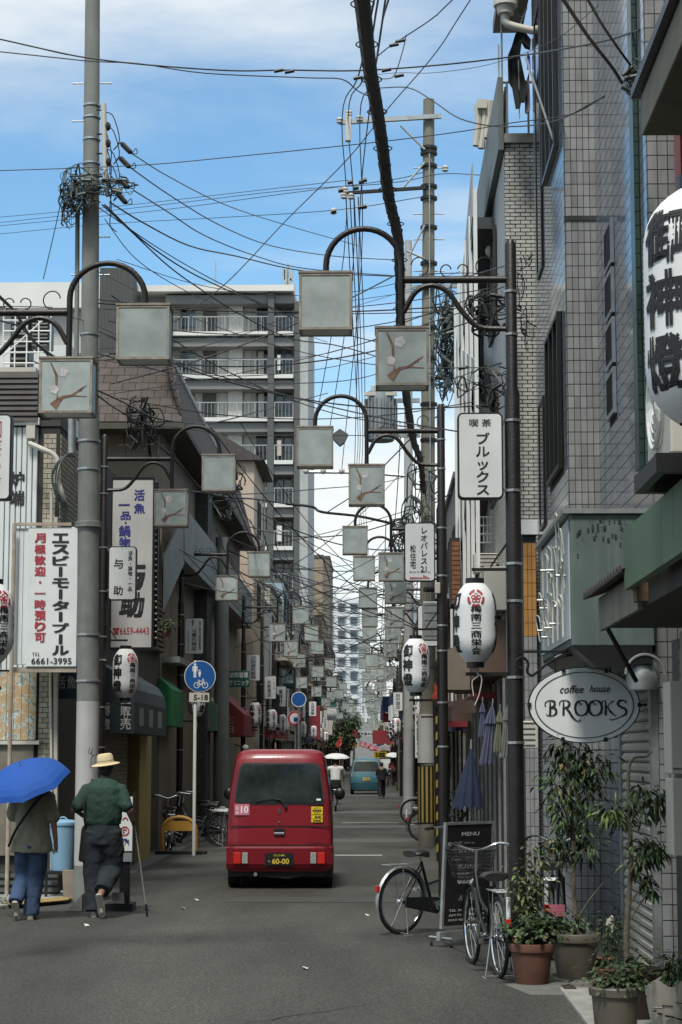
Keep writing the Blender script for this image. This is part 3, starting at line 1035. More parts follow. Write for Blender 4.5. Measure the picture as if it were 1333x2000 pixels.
# laundry: black garments hung high on the balcony
LA = empty('laundry', (1.75, 23.4, 10.3), 0, 'black clothes hanging from a pole on the high balcony', 'laundry')
def cloth(pts, Y, m, name, par):
 n = len(pts)
 base = [Vector(P(a, b, Y)) for a, b in pts]
 mb = MB()
 fr, bk = [], []
 for i, p in enumerate(base):
  w = .03 * math.sin(i * 2.1)
  fr.append(p + Vector((0, -.025 + w, 0)))
  bk.append(p + Vector((0, .025 + w, 0)))
 k = len(mb.v)
 mb.v += [tuple(p) for p in fr + bk]
 mb.f.append(tuple(range(n)))
 mb.f.append(tuple(range(2 * n - 1, n - 1, -1)))
 for i in range(n):
  j = (i + 1) % n
  mb.f.append((i, n + i, n + j, j))
 return mb.build(name, m, par)
M_BCL = mat('black_cloth', (0.012, 0.014, 0.013), 0.9, 0, 0.2, 9)
cloth([(1017, 52), (1028, 64), (1037, 80), (1036, 97), (1026, 92), (1019, 84), (1016, 110), (1026, 155), (1031, 168), (1025, 200), (1019, 198), (1016, 212), (1008, 212), (1001, 170), (993, 160), (992, 110), (1000, 90), (1006, 70)], 23.3, M_BCL, 'garment', LA)
cloth([(1031, 100), (1036, 112), (1037, 135), (1030, 135), (1030, 112)], 23.35, mat('blue_cloth', (0.08, 0.13, 0.4), .8), 'garment', LA)
cloth([(1026, 165), (1034, 140), (1036, 215), (1030, 222), (1026, 218)], 23.4, mat('grey_cloth', (0.2, 0.2, 0.24), .8), 'garment', LA)
mb = MB(); mb.tube([P(1017, 50, 23.35), P(1029, 14, 23.35)], .012, 6); mb.tube([P(1013, 112, 23.3), P(1015, 232, 23.3)], .008, 6)
mb.each('hanging_pole', M_STEEL, LA)
# outdoor unit hoods on the parapet
UH = empty('pipe_cover', (1.5, 26.5, 9.5), 0, 'bundle of beige pipe covers outside the grey parapet, high up', 'pipes')
mb = MB()
for (a, b, c, d) in ((935, 205, 930, 285), (948, 200, 940, 290), (957, 198, 948, 270)):
 mb.tube([P(a, b, 26.3), P((a + c) / 2 + 2, (b + d) / 2, 26.3), P(c, d, 26.3)], [.06, .045, .05], 8)
mb.box(P(932, 200, 26.3).x, 1.56, 26.2, 26.5, P(940, 215, 26.3).z, P(940, 198, 26.3).z)
mb.each('cover', M_CREAM, UH, smooth=True)


# ================================================================ generic row buildings
def shop_building(name, side, y0, y1, X, h, wm, label, awn=None, floors=2, group=None, seed=0, balcony=False, sign=None, depth=7, roof='flat',
     wwin=1.3, base=None, trim=M_ALU, cat='building', end_win=True):
 rng = random.Random(seed)
 r = empty(name, (X, y0, 0), 0, label, cat, group)
 s = side
 xa, xb = sorted((X, X + s * depth))
 mb = MB(); mb.box(xa, xb, y0 + .03, y1 - .03, 0, h)
 mb.build('wall', wm, r)
 mb = MB()
 if roof == 'flat':
  a, b = sorted((X - s * .08, X + s * (depth + .05)))
  mb.box(a, b, y0 + .02, y1 - .02, h + .003, h + .16)
 else:
  a, b = sorted((X - s * .35, X + s * (depth * .5)))
  mx_ = X + s * depth * .5
  mb.extrude([(X - s * .35, y0 - .2, h + .003), (mx_, y0 - .2, h + 1.7), (X + s * (depth + .35), y0 - .2, h + .003)], (0, y1 - y0 + .25, 0))
 mb.build('roof', base or M_DKWALL, r)
 fh = (h - 2.9) / max(floors - 1, 1)
 # ground floor opening
 g0, g1 = y0 + .35, y1 - .35
 a, b = sorted((X - s * .035, X - s * .005))
 mb = MB(); mb.box(a, b, g0, g1, 0, 2.35)
 kind_ = rng.choice(('shutter', 'shop_window', 'shutter'))
 gm = M_SHUT if kind_ == 'shutter' else M_GLASS
 op = mb.build(kind_, gm, r)
 mb = MB()
 if kind_ == 'shutter':
  for k in range(18):
   mb.box(a - s * .0 - .012 if s > 0 else b, a if s > 0 else b + .012, g0, g1, .05 + k * .125, .12 + k * .125)
  mb.build('slat', M_SHUT, op, kind='stuff')
 else:
  for k in range(4):
   y = g0 + (g1 - g0) * k / 3
   mb.box(min(a, a - s * .02), max(b, b - s * .02), y - .03, y + .03, 0, 2.35)
  mb.build('window_frame', trim, op)
 for f in range(1, floors):
  z = 2.9 + (f - 1) * fh
  n = max(1, int((y1 - y0) / 2.6))
  for k in range(n):
   yc = y0 + (k + .5) * (y1 - y0) / n
   side_window(r, X, (yc - wwin / 2, yc + wwin / 2, z + .55, min(z + 1.75, h - .2)), s, trim, rng.choice((M_GLASS, M_WGLASS)), .05)
  if balcony:
   mb = MB()
   a, b = sorted((X - s * .72, X - s * .003))
   mb.box(a, b, y0 + .3, y1 - .3, z - .12, z)
   bs = mb.build('balcony', wm, r)
   mb = MB()
   a2 = X - s * .7
   for k in range(int((y1 - y0) / .16)):
    y = y0 + .34 + k * .16
    if y < y1 - .34:
     mb.box(a2 - .012, a2 + .012, y - .01, y + .01, z, z + 1.0)
   for k in range(5):
    x = X - s * (.7 - k * .15)
    mb.box(x - .01, x + .01, y0 + .31, y0 + .33, z, z + 1.0)
   a, b = sorted((X - s * .72, X - s * .02))
   mb.box(a2 - .02, a2 + .02, y0 + .3, y1 - .3, z + 1.0, z + 1.04).box(a, b, y0 + .3, y0 + .34, z + 1.041, z + 1.07)
   mb.build('railing', M_CREAM if seed % 2 else trim, bs, kind=None)
 if awn:
  mb = MB()
  d = rng.uniform(.62, .85)
  z = 2.45
  mb.extrude([(X - s * .01, g0, z + .55), (X - s * d, g0, z + .18), (X - s * d, g0, z - .08), (X - s * (d - .02), g0, z - .08), (X - s * (d - .02), g0, z + .14), (X - s * .01, g0, z + .5)], (0, g1 - g0, 0))
  mb.poly([(X - s * .012, g0 + .01, z + .52), (X - s * d, g0 + .01, z + .16), (X - s * d, g0 + .01, z - .08), (X - s * .012, g0 + .01, z - .08)])
  mb.build('awning', awn, r)
 if end_win:
  for f in range(1, floors):
   z = 2.9 + (f - 1) * fh
   mb = MB(); x = X + s * 1.3
   mb.box(x - .4, x + .4, y0 - .02, y0 + .025, z + .6, min(z + 1.6, h - .15))
   w = mb.build('window', trim, r)
   mb = MB(); mb.box(x - .35, x + .35, y0 - .03, y0 - .021, z + .65, min(z + 1.55, h - .2)); mb.build('pane', M_WGLASS, w)
 # drainpipe
 mb = MB(); mb.tube([(X - s * .06, y1 - .2, 0), (X - s * .06, y1 - .2, h)], .035, 6); mb.build('downpipe', rng.choice((M_CREAM, M_STEEL, M_WHITE)), r)
 return r

# ================================================================ LEFT SIDE
XL = -4.22
M_BRL = mat('tan_brick', (0.36, 0.33, 0.255), 0.75, 0, 0.15, 8, 0.1, 60, 0.3, 2, (0.2, 0.18, 0.13), rnd=.12, cell=(.2, .2, .0675))
M_SHEET = mat('white_ribbed_sheet', (0.64, 0.68, 0.67), 0.5, 0, 0.06, 2, 0, 0, 0.3, 1.5, (0.35, 0.36, 0.34), streak=True)
M_SIDING = mat('dark_brown_siding', (0.05, 0.045, 0.04), 0.7, 0, 0.2, 5)
L1 = empty('corner_building', (XL, 25.6, 0), 0, 'corner building at left edge with white ribbed sheeting, tan brick edge and peeling mural', 'building')
mb = MB(); mb.box(-12, XL - .001, 25.62, 29.6, 0, 6.15); mb.build('wall', M_GROUT, L1)
mb = MB()
# ribbed white sheet
xs0, zs0 = XZ(76, 832, 25.6)
xs1, zs1 = XZ(76, 1305, 25.6)
for i in range(16):
 x = xs0 - (i + 1) * .072
 m_ = MB().extrude([(x + .004, 25.6, zs1 - .02), (x + .012, 25.585, zs1 - .02), (x + .06, 25.585, zs1 - .02), (x + .068, 25.6, zs1 - .02), (x + .068, 25.61, zs1 - .02), (x + .004, 25.61, zs1 - .02)], (0, 0, zs0 - zs1))
 m_.build('sheet_panel', M_SHEET, L1)
mb = MB(); mb.box(-7, xs0 + .02, 25.52, 25.6, zs0 + .005, zs0 + .10); mb.build('gutter', M_WHITE, L1)
mb = MB(); mb.box(P(53, 850, 25.5).x, P(70, 850, 25.5).x, 25.44, 25.59, P(60, 857, 25.5).z, P(60, 832, 25.5).z); mb.build('junction_box', M_CREAM, L1)
# dark siding / roof over it
mb = MB()
zr0, zr1 = P(40, 828, 25.6).z, P(40, 733, 25.6).z
for k in range(9):
 z = zr0 + .02 + (zr1 - zr0) * k / 9
 mb.obox((-8, 25.50, z), (8 + P(74, 800, 25.5).x, 0, 0), (0, .03, .085), (0, -.02, .0))
mb.build('siding_board', M_SIDING, L1)
mb = MB(); mb.box(-9, P(72, 730, 25.6).x, 25.55, 29.5, zr1 + .04, zr1 + .10); mb.build('roof_edge', M_CREAM, L1)
# bricks, corner column
rng = random.Random(5)
bw, bh = .118, .0675
x0b = P(79, 1200, 25.6).x
cells = []
zb = 1.2
for j in range(75):
 z = zb + j * bh
 off = 0 if j % 2 else .06
 if z > 6.05:
  break
 for (a, b) in ((0, .058 + off), (.058 + off, .175)) if off < .1 else ():
  cells.append((a + .004, b - .004, z + .004, z + bh - .004))
piece_tiles(L1, 'brick', M_BRL, (x0b, 25.62, 0), (1, 0, 0), (0, 0, 1), (0, -1, 0), cells, .016)
mb = MB()
tiles(mb, (XL, 25.64, zb), (0, 1, 0), (0, 0, 1), (1, 0, 0), 18, 72, .215, bh, .012, .014, stagger=.5)
mb.build('brick_courses', M_BRL, L1, kind='stuff')
mb = MB(); mb.box(-7, XL + .01, 25.6, 29.6, 6.16, 6.24); mb.build('coping', M_SIDING, L1)
# mural and ledges
def mural():
 m = bpy.data.materials.new('peeling_mural')
 m.use_nodes = True
 t = m.node_tree; b = t.nodes['Principled BSDF']; b.inputs['Roughness'].default_value = .8
 nn, ll = t.nodes.new, t.links.new
 geo = nn('ShaderNodeNewGeometry')
 n_ = nn('ShaderNodeTexNoise'); n_.inputs['Scale'].default_value = 5.5; n_.inputs['Detail'].default_value = 4; n_.inputs['Distortion'].default_value = 1.6
 ll(geo.outputs['Position'], n_.inputs['Vector'])
 cr_ = nn('ShaderNodeValToRGB'); cr_.color_ramp.interpolation = 'CONSTANT'
 e = cr_.color_ramp.elements
 e[0].position = 0; e[0].color = (0.42, 0.30, 0.17, 1)
 e[1].position = .45; e[1].color = (0.5, 0.42, 0.28, 1)
 for p_, c_ in ((.52, (.2, .25, .23, 1)), (.57, (.52, .58, .56, 1)), (.66, (.25, .29, .26, 1)), (.7, (.5, .45, .3, 1))):
  x = e.new(p_); x.color = c_
 ll(n_.outputs['Fac'], cr_.inputs[0]); ll(cr_.outputs[0], b.inputs['Base Color'])
 return m
xa, za = XZ(73, 1312, 25.6); xb, zb_ = XZ(-30, 1445, 25.6)
mu = mural()
for i in range(9):
 x = xa - (i + 1) * .098
 MB().box(x + .003, x + .095, 25.58, 25.615, zb_, za).build('mural_board', mu, L1)
mb = MB(); mb.box(-7, xa + .06, 25.5, 25.62, zb_ - .06, zb_ - .01); mb.build('ledge', M_CREAM, L1)
mb = MB(); mb.box(-7, xa - .02, 25.55, 25.62, .5, zb_ - .065); mb.build('lower_panel', mat('dull_brown_panel', (0.16, 0.145, 0.115), .8, 0, .2, 5), L1)
# pipes by the corner
PP = empty('drainpipes', (XL, 25.4, 0), 0, 'bent cream pipe and cable bundle at the corner of the tan brick wall', 'pipes')
mb = MB(); mb.tube(catmull([P(58, 866, 25.3), P(85, 878, 25.2), P(105, 888, 25.2), P(114, 905, 25.2), P(113, 935, 25.2), P(120, 960, 25.2), P(128, 990, 25.3)], 4), .035, 8); mb.build('pipe', M_CREAM, PP, smooth=True)
mb = MB()
for k in range(9):
 a = random.Random(k)
 mb.tube(catmull([P(150 - a.random() * 15, 880 + a.random() * 12, 25.3), P(118 + a.random() * 8, 895, 25.1), P(100 + a.random() * 14, 930, 25.1), P(108 + a.random() * 10, 965, 25.1), P(120 + a.random() * 14, 990, 25.2), P(125 + a.random() * 6, 1030, 25.3)], 4), .008, 5)
mb.build('cable_bundle', M_CABLEG, PP)
mb = MB(); mb.tube([P(101, 960, 25.45), P(99, 1310, 25.45), P(101, 1500, 25.45), P(101, 1740, 25.45)], .018, 7); mb.tube([P(110, 1010, 25.5), P(109, 1740, 25.5)], .03, 8); mb.build('pipe', M_CREAM, PP)

# air conditioner cage on the corner building
CG = empty('cooling_unit_cage', (-4.6, 26.5, 6.9), 0, 'white barred cage with dark louvred cooling units on the left corner roof', 'cage')
x0, z1 = XZ(8, 605, 26.6); x1, z0 = XZ(98, 730, 26.6)
for k, (a, b, c, d) in enumerate(((22, 56, 618, 728), (62, 96, 612, 675))):
 u0, w1 = XZ(a, c, 26.9); u1, w0 = XZ(b, d, 26.9)
 u = MB().box(u0, u1, 26.9, 27.3, w0, w1).build('cooling_unit', M_BLACK, CG)
 mb = MB()
 for j in range(9):
  zz = w0 + (w1 - w0) * (j + .3) / 9
  mb.obox((u0 + .02, 26.895, zz), (u1 - u0 - .04, 0, 0), (0, -.02, -.03), (0, 0, .012))
 mb.each('louvre', M_DKWALL, u)
mb = MB()
for k in range(5):
 x = x0 + (x1 - x0) * k / 4
 mb.tube([(x, 26.6, z0), (x, 26.6, z1)], .011, 6)
for k in range(7):
 z = z0 + (z1 - z0) * k / 6
 mb.tube([(x0, 26.6, z), (x1, 26.6, z)], .011, 6)
mb.tube([(x0, 26.6, z0 + .25), (x1, 26.6, z1 - .05)], .012, 6)
mb.build('cage_frame', M_WHITE, CG)
mb = MB(); mb.box(-9, x1 + .05, 26.5, 28.5, 6.24, z0 - .003); mb.build('plinth', M_SIDING, CG)
mb = MB(); mb.box(-8, P(100, 700, 26.8).x, 28.6, 29.5, 6.25, 7.9); mb.build('rooftop_wall', M_SHEET, CG)

# ---------------- building with the tall restaurant banner
L1b = empty('restaurant_building', (XL, 30, 0), 0, 'dark fish restaurant building behind the big concrete pole', 'building')
mb = MB(); mb.box(-10, XL, 30.0, 37.8, 0, 6.3); mb.build('wall', mat('dark_brown_wall', (0.05, 0.047, 0.04), .8, 0, .2, 3), L1b)
mb = MB()
for k in range(11):
 z = 3.75 + k * .095
 mb.box(XL, XL + .14, 31.0, 37.7, z, z + .06)
mb.each('slat', mat('brown_wood_slat', (0.10, 0.075, 0.05), .75, 0, .3, 12), L1b)
mb = MB(); mb.box(XL + .002, XL + .05, 30.0, 31.4, 0, 2.3); mb.build('wall_panel', mat('warm_beige_wall', (0.30, 0.285, 0.23), .8, 0, .1, 3), L1b)
MC_ = MB(); tiles(MC_, (XL + .03, 31.45, 0), (0, 1, 0), (0, 0, 1), (1, 0, 0), 7, 33, .2, .07, .01, .012, stagger=.5); MC_.build('brick_courses', M_BRL, L1b, kind='stuff')
mb = MB(); mb.box(XL + .002, XL + .22, 33.1, 34.8, 0, 2.35); mb.build('yellow_column', mat('ochre_column', (0.40, 0.31, 0.11), .7, 0, .1, 3), L1b)
mb = MB(); mb.box(-4.9, -4.25, 29.98, 30.02, 0, 2.3); mb.build('doorway', M_BLACK, L1b)
# curtain board of the entrance
mb = MB(); x0, z1 = XZ(109, 1310, 25.9); x1, z0 = XZ(152, 1365, 25.9)
MB().box(XL - .02, XL + .02, 25.8, 29.5, 0, 2.75).build('opening_shade_panel', M_BLACK, L1)  # black slab painted as the shade inside the open shop front
nr = empty('shop_curtain', (x0, 25.9, z0), 0, 'dark blue shop curtain with pale writing left of the big concrete pole', 'curtain')
mb.box(x0, x1, 25.88, 25.9, z0, z1); mb.build('cloth', mat('indigo_cloth', (0.02, 0.035, 0.06), .9), nr)
lettering(nr, [('活', x0 + .08, (z0 + z1) / 2 + .03, .12, .17), ('魚', x0 + .22, (z0 + z1) / 2 + .03, .12, .17)], 25.875, mat('pale_grey_print', (0.3, 0.33, 0.33)))

# parapet stairs / balconies seen beyond the banner
M_PARG = mat('pale_blue_grey_parapet', (0.24, 0.26, 0.26), .7, 0, .1, 2, 0, 0, .4, 1.5, (.12, .13, .12), streak=True)
# ---------------- building L2 with mansard roof
M_SHING = mat('brown_roof_shingle', (0.062, 0.048, 0.041), 0.8, 0, 0.15, 8, 0.1, 60, 0.3, 3, (.06, .05, .045), rnd=.18)
L2 = empty('mansard_building', (XL, 38, 0), 0, 'three storey house with steep brown shingle roof behind the second left lamp', 'house')
mb = MB(); mb.box(-11, XL, 38.0, 60.0, 0, 8.1); mb.build('wall', mat('ochre_brown_wall', (0.17, 0.14, 0.10), .8, 0, .15, 2, 0, 0, .4, 1.5, (.08, .075, .06), streak=True), L2)
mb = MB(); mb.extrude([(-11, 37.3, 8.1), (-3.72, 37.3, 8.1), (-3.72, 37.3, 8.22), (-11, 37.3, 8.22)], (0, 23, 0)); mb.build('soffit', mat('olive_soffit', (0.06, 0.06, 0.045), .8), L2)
zb0, zt0 = 8.23, 9.85
mb = MB(); mb.poly([(-11, 37.35, zb0), (-3.78, 37.35, zb0), (-4.2, 38.6, zt0), (-11, 38.6, zt0)])
mb.poly([(-3.78, 37.35, zb0), (-3.78, 60, zb0), (-4.25, 60, zt0), (-4.2, 38.6, zt0)])
mb.poly([(-11, 38.6, zt0), (-4.2, 38.6, zt0), (-4.25, 60, zt0), (-11, 60, zt0)])
rf = mb.build('roof', M_SIDING, L2)
U = Vector((1, 0, 0)); V = Vector((0, 1.25, zt0 - zb0)).normalized(); slope = math.hypot(1.25, zt0 - zb0)
Nn = U.cross(V)
cells = []
rng = random.Random(2)
nr_ = 9
for j in range(nr_):
 v0 = slope * j / nr_
 off = rng.uniform(0, .2)
 for i in range(11):
  u0 = 4.42 + i * .26 + off * 0 + (.13 if j % 2 else 0)
  u1 = min(u0 + .25, 7.22 - .35 * j / nr_)
  if u1 - u0 > .05:
   cells.append((u0, u1, v0, v0 + slope / nr_ - .012))
piece_tiles(rf, 'shingle', M_SHING, (-11, 37.35, zb0), U, V, Nn, cells, .03)
mb = MB()
U2 = Vector((0, 1, 0)); V2 = Vector((-.45, 0, zt0 - zb0)); sl2 = V2.length; V2.normalize()
tiles(mb, (-3.78, 37.4, zb0), U2, V2, Vector((V2.z, 0, -V2.x)), 45, 10, .5, sl2 / 10, .02, .04, stagger=.5)
mb.build('shingle_courses', M_SHING, rf, kind='stuff')
mb = MB(); mb.tube([(-4.18, 37.9, zt0 - .0), (-4.23, 60, zt0 + .02)], .06, 6); mb.build('ridge_flashing', M_WHITE, rf)
mb = MB(); mb.obox((XL, 38.1, 5.6), (.45, 0, 0), (0, 21, 0), (0, 0, .14)); bl = mb.build('balcony', M_PARG, L2)
mb = MB(); mb.box(XL + .42, XL + .46, 38.1, 59, 5.75, 6.65); mb.build('parapet', M_PARG, bl)
mb = MB(); mb.poly([(XL + .43, 34.5, 4.3), (XL + .43, 38.4, 5.6), (XL + .43, 38.4, 6.6), (XL + .43, 34.5, 5.3)]).poly([(XL + .40, 34.5, 5.3), (XL + .40, 38.4, 6.6), (XL + .40, 38.4, 5.6), (XL + .40, 34.5, 4.3)])
mb.build('stair_parapet', M_PARG, L2)
mb = MB(); mb.obox((XL + .003, 45, 0), (.3, 0, 0), (0, 1.2, 0), (0, 0, 7.9)); mb.build('stone_pier', mat('dark_stone', (0.045, 0.047, 0.045), .8, 0, .4, 10), L2)
mb = MB(); mb.obox((XL + .003, 38.3, 3.6), (.35, 0, 0), (0, 6, 0), (0, 0, .12)); mb.build('balcony', M_PARG, L2)

for nm, (yy0, yy1, xx, z0, z1, zt), mm, lab in (
  ('awning', (37.6, 39.6, -3.92, 2.35, 3.05, 3.3), mat('bright_green_canvas', (0.015, 0.16, 0.055), .7), 'bright green awning left of the lamp post with the blue round sign'),
  ('awning', (45.4, 48.4, -3.72, 2.35, 2.95, 3.3), mat('grey_green_canvas', (0.12, 0.21, 0.14), .7), 'faded grey-green awning between the bright green and the red one'),
  ('awning', (51.0, 56.0, -3.45, 2.3, 2.85, 3.5), mat('dark_red_canvas', (0.22, 0.022, 0.03), .7), 'dark red awning with faint writing left of the van roof')):
 mb = MB()
 mb.extrude([(XL + .01, yy0, zt), (xx, yy0, z1), (xx, yy0, z0), (XL + .01, yy0, z0)], (0, yy1 - yy0, 0))
 a = tag(mb.build(nm, mm, None), lab, 'awning')
 if 'red' in lab or 'grey-green' in lab:
  txt = 'COFFEE' if False else '喫茶'
  x, z = (XL + xx) / 2, (z0 + z1) / 2
  lettering(a, [('三', x, z + .12, .26, .16), ('日', x, z - .12, .22, .2)], yy0 - .012, mat('faint_awning_print', (0.30, 0.26, 0.24)), name='faint_print')
# green clinic sign
x0, z1 = XZ(446, 1310, 50); x1, z0 = XZ(488, 1342, 50)
cs = empty('clinic_sign', (x0, 50, z0), 0, 'dark green sign with two lines of white writing above the red awning', 'sign')
MB().box(x0, x1, 50, 50.06, z0, z1).build('board', mat('dark_green_board', (0.02, 0.10, 0.07), .5), cs, bevel=.01)
lettering(cs, [('訪問看護', (x0 + x1) / 2, z0 + .31, .48, .14), ('クリニック', (x0 + x1) / 2, z0 + .11, .5, .14)], 49.98, M_LWHITE)

# dark shop canopy box with pale characters, lower left
CB = empty('shop_canopy', (-4.2, 30, 2.2), 0, 'dark blue-green curved shop canopy with pale characters under the tall fish banner', 'awning')
M_CANO = mat('dark_teal_canvas', (0.025, 0.04, 0.042), .6, 0, .15, 3)
x0 = P(192, 1400, 29.6).x; x1 = P(262, 1400, 29.6).x
z0 = P(230, 1432, 29.6).z; z1 = P(230, 1325, 29.6).z
prof = [(x0, z0)] + [(x1, z0), (x1, z1 - .35), (x1 - .04, z1 - .15), (x1 - .14, z1), (x0, z1 + .25)]
MB().extrude([(x, 29.6, z) for x, z in prof], (0, 4.6, 0)).build('canopy_body', M_CANO, CB)
lettering(CB, [('博', x0 + .12, z0 + .36, .13, .2), ('惣', x0 + .12, z0 + .14, .13, .17), ('販', x0 + .42, z0 + .36, .16, .2), ('売', x0 + .42, z0 + .14, .16, .18)], 29.585, mat('pale_canopy_print', (0.5, 0.52, 0.52)))
mb = MB()
for k in range(3):
 mb.box(x1 + .002, x1 + .008, 30.2 + k * 1.3, 30.8 + k * 1.3, z0 + .12, z0 + .4)
mb.each('menu_patch', mat('pale_canopy_patch', (0.25, 0.29, 0.30)), CB)

# beige pink gable house
L3 = shop_building('gabled_house', -1, 62, 67, -3.92, 11.2, mat('pink_beige_render', (0.46, 0.37, 0.29), .8, 0, .08, 2, 0, 0, .3, 1, (.3, .25, .2), streak=True),
     'pink-beige gabled house in front of the tall apartment block', None, 4, None, 6, roof='gable', base=M_SIDING, depth=5)

# ================================================================ APARTMENT BLOCK
YA = 136.0
M_APW = mat('apartment_grey_panel', (0.42, 0.42, 0.395), .8, 0, .05, .5)
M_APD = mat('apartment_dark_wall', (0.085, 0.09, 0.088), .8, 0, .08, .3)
M_APS = mat('apartment_slab_white', (0.60, 0.60, 0.56), .7, 0, .05, .3)
M_APR = mat('apartment_railing', (0.30, 0.31, 0.295), .5, 0, .05, .3)
AP = empty('apartment_block', (-9, YA, 0), 0, 'ten storey grey apartment block with white balcony edges towering over the houses', 'building')
def ax(px, py=900, Y=YA):
 return P(px, py, Y).x
def az(py, px=500, Y=YA):
 return P(px, py, Y).z
xr = ax(602)
MB().box(-42, xr - .9, YA + 1.6, YA + 14, 0, az(572)).build('wall', M_APW, AP)
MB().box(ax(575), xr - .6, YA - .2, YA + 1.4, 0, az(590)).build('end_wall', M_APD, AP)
MB().box(xr - .598, xr, YA - .1, YA + 14, 0, az(592)).build('end_strip', mat('apartment_pale_strip', (0.36, 0.38, 0.37), .8), AP)
MB().box(-42, ax(574), YA - .6, YA + 14.5, az(572), az(560)).build('roof', M_APS, AP)
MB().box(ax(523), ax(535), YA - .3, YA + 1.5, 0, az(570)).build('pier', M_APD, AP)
floors_y = [653 + 83.8 * k for k in range(-0, 11)]
M_DOOR = mat('apartment_door', (0.5, 0.5, 0.47), .6)
for k, fy in enumerate(floors_y):
 z = az(fy)
 if z < 4:
  break
 for (xa_, xb_, nm) in ((ax(318 if k else 330), ax(522.5), 1), (ax(536), ax(573), 2)):
  s_ = MB().box(xa_, xb_, YA - .3, YA + 1.55, z - .12, z + .16).build('balcony', M_APS, AP)
  mb = MB()
  nb = int((xb_ - xa_) / .26)
  for i in range(nb + 1):
   x = xa_ + .03 + (xb_ - xa_ - .06) * i / nb
   mb.box(x - .012, x + .012, YA - .26, YA - .22, z + .16, z + 1.2)
  mb.box(xa_, xb_, YA - .28, YA - .2, z + 1.2, z + 1.27)
  for i in range(int((xb_ - xa_) / 1.3) + 1):
   x = xa_ + .03 + i * 1.3
   if x < xb_:
    mb.box(x - .03, x + .03, YA - .28, YA - .2, z + .16, z + 1.2)
  mb.build('railing', M_APR, s_)
 zz = z + .17
 for (a, b, hh, mm, nm) in ((346, 360, 2.0, M_GLASS, 'window'), (361.5, 376, 2.0, M_WGLASS, 'window'), (497, 521, 2.1, M_GLASS, 'window'), (538, 552, 2.2, M_WGLASS, 'window'), (553.5, 569, 2.2, M_WGLASS, 'window')):
  if k == 0 and a < 330:
   continue
  w_ = MB().box(ax(a) - .05, ax(b) + .05, YA + 1.52, YA + 1.598, zz + (.5 if b < 380 else 0), zz + hh + .06).build(nm, M_APR, AP)
  MB().box(ax(a) + .04, ax(b) - .04, YA + 1.49, YA + 1.519, zz + (.55 if b < 380 else .05), zz + hh).build('pane', mm, w_)
 if k:
  MB().box(ax(333), ax(345), YA + 1.0, YA + 1.4, zz, zz + .75).build('outdoor_unit', M_APS, AP)
 if k % 3:
  MB().box(ax(500 + k), ax(511 + k), YA + 1.44, YA + 1.48, zz + .3, zz + 2.0).build('curtain', M_CREAM, AP)
 if k % 2:
  MB().box(ax(541), ax(546 + k), YA + .3, YA + .34, zz + .4, zz + 1.5).build('laundry_sheet', (M_WHITE, M_CREAM)[k % 4 > 1], AP)
 for (a, b) in ((391, 418), (425, 441), (473, 486)):
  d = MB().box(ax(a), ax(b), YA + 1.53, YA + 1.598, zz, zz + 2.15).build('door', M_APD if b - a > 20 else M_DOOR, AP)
 MB().box(ax(443), ax(471), YA + .9, YA + 1.598, zz, zz + 2.6).build('pier', mat('apartment_light_pier', (0.52, 0.52, 0.49), .8), AP)
 MB().box(ax(320), ax(574), YA + .0, YA + 1.59, z + 2.25, z + 2.87).build('beam', mat('apartment_beam', (0.2, 0.2, 0.19), .8), AP)
DT = empty('rooftop_tower', (-15, YA, 33), 0, 'dark ribbed rooftop block left of the apartment block roof, behind the arch', 'building')
x0, z1 = XZ(196, 523, YA - 3); x1, z0 = XZ(258, 720, YA - 3)
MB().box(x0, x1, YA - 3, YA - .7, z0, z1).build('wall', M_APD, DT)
mb = MB()
for k in range(24):
 x = x0 + (x1 - x0) * (k + .2) / 24
 mb.box(x, x + .04, YA - 3.06, YA - 3, z0, z1)
mb.build('rib', M_APD, DT, kind='stuff')
MB().box(-44, ax(330), YA - 1.5, YA + 1.5, 0, az(600)).build('side_wing', M_APW, AP)
MB().box(-44, ax(232), YA - 2.5, YA - 1.5, az(615), az(566)).build('parapet', M_APS, AP)
AN = empty('antenna_mast', (ax(558), YA + 3, az(560)), 0, 'mobile phone antenna cluster on the apartment roof', 'antenna')
mb = MB(); mb.tube([(ax(558), YA + 3, az(560)), (ax(558), YA + 3, az(495))], .07, 6); mb.build('mast', M_STEEL, AN)
mb = MB()
for (a, b, c) in ((549, 505, 528), (553, 508, 545), (565, 510, 530), (562, 525, 548), (570, 535, 552)):
 mb.box(ax(a) - .1, ax(a) + .12, YA + 2.8, YA + 3.0, az(c), az(b))
mb.each('antenna_panel', M_STEEL, AN)
mb = MB(); mb.tube([(ax(412), YA + 3, az(562)), (ax(412), YA + 3, az(490))], .05, 5)
tag(mb.build('lightning_rod', M_STEEL), 'thin lightning rod on the apartment roof', 'rod')

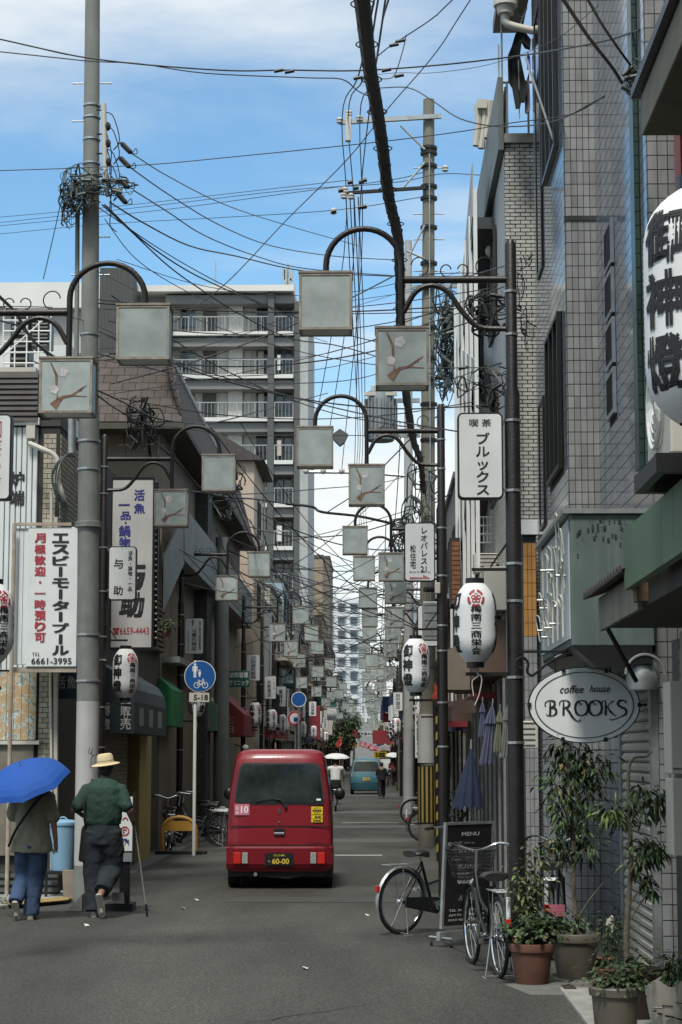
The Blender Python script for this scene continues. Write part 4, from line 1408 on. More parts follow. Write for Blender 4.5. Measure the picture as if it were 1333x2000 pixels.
# ================================================================ HIGH-RISES FAR AWAY
def tower(px0, px1, pyt, Y, lab, m1, m2, fl=.9, seed=1):
 x0, zt = XZ(px0, pyt, Y); x1, _ = XZ(px1, pyt, Y)
 t = empty('high_rise', ((x0 + x1) / 2, Y, 0), 0, lab, 'building', 'high-rise blocks far down the street')
 MB().box(x0, x1, Y, Y + 14, 0, zt).build('wall', m1, t)
 mb = MB(); z = 8; 
 nb = max(2, int((x1 - x0) / 3.6))
 while z < zt - 1:
  for i in range(nb):
   w = (x1 - x0) / nb
   mb.box(x0 + w * i + .5, x0 + w * (i + 1) - .4, Y - 1.0, Y, z, z + 1.0)
  z += 3
 mb.build('balcony', m2, t, kind='stuff')
 mb = MB(); z = 9.1
 while z < zt - 1:
  for i in range(nb):
   w = (x1 - x0) / nb
   mb.box(x0 + w * i + .7, x0 + w * (i + 1) - .6, Y - .1, Y - .01, z, z + 1.6)
  z += 3
 mb.build('window', mat('far_tower_glass', (0.16, 0.2, 0.22), .3), t, kind='stuff')
 return t
M_TW = mat('far_tower_white', (0.58, 0.61, 0.62), .7, 0, .03, .1)
M_TW2 = mat('far_tower_balcony', (0.58, 0.62, 0.64), .7, 0, .03, .1)
tower(655, 703, 1166, 430, 'white high-rise with rows of balconies far down the street', M_TW, M_TW2)
tower(632, 655, 1152, 470, 'slimmer pale high-rise just left of the balconied tower', M_TW, M_TW2)
tower(596, 636, 1180, 330, 'grey slab block right beside the apartment block edge, far away', M_APW, M_APS)
tower(704, 722, 1225, 500, 'lowest pale tower right of the white high-rise', M_TW, M_TW2)

# ================================================================ ROWS OF SHOPHOUSES
CAN = [None, mat('dark_red_canvas', (0.22, 0.022, 0.03)), mat('navy_canvas', (0.02, 0.03, 0.09), .8), mat('brown_canvas', (0.085, 0.05, 0.035), .8), mat('beige_canvas', (0.26, 0.23, 0.17), .8), mat('teal_canvas', (0.03, 0.12, 0.11), .8)]
WAL = [mat('render_cream', (0.36, 0.34, 0.27), .8, 0, .1, 2, 0, 0, .35, 1, (.2, .18, .14), streak=True), mat('render_grey', (0.24, 0.25, 0.24), .8, 0, .1, 2, 0, 0, .35, 1, (.12, .12, .11), streak=True),
  mat('render_white', (0.45, 0.46, 0.44), .8, 0, .08, 2, 0, 0, .35, 1, (.25, .25, .22), streak=True), mat('render_brown', (0.15, 0.11, 0.08), .8, 0, .12, 2, 0, 0, .3, 1, (.07, .06, .05), streak=True),
  mat('render_blue', (0.26, 0.34, 0.38), .8, 0, .1, 2, 0, 0, .3, 1, (.15, .18, .2), streak=True), mat('render_tan', (0.28, 0.22, 0.15), .8, 0, .12, 2, 0, 0, .3, 1, (.15, .12, .08), streak=True)]
RW = [  # y0,y1,X,h,wall,awning,floors,balcony,label
 (33.1, 40.0, 1.95, 7.2, 2, 3, 3, False, 'white render shophouse beyond the white brick building with a brown canopy'),
 (40.2, 47.5, 1.9, 6.6, 3, 1, 2, True, 'brown brick-coloured shophouse beside the big utility pole'),
 (47.7, 56.0, 2.0, 8.6, 1, 2, 3, True, 'grey three storey shophouse with navy awning on the right'),
 (56.2, 66, 1.9, 6.4, 0, 4, 2, False, 'cream two storey shophouse on the right, fourth past the white brick'),
 (66.2, 74, 1.95, 9.5, 2, 5, 3, True, 'tall white shophouse on the right with teal awning'),
 (74.2, 86, 1.9, 6.8, 5, 3, 2, False, 'tan shophouse on the right near the blue car'),
 (86.2, 98, 2.0, 8.0, 1, 1, 3, True, 'grey balconied shophouse on the right beyond the blue car'),
 (98.2, 112, 1.9, 6.5, 0, 2, 2, False, 'cream shophouse on the right beside the white umbrella'),
 (112.2, 128, 1.95, 10.5, 4, 5, 4, True, 'pale blue four storey block on the far right side'),
 (128.2, 150, 1.9, 7.0, 3, 4, 2, False, 'brown low shophouse on the far right side')]
SGC = [('white', M_SIGNW), ('cream', M_CREAM), ('red', CAN[1]), ('brown', CAN[3]), ('teal', CAN[5]), ('navy', CAN[2]), ('white', M_SIGNW), ('yellow', mat('yellow_sign_sheet', (.5, .36, .05)))]
rng = random.Random(91)
for k in range(110):
 nm, mm = SGC[rng.randrange(8)]
 Y = rng.uniform(105, 318); lft = rng.random() < .5
 X = rng.uniform(-4.1, -2.7) if lft else rng.uniform(.3, 1.8)
 w, h = (rng.uniform(.35, .6), rng.uniform(.8, 2.2)) if rng.random() < .6 else (rng.uniform(.8, 1.5), rng.uniform(.4, .9))
 z = rng.uniform(2.4, 5.6)
 tag(MB().box(X - w / 2, X + w / 2, Y, Y + .12, z, z + h).build('projecting_sign', mm), '%s shop sign sticking out over the far end of the street, %s side' % (nm, 'left' if lft else 'right'), 'sign', 'far projecting shop signs')
LW = [
 (67.3, 77, XL, 7.4, 2, 1, 2, True, 'low white shophouse right beyond the pink-beige gable'),
 (77.3, 86, XL, 8.4, 0, 4, 3, True, 'cream balconied house beyond the pink-beige gable on the left'),
 (86.2, 95, XL + .1, 9.4, 4, None, 4, True, 'pale blue narrow house on the left before the apartment block'),
 (95.2, 106, XL, 7.6, 1, 2, 2, False, 'grey two storey house on the left with navy awning'),
 (106.2, 120, XL + .05, 8.4, 5, 4, 3, True, 'tan house on the left in front of the apartment block'),
 (120.2, 133, XL, 6.8, 3, 1, 2, False, 'brown house on the left just before the apartment block'),
 (152, 168, XL, 12.5, 5, 4, 4, True, 'tan tall house on the left beyond the apartment block')]
for i, (a, b, X, h, w, c, f, bal, lab) in enumerate(RW):
 shop_building('shophouse', 1, a, b, X, h, WAL[w], lab, CAN[c] if c else None, f, 'shophouses along the right side', 10 + i, bal)
for i, (a, b, X, h, w, c, f, bal, lab) in enumerate(LW):
 shop_building('shophouse', -1, a, b, X, h, WAL[w], lab, CAN[c] if c else None, f, 'shophouses along the left side', 40 + i, bal)
rng = random.Random(8)
y = 150.3
while y < 300:
 d = rng.uniform(9, 15)
 w = rng.choice(WAL)
 shop_building('shophouse', 1, y, y + d, 1.95, rng.uniform(6, 11), w, 'shophouse at the far end of the street, right side', rng.choice(CAN), rng.choice((2, 3)), 'far shophouses on the right', int(y), rng.random() < .4)
 y += d + .2
y = 168.3
while y < 300:
 d = rng.uniform(9, 15)
 w = rng.choice(WAL)
 shop_building('shophouse', -1, y, y + d, XL, rng.uniform(6, 12), w, 'shophouse at the far end of the street, left side', rng.choice(CAN), rng.choice((2, 3)), 'far shophouses on the left', int(y), rng.random() < .4)
 y += d + .2
# block that closes the street, and roofs behind the rows
EB = shop_building('street_end_building', 1, 326, 340, -14, 7, WAL[1], 'grey building closing the far end of the street', None, 4, None, 3, depth=30)
for (x0, x1, y0, y1, h, w, lab) in ((4, 22, 45, 70, 9.5, 1, 'grey block behind the right row of shops'), (6, 26, 80, 120, 12, 0, 'cream block behind the right row'), (9, 40, 130, 180, 17, 2, 'white block rising behind the right row far away'),
        (-40, -12, 160, 190, 15, 3, 'brown block behind the left row far away'), (-24, -13, 60, 90, 8.5, 1, 'grey block behind the pink-beige gable house'),
        (-20, -5.5, 200, 230, 22, 5, 'tan mid-rise over the left shophouses far down the street'), (-14, -6, 250, 270, 27, 3, 'brown mid-rise over the left shophouses near the high-rise')):
 b_ = empty('rear_block', (x0, y0, 0), 0, lab, 'building')
 MB().box(x0, x1, y0, y1, 0, h).build('wall', WAL[w], b_)
 MB().box(x0 - .1, x1 + .1, y0 - .1, y1, h + .003, h + .3).build('roof', M_DKWALL, b_)
 z = 3
 while z < h - 2:
  n = int((x1 - x0) / 3)
  for i in range(n):
   xx = x0 + 1 + i * 3
   f = MB().box(xx, xx + 1.6, y0 - .04, y0 + .02, z, z + 1.3).build('window', M_ALU, b_)
   MB().box(xx + .08, xx + 1.52, y0 - .06, y0 - .041, z + .08, z + 1.22).build('pane', M_WGLASS, f)
  z += 3

# ================================================================ ARCHED STREET LAMPS
M_POLEL = M_POLE


def lamp_box(parent, cx, ztop, prints, dep=.30, w=.46, h=.50):
 """glazed lamp box: rusty frame, panes on four sides and the bottom"""
 x0, x1, y0, y1, z0 = cx - w / 2, cx + w / 2, -dep / 2, dep / 2, ztop - h
 t = .022
 mb = MB()
 for x in (x0, x1 - t):
  for y in (y0, y1 - t):
   mb.box(x, x + t, y, y + t, z0, ztop)
 for z in (z0, ztop - t):
  for y in (y0, y1 - t):
   mb.box(x0 + t, x1 - t, y, y + t, z, z + t)
  for x in (x0, x1 - t):
   mb.box(x, x + t, y0 + t, y1 - t, z, z + t)
 mb.box(x0 - .006, x1 + .006, y0 - .006, y1 + .006, ztop, ztop + .018)
 fr = mb.build('lamp_box', M_BOXFR, parent, world_=False)
 p = .006
 MB().box(x0 + t, x1 - t, y0 + p, y0 + p + .008, z0 + t, ztop - t).build('pane', M_FROST, fr, world_=False)
 MB().box(x0 + t, x1 - t, y1 - p - .008, y1 - p, z0 + t, ztop - t).build('pane', M_FROST, fr, world_=False)
 MB().box(x0 + p, x0 + p + .008, y0 + t, y1 - t, z0 + t, ztop - t).box(x1 - p - .008, x1 - p, y0 + t, y1 - t, z0 + t, ztop - t).build('pane', M_FROST, fr, world_=False)
 MB().box(x0 + t, x1 - t, y0 + t, y1 - t, z0 + p, z0 + p + .008).build('pane', M_FROSTW, fr, world_=False)
 if prints:
  def q(u, v):
   return (x0 + t + (w - 2 * t) * u, y0 + p - .003, z0 + t + (h - 2 * t) * v)
  mb = MB()
  def strip(pts):
   l, r_ = [], []
   for i, (u, v, wd) in enumerate(pts):
    a = pts[max(i - 1, 0)]; b = pts[min(i + 1, len(pts) - 1)]
    du, dv = b[0] - a[0], b[1] - a[1]
    n = math.hypot(du, dv) or 1
    l.append((u - dv / n * wd, v + du / n * wd)); r_.append((u + dv / n * wd, v - du / n * wd))
   for i in range(len(pts) - 1):
    mb.quad(q(*l[i]), q(*r_[i]), q(*r_[i + 1]), q(*l[i + 1]))
  strip([(.18, .97, .012), (.24, .85, .02), (.31, .70, .03), (.31, .50, .022)])
  strip([(.25, .08, .09), (.36, .2, .055), (.45, .27, .03), (.62, .30, .022), (.78, .40, .018), (.93, .50, .008)])
  strip([(.33, .34, .004), (.34, .22, .03)])
  strip([(.6, .30, .015), (.95, .28, .006)])
  strip([(.76, .41, .012), (.83, .40, .02), (.82, .47, .004)])
  mb.each('branch_print', M_BRANCH, fr, world_=False)
  mb = MB()
  for cu, cv, r in ((.45, .78, .105), (.27, .42, .085)):
   mb.poly([(q(cu + r * (1 + .12 * math.cos(5 * a)) * math.cos(a), cv + r * (1 + .12 * math.cos(5 * a)) * math.sin(a))) for a in [2 * PI * k / 20 for k in range(20)]])
  mb.each('blossom_print', M_BLOSSOM, fr, world_=False)
 return fr


def scroll_pts(cx, z, r, flip=1, n=14):
 return [(cx + flip * r * math.cos(a) * (1 - .25 * i / n), 0, z + r + r * math.sin(a) * (1 - .15 * i / n)) for i, a in enumerate([-PI / 2 + 1.45 * PI * k / n for k in range(n + 1)])]


def lamp_master(sd, detailed=True):
 """sd=-1: pole right of the street, arm reaches to -X"""
 r = empty('arch_lamp', (0, 0, 0))
 bar_z, top_z = 5.91, 6.22
 mb = MB()
 mb.tube([(0, 0, 0), (0, 0, 4.9), (0, 0, 4.95), (0, 0, top_z), (0, 0, top_z + .04)], [.066, .066, .05, .05, .03], 12)
 if not detailed:
  mb.tube([(0, 0, bar_z), (sd * .95, 0, bar_z)], .03, 6)
  mb.tube([(sd * .95, 0, 5.46), (sd * .95, 0, bar_z)] + [(sd * (1.28 - .33 * math.cos(a)), 0, bar_z + .16 + .33 * math.sin(a)) for a in [PI * k / 8 for k in range(9)]] + [(sd * 1.61, 0, 5.94)], .025, 6)
  mb.build('pole', M_POLE, r, world_=False)
  b = MB(); b.box(sd * 1.61 - .23, sd * 1.61 + .23, -.14, .14, 5.44, 5.94).build('lamp_box', M_FROST, r, world_=False)
  b = MB(); b.box(sd * .95 - .23, sd * .95 + .23, -.14, .14, 4.95, 5.45).build('lamp_box', M_FROST, r, world_=False)
  mb = MB()
  for cx, z0 in ((sd * 1.61, 5.44), (sd * .95, 4.95)):
   for k in (0, 1):
    mb.box(cx - .235, cx + .235, -.15, -.135, z0 + k * .48, z0 + .02 + k * .48)
    mb.box(cx - .235 + k * .45, cx - .215 + k * .45, -.15, -.135, z0 + .02, z0 + .48)
  mb.build('frame', M_BOXFR, r, world_=False)
  return r
 mb.build('pole', M_POLE, r, smooth=True, world_=False)
 mb = MB()
 for z in (5.80, 5.42, 4.66, 4.05, 3.42, 3.1, 2.45, 1.9):
  mb.lathe([(.070 if z < 4.9 else .054, -.012), (.074 if z < 4.9 else .058, -.01), (.074 if z < 4.9 else .058, .01), (.070 if z < 4.9 else .054, .012)], 12, (0, 0, z))
 mb.each('band', M_BAND, r, world_=False)
 MB().tube([(sd * .04, 0, bar_z), (sd * .93, 0, bar_z)], .032, 10).build('crossbar', M_POLE, r, smooth=True, world_=False)
 br = catmull([(sd * .05, 0, 5.47), (sd * .28, 0, 5.49), (sd * .42, 0, 5.62), (sd * .55, 0, 5.80), (sd * .69, 0, 5.86), (sd * .83, 0, 5.80), (sd * .935, 0, 5.62)], 5)
 MB().tube(br, .024, 8).build('brace', M_POLE, r, smooth=True, world_=False)
 arch = [(sd * .95, 0, 5.46), (sd * .95, 0, 6.0)] + [(sd * (1.28 - .33 * math.cos(a)), 0, 6.04 + .33 * math.sin(a)) for a in [PI * k / 16 for k in range(17)]] + [(sd * 1.61, 0, 5.95)]
 MB().tube(arch, .027, 10).build('arch', M_POLE, r, smooth=True, world_=False)
 mb = MB()
 for cx, rr, fl in ((.22, .09, 1), (.42, .055, -1), (.56, .055, 1), (.80, .09, -1)):
  mb.tube(scroll_pts(sd * cx, bar_z + .03, rr, fl * sd), .006, 5)
 mb.tube(catmull([(sd * .1, 0, bar_z + .05), (sd * .42, 0, bar_z + .06), (sd * .80, 0, bar_z + .05)], 4), .004, 4)
 mb.each('scroll', M_POLE, r, world_=False)
 # lantern bracket
 mb = MB(); mb.box(*sorted((0, sd * .42)), -.012, .012, 2.465, 2.495).box(*sorted((0, sd * .36)), -.012, .012, 3.36, 3.385)
 mb.obox((sd * .03, -.01, 3.62), (sd * .17, 0, -.24), (0, .02, 0), (0, 0, .03))
 mb.each('bracket', M_POLE, r, world_=False)
 mb = MB(); mb.box(*sorted((sd * .04, sd * .1)), -.01, .01, 4.62, 4.65).box(*sorted((sd * .04, sd * .1)), -.01, .01, 4.05, 4.08)
 mb.each('sign_clamp', M_BAND, r, world_=False)
 lamp_box(r, sd * 1.61, 5.94, False)
 lamp_box(r, sd * .95, 5.45, True)
 return r


lampR = lamp_master(-1)
lampL = lamp_master(1)
lampRf = lamp_master(-1, False)
lampLf = lamp_master(1, False)
RL = [(16.6, 1.18), (24.6, .835), (35.5, 1.23), (40.9, 1.36), (48.7, 1.41), (55.8, 1.43), (63.5, 1.4)]
LLp = [(16.6, -3.62), (26.9, -3.80), (40.0, -4.02), (54.6, -3.72), (63.0, -3.70), (71, -3.75)]
ORD = ['nearest', 'second', 'third', 'fourth', 'fifth', 'sixth', 'seventh', 'eighth', 'ninth', 'tenth']
KR, KL = [], []
rng = random.Random(77)
y = 71.0
while y < 262:
 KR.append((y, 1.36 + rng.uniform(-.35, .2))); y += (7.2 if y < 110 else 5.2) * rng.uniform(.85, 1.15)
y = 79.0
while y < 262:
 KL.append((y, -3.75 + rng.uniform(-.25, .35))); y += (7.2 if y < 110 else 5.2) * rng.uniform(.85, 1.15)
REX = ['with the black kana sign and a paper lantern', 'carrying the white arrow sign, in front of the grey transformer', 'partly hidden behind the arrow-sign lamp',
  'just beyond the third, overlapping it', 'under the fourth lamp boxes in the picture', 'smaller, its boxes just below the fifth', 'smaller still, at the start of the dense cluster']
LEX = ['cut by left picture edge, rust-red box frame', 'behind the big concrete pole, boxes over the fish banner', 'its post beside the blue round sign',
  'with its post behind the red awning', 'just above the van roof line', 'small, beyond the fifth at the van roof']
used = set()
def put_lamp(master, Y, X, lab, grp):
 allk = KM
 if master.name in used:
  return _copy(master, (X, Y, 0), None, lab, grp, 'street lamp', allk)
 used.add(master.name)
 master.location = (X, Y, 0)
 tag(master, lab, 'street lamp', grp)
 return master
KM = kidmap()
for i, (Y, X) in enumerate(RL):
 put_lamp(lampR, Y, X, '%s right arch lamp, %s' % (ORD[i], REX[i]), 'arched street lamps on the right side')
for i, (Y, X) in enumerate(LLp):
 q_ = put_lamp(lampL, Y, X, '%s left arch lamp, %s' % (ORD[i], LEX[i]), 'arched street lamps on the left side')
 q_.scale = (1, 1, .953 if i == 0 else 1)
for i, (Y, X) in enumerate(KR):
 q_ = put_lamp(lampR if Y < 110 else lampRf, Y, X, 'small arched lamp in the dense far row on the right', 'far arched lamps on the right')
 q_.scale = (1, 1, rng.uniform(.84, 1.07))
for i, (Y, X) in enumerate(KL):
 q_ = put_lamp(lampL if Y < 110 else lampLf, Y, X, 'small arched lamp in the dense far row on the left', 'far arched lamps on the left')
 q_.scale = (1, 1, rng.uniform(.84, 1.07))

# ================================================================ SHOP SIGNS ON THE POLES
def shop_sign(X, Y, z, texts, label, w=.39, h=.75, inks=None, group='white shop signs clamped to the lamp poles', off=0):
 s = empty('shop_sign', (X, Y, z), 0, label, 'sign', group)
 pts = rrect(X - w / 2, X + w / 2, z - h / 2, z + h / 2, .045)
 MB().extrude([(a, Y - .05, b) for a, b in pts], (0, .10, 0)).build('case', M_BLACK, s)
 pts = rrect(X - w / 2 + .014, X + w / 2 - .014, z - h / 2 + .014, z + h / 2 - .014, .035)
 MB().extrude([(a, Y - .058, b) for a, b in pts], (0, .007, 0)).build('face', M_SIGNW, s)
 by = {}
 for t in texts:
  by.setdefault(t[5] if len(t) > 5 else 'k', []).append((t[0], X + t[1], z + t[2], t[3], t[4], {'bold': t[6] if len(t) > 6 else .012}))
 for k, items in by.items():
  lettering(s, items, Y - .062, {'k': M_INK, 'b': M_INKB, 'r': M_INKR}[k])
 return s


def place_sign(pole, sd, texts, label, dz=4.35, **kw):
 return shop_sign(pole[1] + sd * .28, pole[0], dz, texts, label, **kw)


place_sign(RL[0], -1, [('喫 茶', 0, .285, .19, .065), (vtext('ブルッ') + '\n' + vtext('クス'), .02, -.07, .12, .54)], 'white rounded sign reading in black kana, clamped high on the nearest right lamp pole')
s = place_sign(RL[1], -1, [(vtext('レオパレス') + '\n21', .055, .03, .09, .56), (vtext('松住宅'), -.085, -.06, .075, .30), ('06-6115-2881-21', 0, -.255, .27, .018)], 'white sign with two columns of characters over a pink arrow')
mb = MB(); X_, Y_, z_ = RL[1][1] - .28, RL[1][0] - .063, 4.35
mb.poly([(X_ - .13, Y_, z_ - .32), (X_ + .04, Y_, z_ - .325), (X_ + .04, Y_, z_ - .29), (X_ + .13, Y_, z_ - .335), (X_ - .13, Y_, z_ - .345)])
mb.build('arrow', mat('pink_arrow', (0.48, 0.15, 0.15)), s)
place_sign(RL[2], -1, [('音', -.02, .2, .15, .15), ('総', -.02, -.2, .15, .15)], 'white sign with two big characters left of the second right pole', dz=4.13)
place_sign(RL[4], -1, [(vtext('おかめ'), 0, 0, .16, .5)], 'small white sign with three kana beside the lower paper lantern', dz=3.4)
place_sign(LLp[0], 1, [(vtext('園芸の店'), .06, 0, .1, .62, 'r', 0), (vtext('フラワ'), -.08, .05, .07, .45, 'r', 0)], 'faded sign with dull red characters cut by the left edge')
place_sign(LLp[1], 1, [('与', -.055, .13, .13, .13), ('助', -.055, -.24, .13, .13), (vtext('活魚・鍋物・一品'), .11, .03, .06, .56)], 'small white sign with two large characters in front of the tall fish banner', dz=4.3)
place_sign(LLp[2], 1, [(vtext('山東刃物店'), 0, -.07, .10, .46), (vtext('包丁研ぎ修理販売'), .12, .02, .045, .6), (vtext('創業百年'), -.03, .27, .045, .13), (vtext('0666593838'), -.12, -.1, .03, .42)], 'white sign with five black characters just above the blue round sign', dz=4.22)
place_sign(LLp[3], 1, [(vtext('沢田歯科医院'), 0, 0, .15, .64)], 'white sign with a column of six characters above the red awning tip', dz=4.22)
place_sign(LLp[4], 1, [(vtext('天野商店'), -.03, -.04, .12, .52), (vtext('うどん'), .12, .12, .05, .35)], 'white sign above the left of the van, four black characters', dz=3.95)
place_sign(LLp[5], 1, [(vtext('東洋社'), 0, 0, .14, .5)], 'narrow white sign just right of the four character one', dz=3.9)
TXT = ['石川米店', '田中酒店', 'すし金', '中村薬局', '理容原', '森電器', '木村屋', '大西茶舗', '花よし', '福田']
for i, (Y, X) in enumerate(KR[:12]):
 place_sign((Y, X), -1, [(vtext(TXT[i % 10]), 0, 0, .17, .6)], 'tiny white pole sign in the far right row of lamps', group='far pole signs on the right', dz=4.2 - .3 * (i % 3))
for i, (Y, X) in enumerate(KL[:12]):
 place_sign((Y, X), 1, [(vtext(TXT[(i + 4) % 10]), 0, 0, .17, .6)], 'tiny white pole sign in the far left row of lamps', group='far pole signs on the left', dz=4.1 - .3 * (i % 3))

# ================================================================ PAPER LANTERNS
def lantern_master(R_=.178, H=.67, ribs=26, name='paper_lantern', seg=28):
 r = empty(name, (0, 0, 0))
 def rad(z):
  u = abs(z) / (H / 2)
  return R_ * (1 - max(0, (u - .35) / .65) ** (2.3 if R_ < .2 else 3.6) * .52)
 prof = []
 n = ribs * 2
 for i in range(n + 1):
  z = -H / 2 + H * i / n
  prof.append((rad(z) - (.0018 if i % 2 else 0), z))
 MB().lathe(prof, seg, (0, 0, 0), cap=False).build('paper_body', M_PAPER, r, smooth=True, world_=False)
 k = R_ / .178
 MB().lathe([(.075 * k, H / 2 - .012), (.08 * k, H / 2 - .01), (.08 * k, H / 2 + .045 * k), (.075 * k, H / 2 + .047 * k)], 20).build('top_ring', M_BLACK, r, world_=False)
 MB().lathe([(.07 * k, -H / 2 - .045 * k), (.075 * k, -H / 2 - .04 * k), (.075 * k, -H / 2 + .01), (.07 * k, -H / 2 + .012)], 20).build('bottom_ring', M_BLACK, r, world_=False)
 def put(base):
  def f(x, z, e=0):
   a = base + x / R_
   q = rad(z) + .004 + e
   return (q * math.sin(a), -q * math.cos(a), z)
  return f
 def wtext(items, base, m, nm='lettering'):
  mb = MB(); f = put(base)
  for t, cx, cz, w, h, b in items:
   vs, fs = fit(t, cx, cz, w, h, b)
   mb.add([f(x, z, e) for x, z, e in vs], fs)
  return mb.build(nm, m, r, world_=False)
 col = [(c, 0, H * (.16 - .105 * i), (.092 if c != '三' else .085) * k, (.062 if c != '三' else .05) * k, .03) for i, c in enumerate('梅南三商栄会')]
 wtext(col, 0, M_INK)
 mb = MB(); f = put(0); cz = H * .30; e = .078 * k
 for i in range(5):
  a0 = PI / 2 + i * 2 * PI / 5 + .16
  arc_band(mb, 0, cz, e * .72, e, a0 - .0, a0 + 2 * PI / 5 - .32, 5, f)
  a1 = PI / 2 + i * 2 * PI / 5
  arc_band(mb, e * .34 * math.cos(a1), cz + e * .34 * math.sin(a1), e * .13, e * .24, 0, 2 * PI, 10, f)
 arc_band(mb, 0, cz, 0.001, e * .12, 0, 2 * PI, 8, f)
 mb.build('emblem', M_INKR, r, world_=False)
 for base in (-1.3, 1.5):
  wtext([(c, 0, H * (.27 - .27 * i), .15 * k, .16 * k, .05) for i, c in enumerate('御神燈')], base, M_INK)
 return r


lan = lantern_master()
KM = kidmap()
LNT = [  # pole, side, rz, label
 (RL[0], -1, 0.0, 'white paper lantern facing us with red crest, hanging on the nearest right lamp pole'),
 (RL[1], -1, .62, 'white paper lantern left of the second right pole, big black characters on its left'),
 (RL[4], -1, .5, 'small paper lantern low on a far right pole under the blue banner'),
 (RL[6], -1, -.5, 'tiny paper lantern behind the grey wrapped utility pole on the right'),
 (LLp[0], 1, .75, 'grey looking paper lantern cut by the left picture edge'),
 (LLp[1], 1, .70, 'white paper lantern just right of the big concrete pole'),
 (LLp[2], 1, -1.0 + .35, 'white paper lantern under the blue round sign'),
 (LLp[3], 1, .8, 'paper lantern right of the red awning'),
 (LLp[4], 1, .45, 'left one of the three small lanterns over the van roof'),
 (LLp[5], 1, .2, 'middle one of the three small lanterns over the van roof')]
LNT += [(KL[0], 1, -.2, 'right one of the three small lanterns over the van roof')]
LNT += [(KL[i], 1, .3 * (i % 3), 'tiny paper lantern in the far left row') for i in range(1, 9)]
LNT += [(KR[i], -1, .3 * (i % 3), 'tiny paper lantern in the far right row') for i in range(0, 9)]
M_CORD = mat('white_cord', (0.5, 0.47, 0.4), .8)
for i, (p, sd, rz, lab) in enumerate(LNT):
 loc = (p[1] + sd * .335, p[0], 2.915)
 if i == 0:
  # cord tied round the bracket below
  mb = MB()
  mb.tube(catmull([(0, 0, -.38), (.02, -.02, -.45), (-.03, -.02, -.5), (-.02, -.02, -.62)], 4), .005, 5)
  mb.tube(catmull([(.01, -.02, -.43), (.05, -.03, -.47), (.03, -.02, -.60), (-.01, -.02, -.70)], 4), .005, 5)
  mb.tube([(0, 0, .38), (0, 0, .47)], .004, 4)
  mb.each('cord', M_CORD, lan, world_=False)
  lan.location = loc
  lan.rotation_euler = (0, 0, rz)
  tag(lan, lab, 'lantern', 'white paper festival lanterns')
  KM = kidmap()
 else:
  _copy(lan, loc, rz, lab, 'white paper festival lanterns' if 'far' not in lab else 'far paper lanterns', 'lantern', KM)
# the big one at the right edge
bl_ = lantern_master(.285, 1.06, 36, 'large_paper_lantern', 40)
bl_.location = (P(1383, 600, 8.6).x, 8.6, P(1383, 600, 8.6).z)
bl_.rotation_euler = (0, 0, .34)
tag(bl_, 'huge white ribbed paper lantern with bold black characters at the right picture edge', 'lantern')
mb = MB(); mb.tube([(0, 0, .5), (0, 0, 1.0)], .01, 5); mb.each('cord', M_CORD, bl_, world_=False)

# air conditioner outdoor unit near the right edge
OU = empty('outdoor_unit', (1.75, 9.9, 3.2), 0, 'beige outdoor air-conditioner unit on a dark bracket under the huge lantern', 'air conditioner')
xu = P(1266, 900, 10.3).x
zu = P(1265, 925, 10.2).z
MB().box(xu, xu + .30, 9.5, 10.3, zu, zu + .62).build('casing', M_CREAM, OU, bevel=.012)
MB().extrude([(xu + .09, 9.5, zu + .05), (xu + .27, 9.5, zu + .05), (xu + .27, 9.44, zu + .12), (xu + .27, 9.42, zu + .40), (xu + .09, 9.42, zu + .40), (xu + .09, 9.44, zu + .12)][:2] + [], (0, 0, 0)) if False else None
MB().box(xu + .10, xu + .28, 9.41, 9.499, zu + .06, zu + .36).build('valve_cover', M_CREAM, OU, bevel=.02)
mb = MB(); mb.torus((xu - .02, 9.9, zu + .31), .22, .012, 'X', 24, 5)
for k in range(4):
 mb.torus((xu - .02, 9.9, zu + .31), .05 + k * .045, .005, 'X', 20, 4)
mb.build('fan_grille', M_WHITE, OU)
mb = MB(); mb.box(xu - .08, xu + .85, 9.45, 9.52, zu - .1, zu - .005).box(xu - .08, xu + .85, 10.2, 10.27, zu - .1, zu - .005).box(xu - .08, xu - .03, 9.521, 10.199, zu - .1, zu - .01); mb.build('bracket', M_BLACK, OU)

# ================================================================ BIG SIGNS
# motor pool sign
MS = empty('parking_sign', (-4.0, 24.95, 3), 0, 'large white parking sign with black katakana and red characters left of the big pole', 'sign')
Ys = 24.95
x0, z1 = XZ(56, 1030, Ys); x1, z0 = XZ(149, 1302, Ys)
MB().box(x0 + .0, x1, Ys, Ys + .12, z0, z1).build('board', M_SIGNW, MS, bevel=.006)
xs, _ = XZ(29, 1031, Ys)
for k in range(3):
 w = (x0 - xs) / 3
 MB().box(xs + k * w + .003, xs + (k + 1) * w - .003, Ys + .02, Ys + .12, z0 + .03, z1 - .01).build('side_panel', M_SHEET, MS)
def pt_(px, py):
 return XZ(px, py, Ys)
def tcol(chars, px, py0, py1, wpx, **o):
 it = []
 n = len(chars)
 for i, c in enumerate(chars):
  a = py0 + (py1 - py0) * (i + .5) / n
  x, z = pt_(px, a)
  hh = (py1 - py0) / n * .86 / 152
  ww = wpx / 152
  if c in 'ー':
   ww *= .22
  if c in '一':
   hh *= .12
  if c in '・':
   ww *= .22; hh *= .25
  it.append((c if c != 'ー' else 'I', x, z, ww, hh, dict(bold=.045, **o)))
 return it
lettering(MS, tcol('エスビーモータープール', 119, 1040, 1281, 33), Ys - .008, M_INK)
lettering(MS, tcol('月極歓迎・一時預り可', 79, 1040, 1256, 22), Ys - .008, M_INKR)
xa_, za_ = pt_(71, 1278); xb2, zb2 = pt_(101, 1291)
lettering(MS, [('TEL', xa_, za_, .11, .045, {'bold': .0}), ('6661-3995', xb2, zb2, .52, .08, {'bold': .012})], Ys - .008, M_INK)
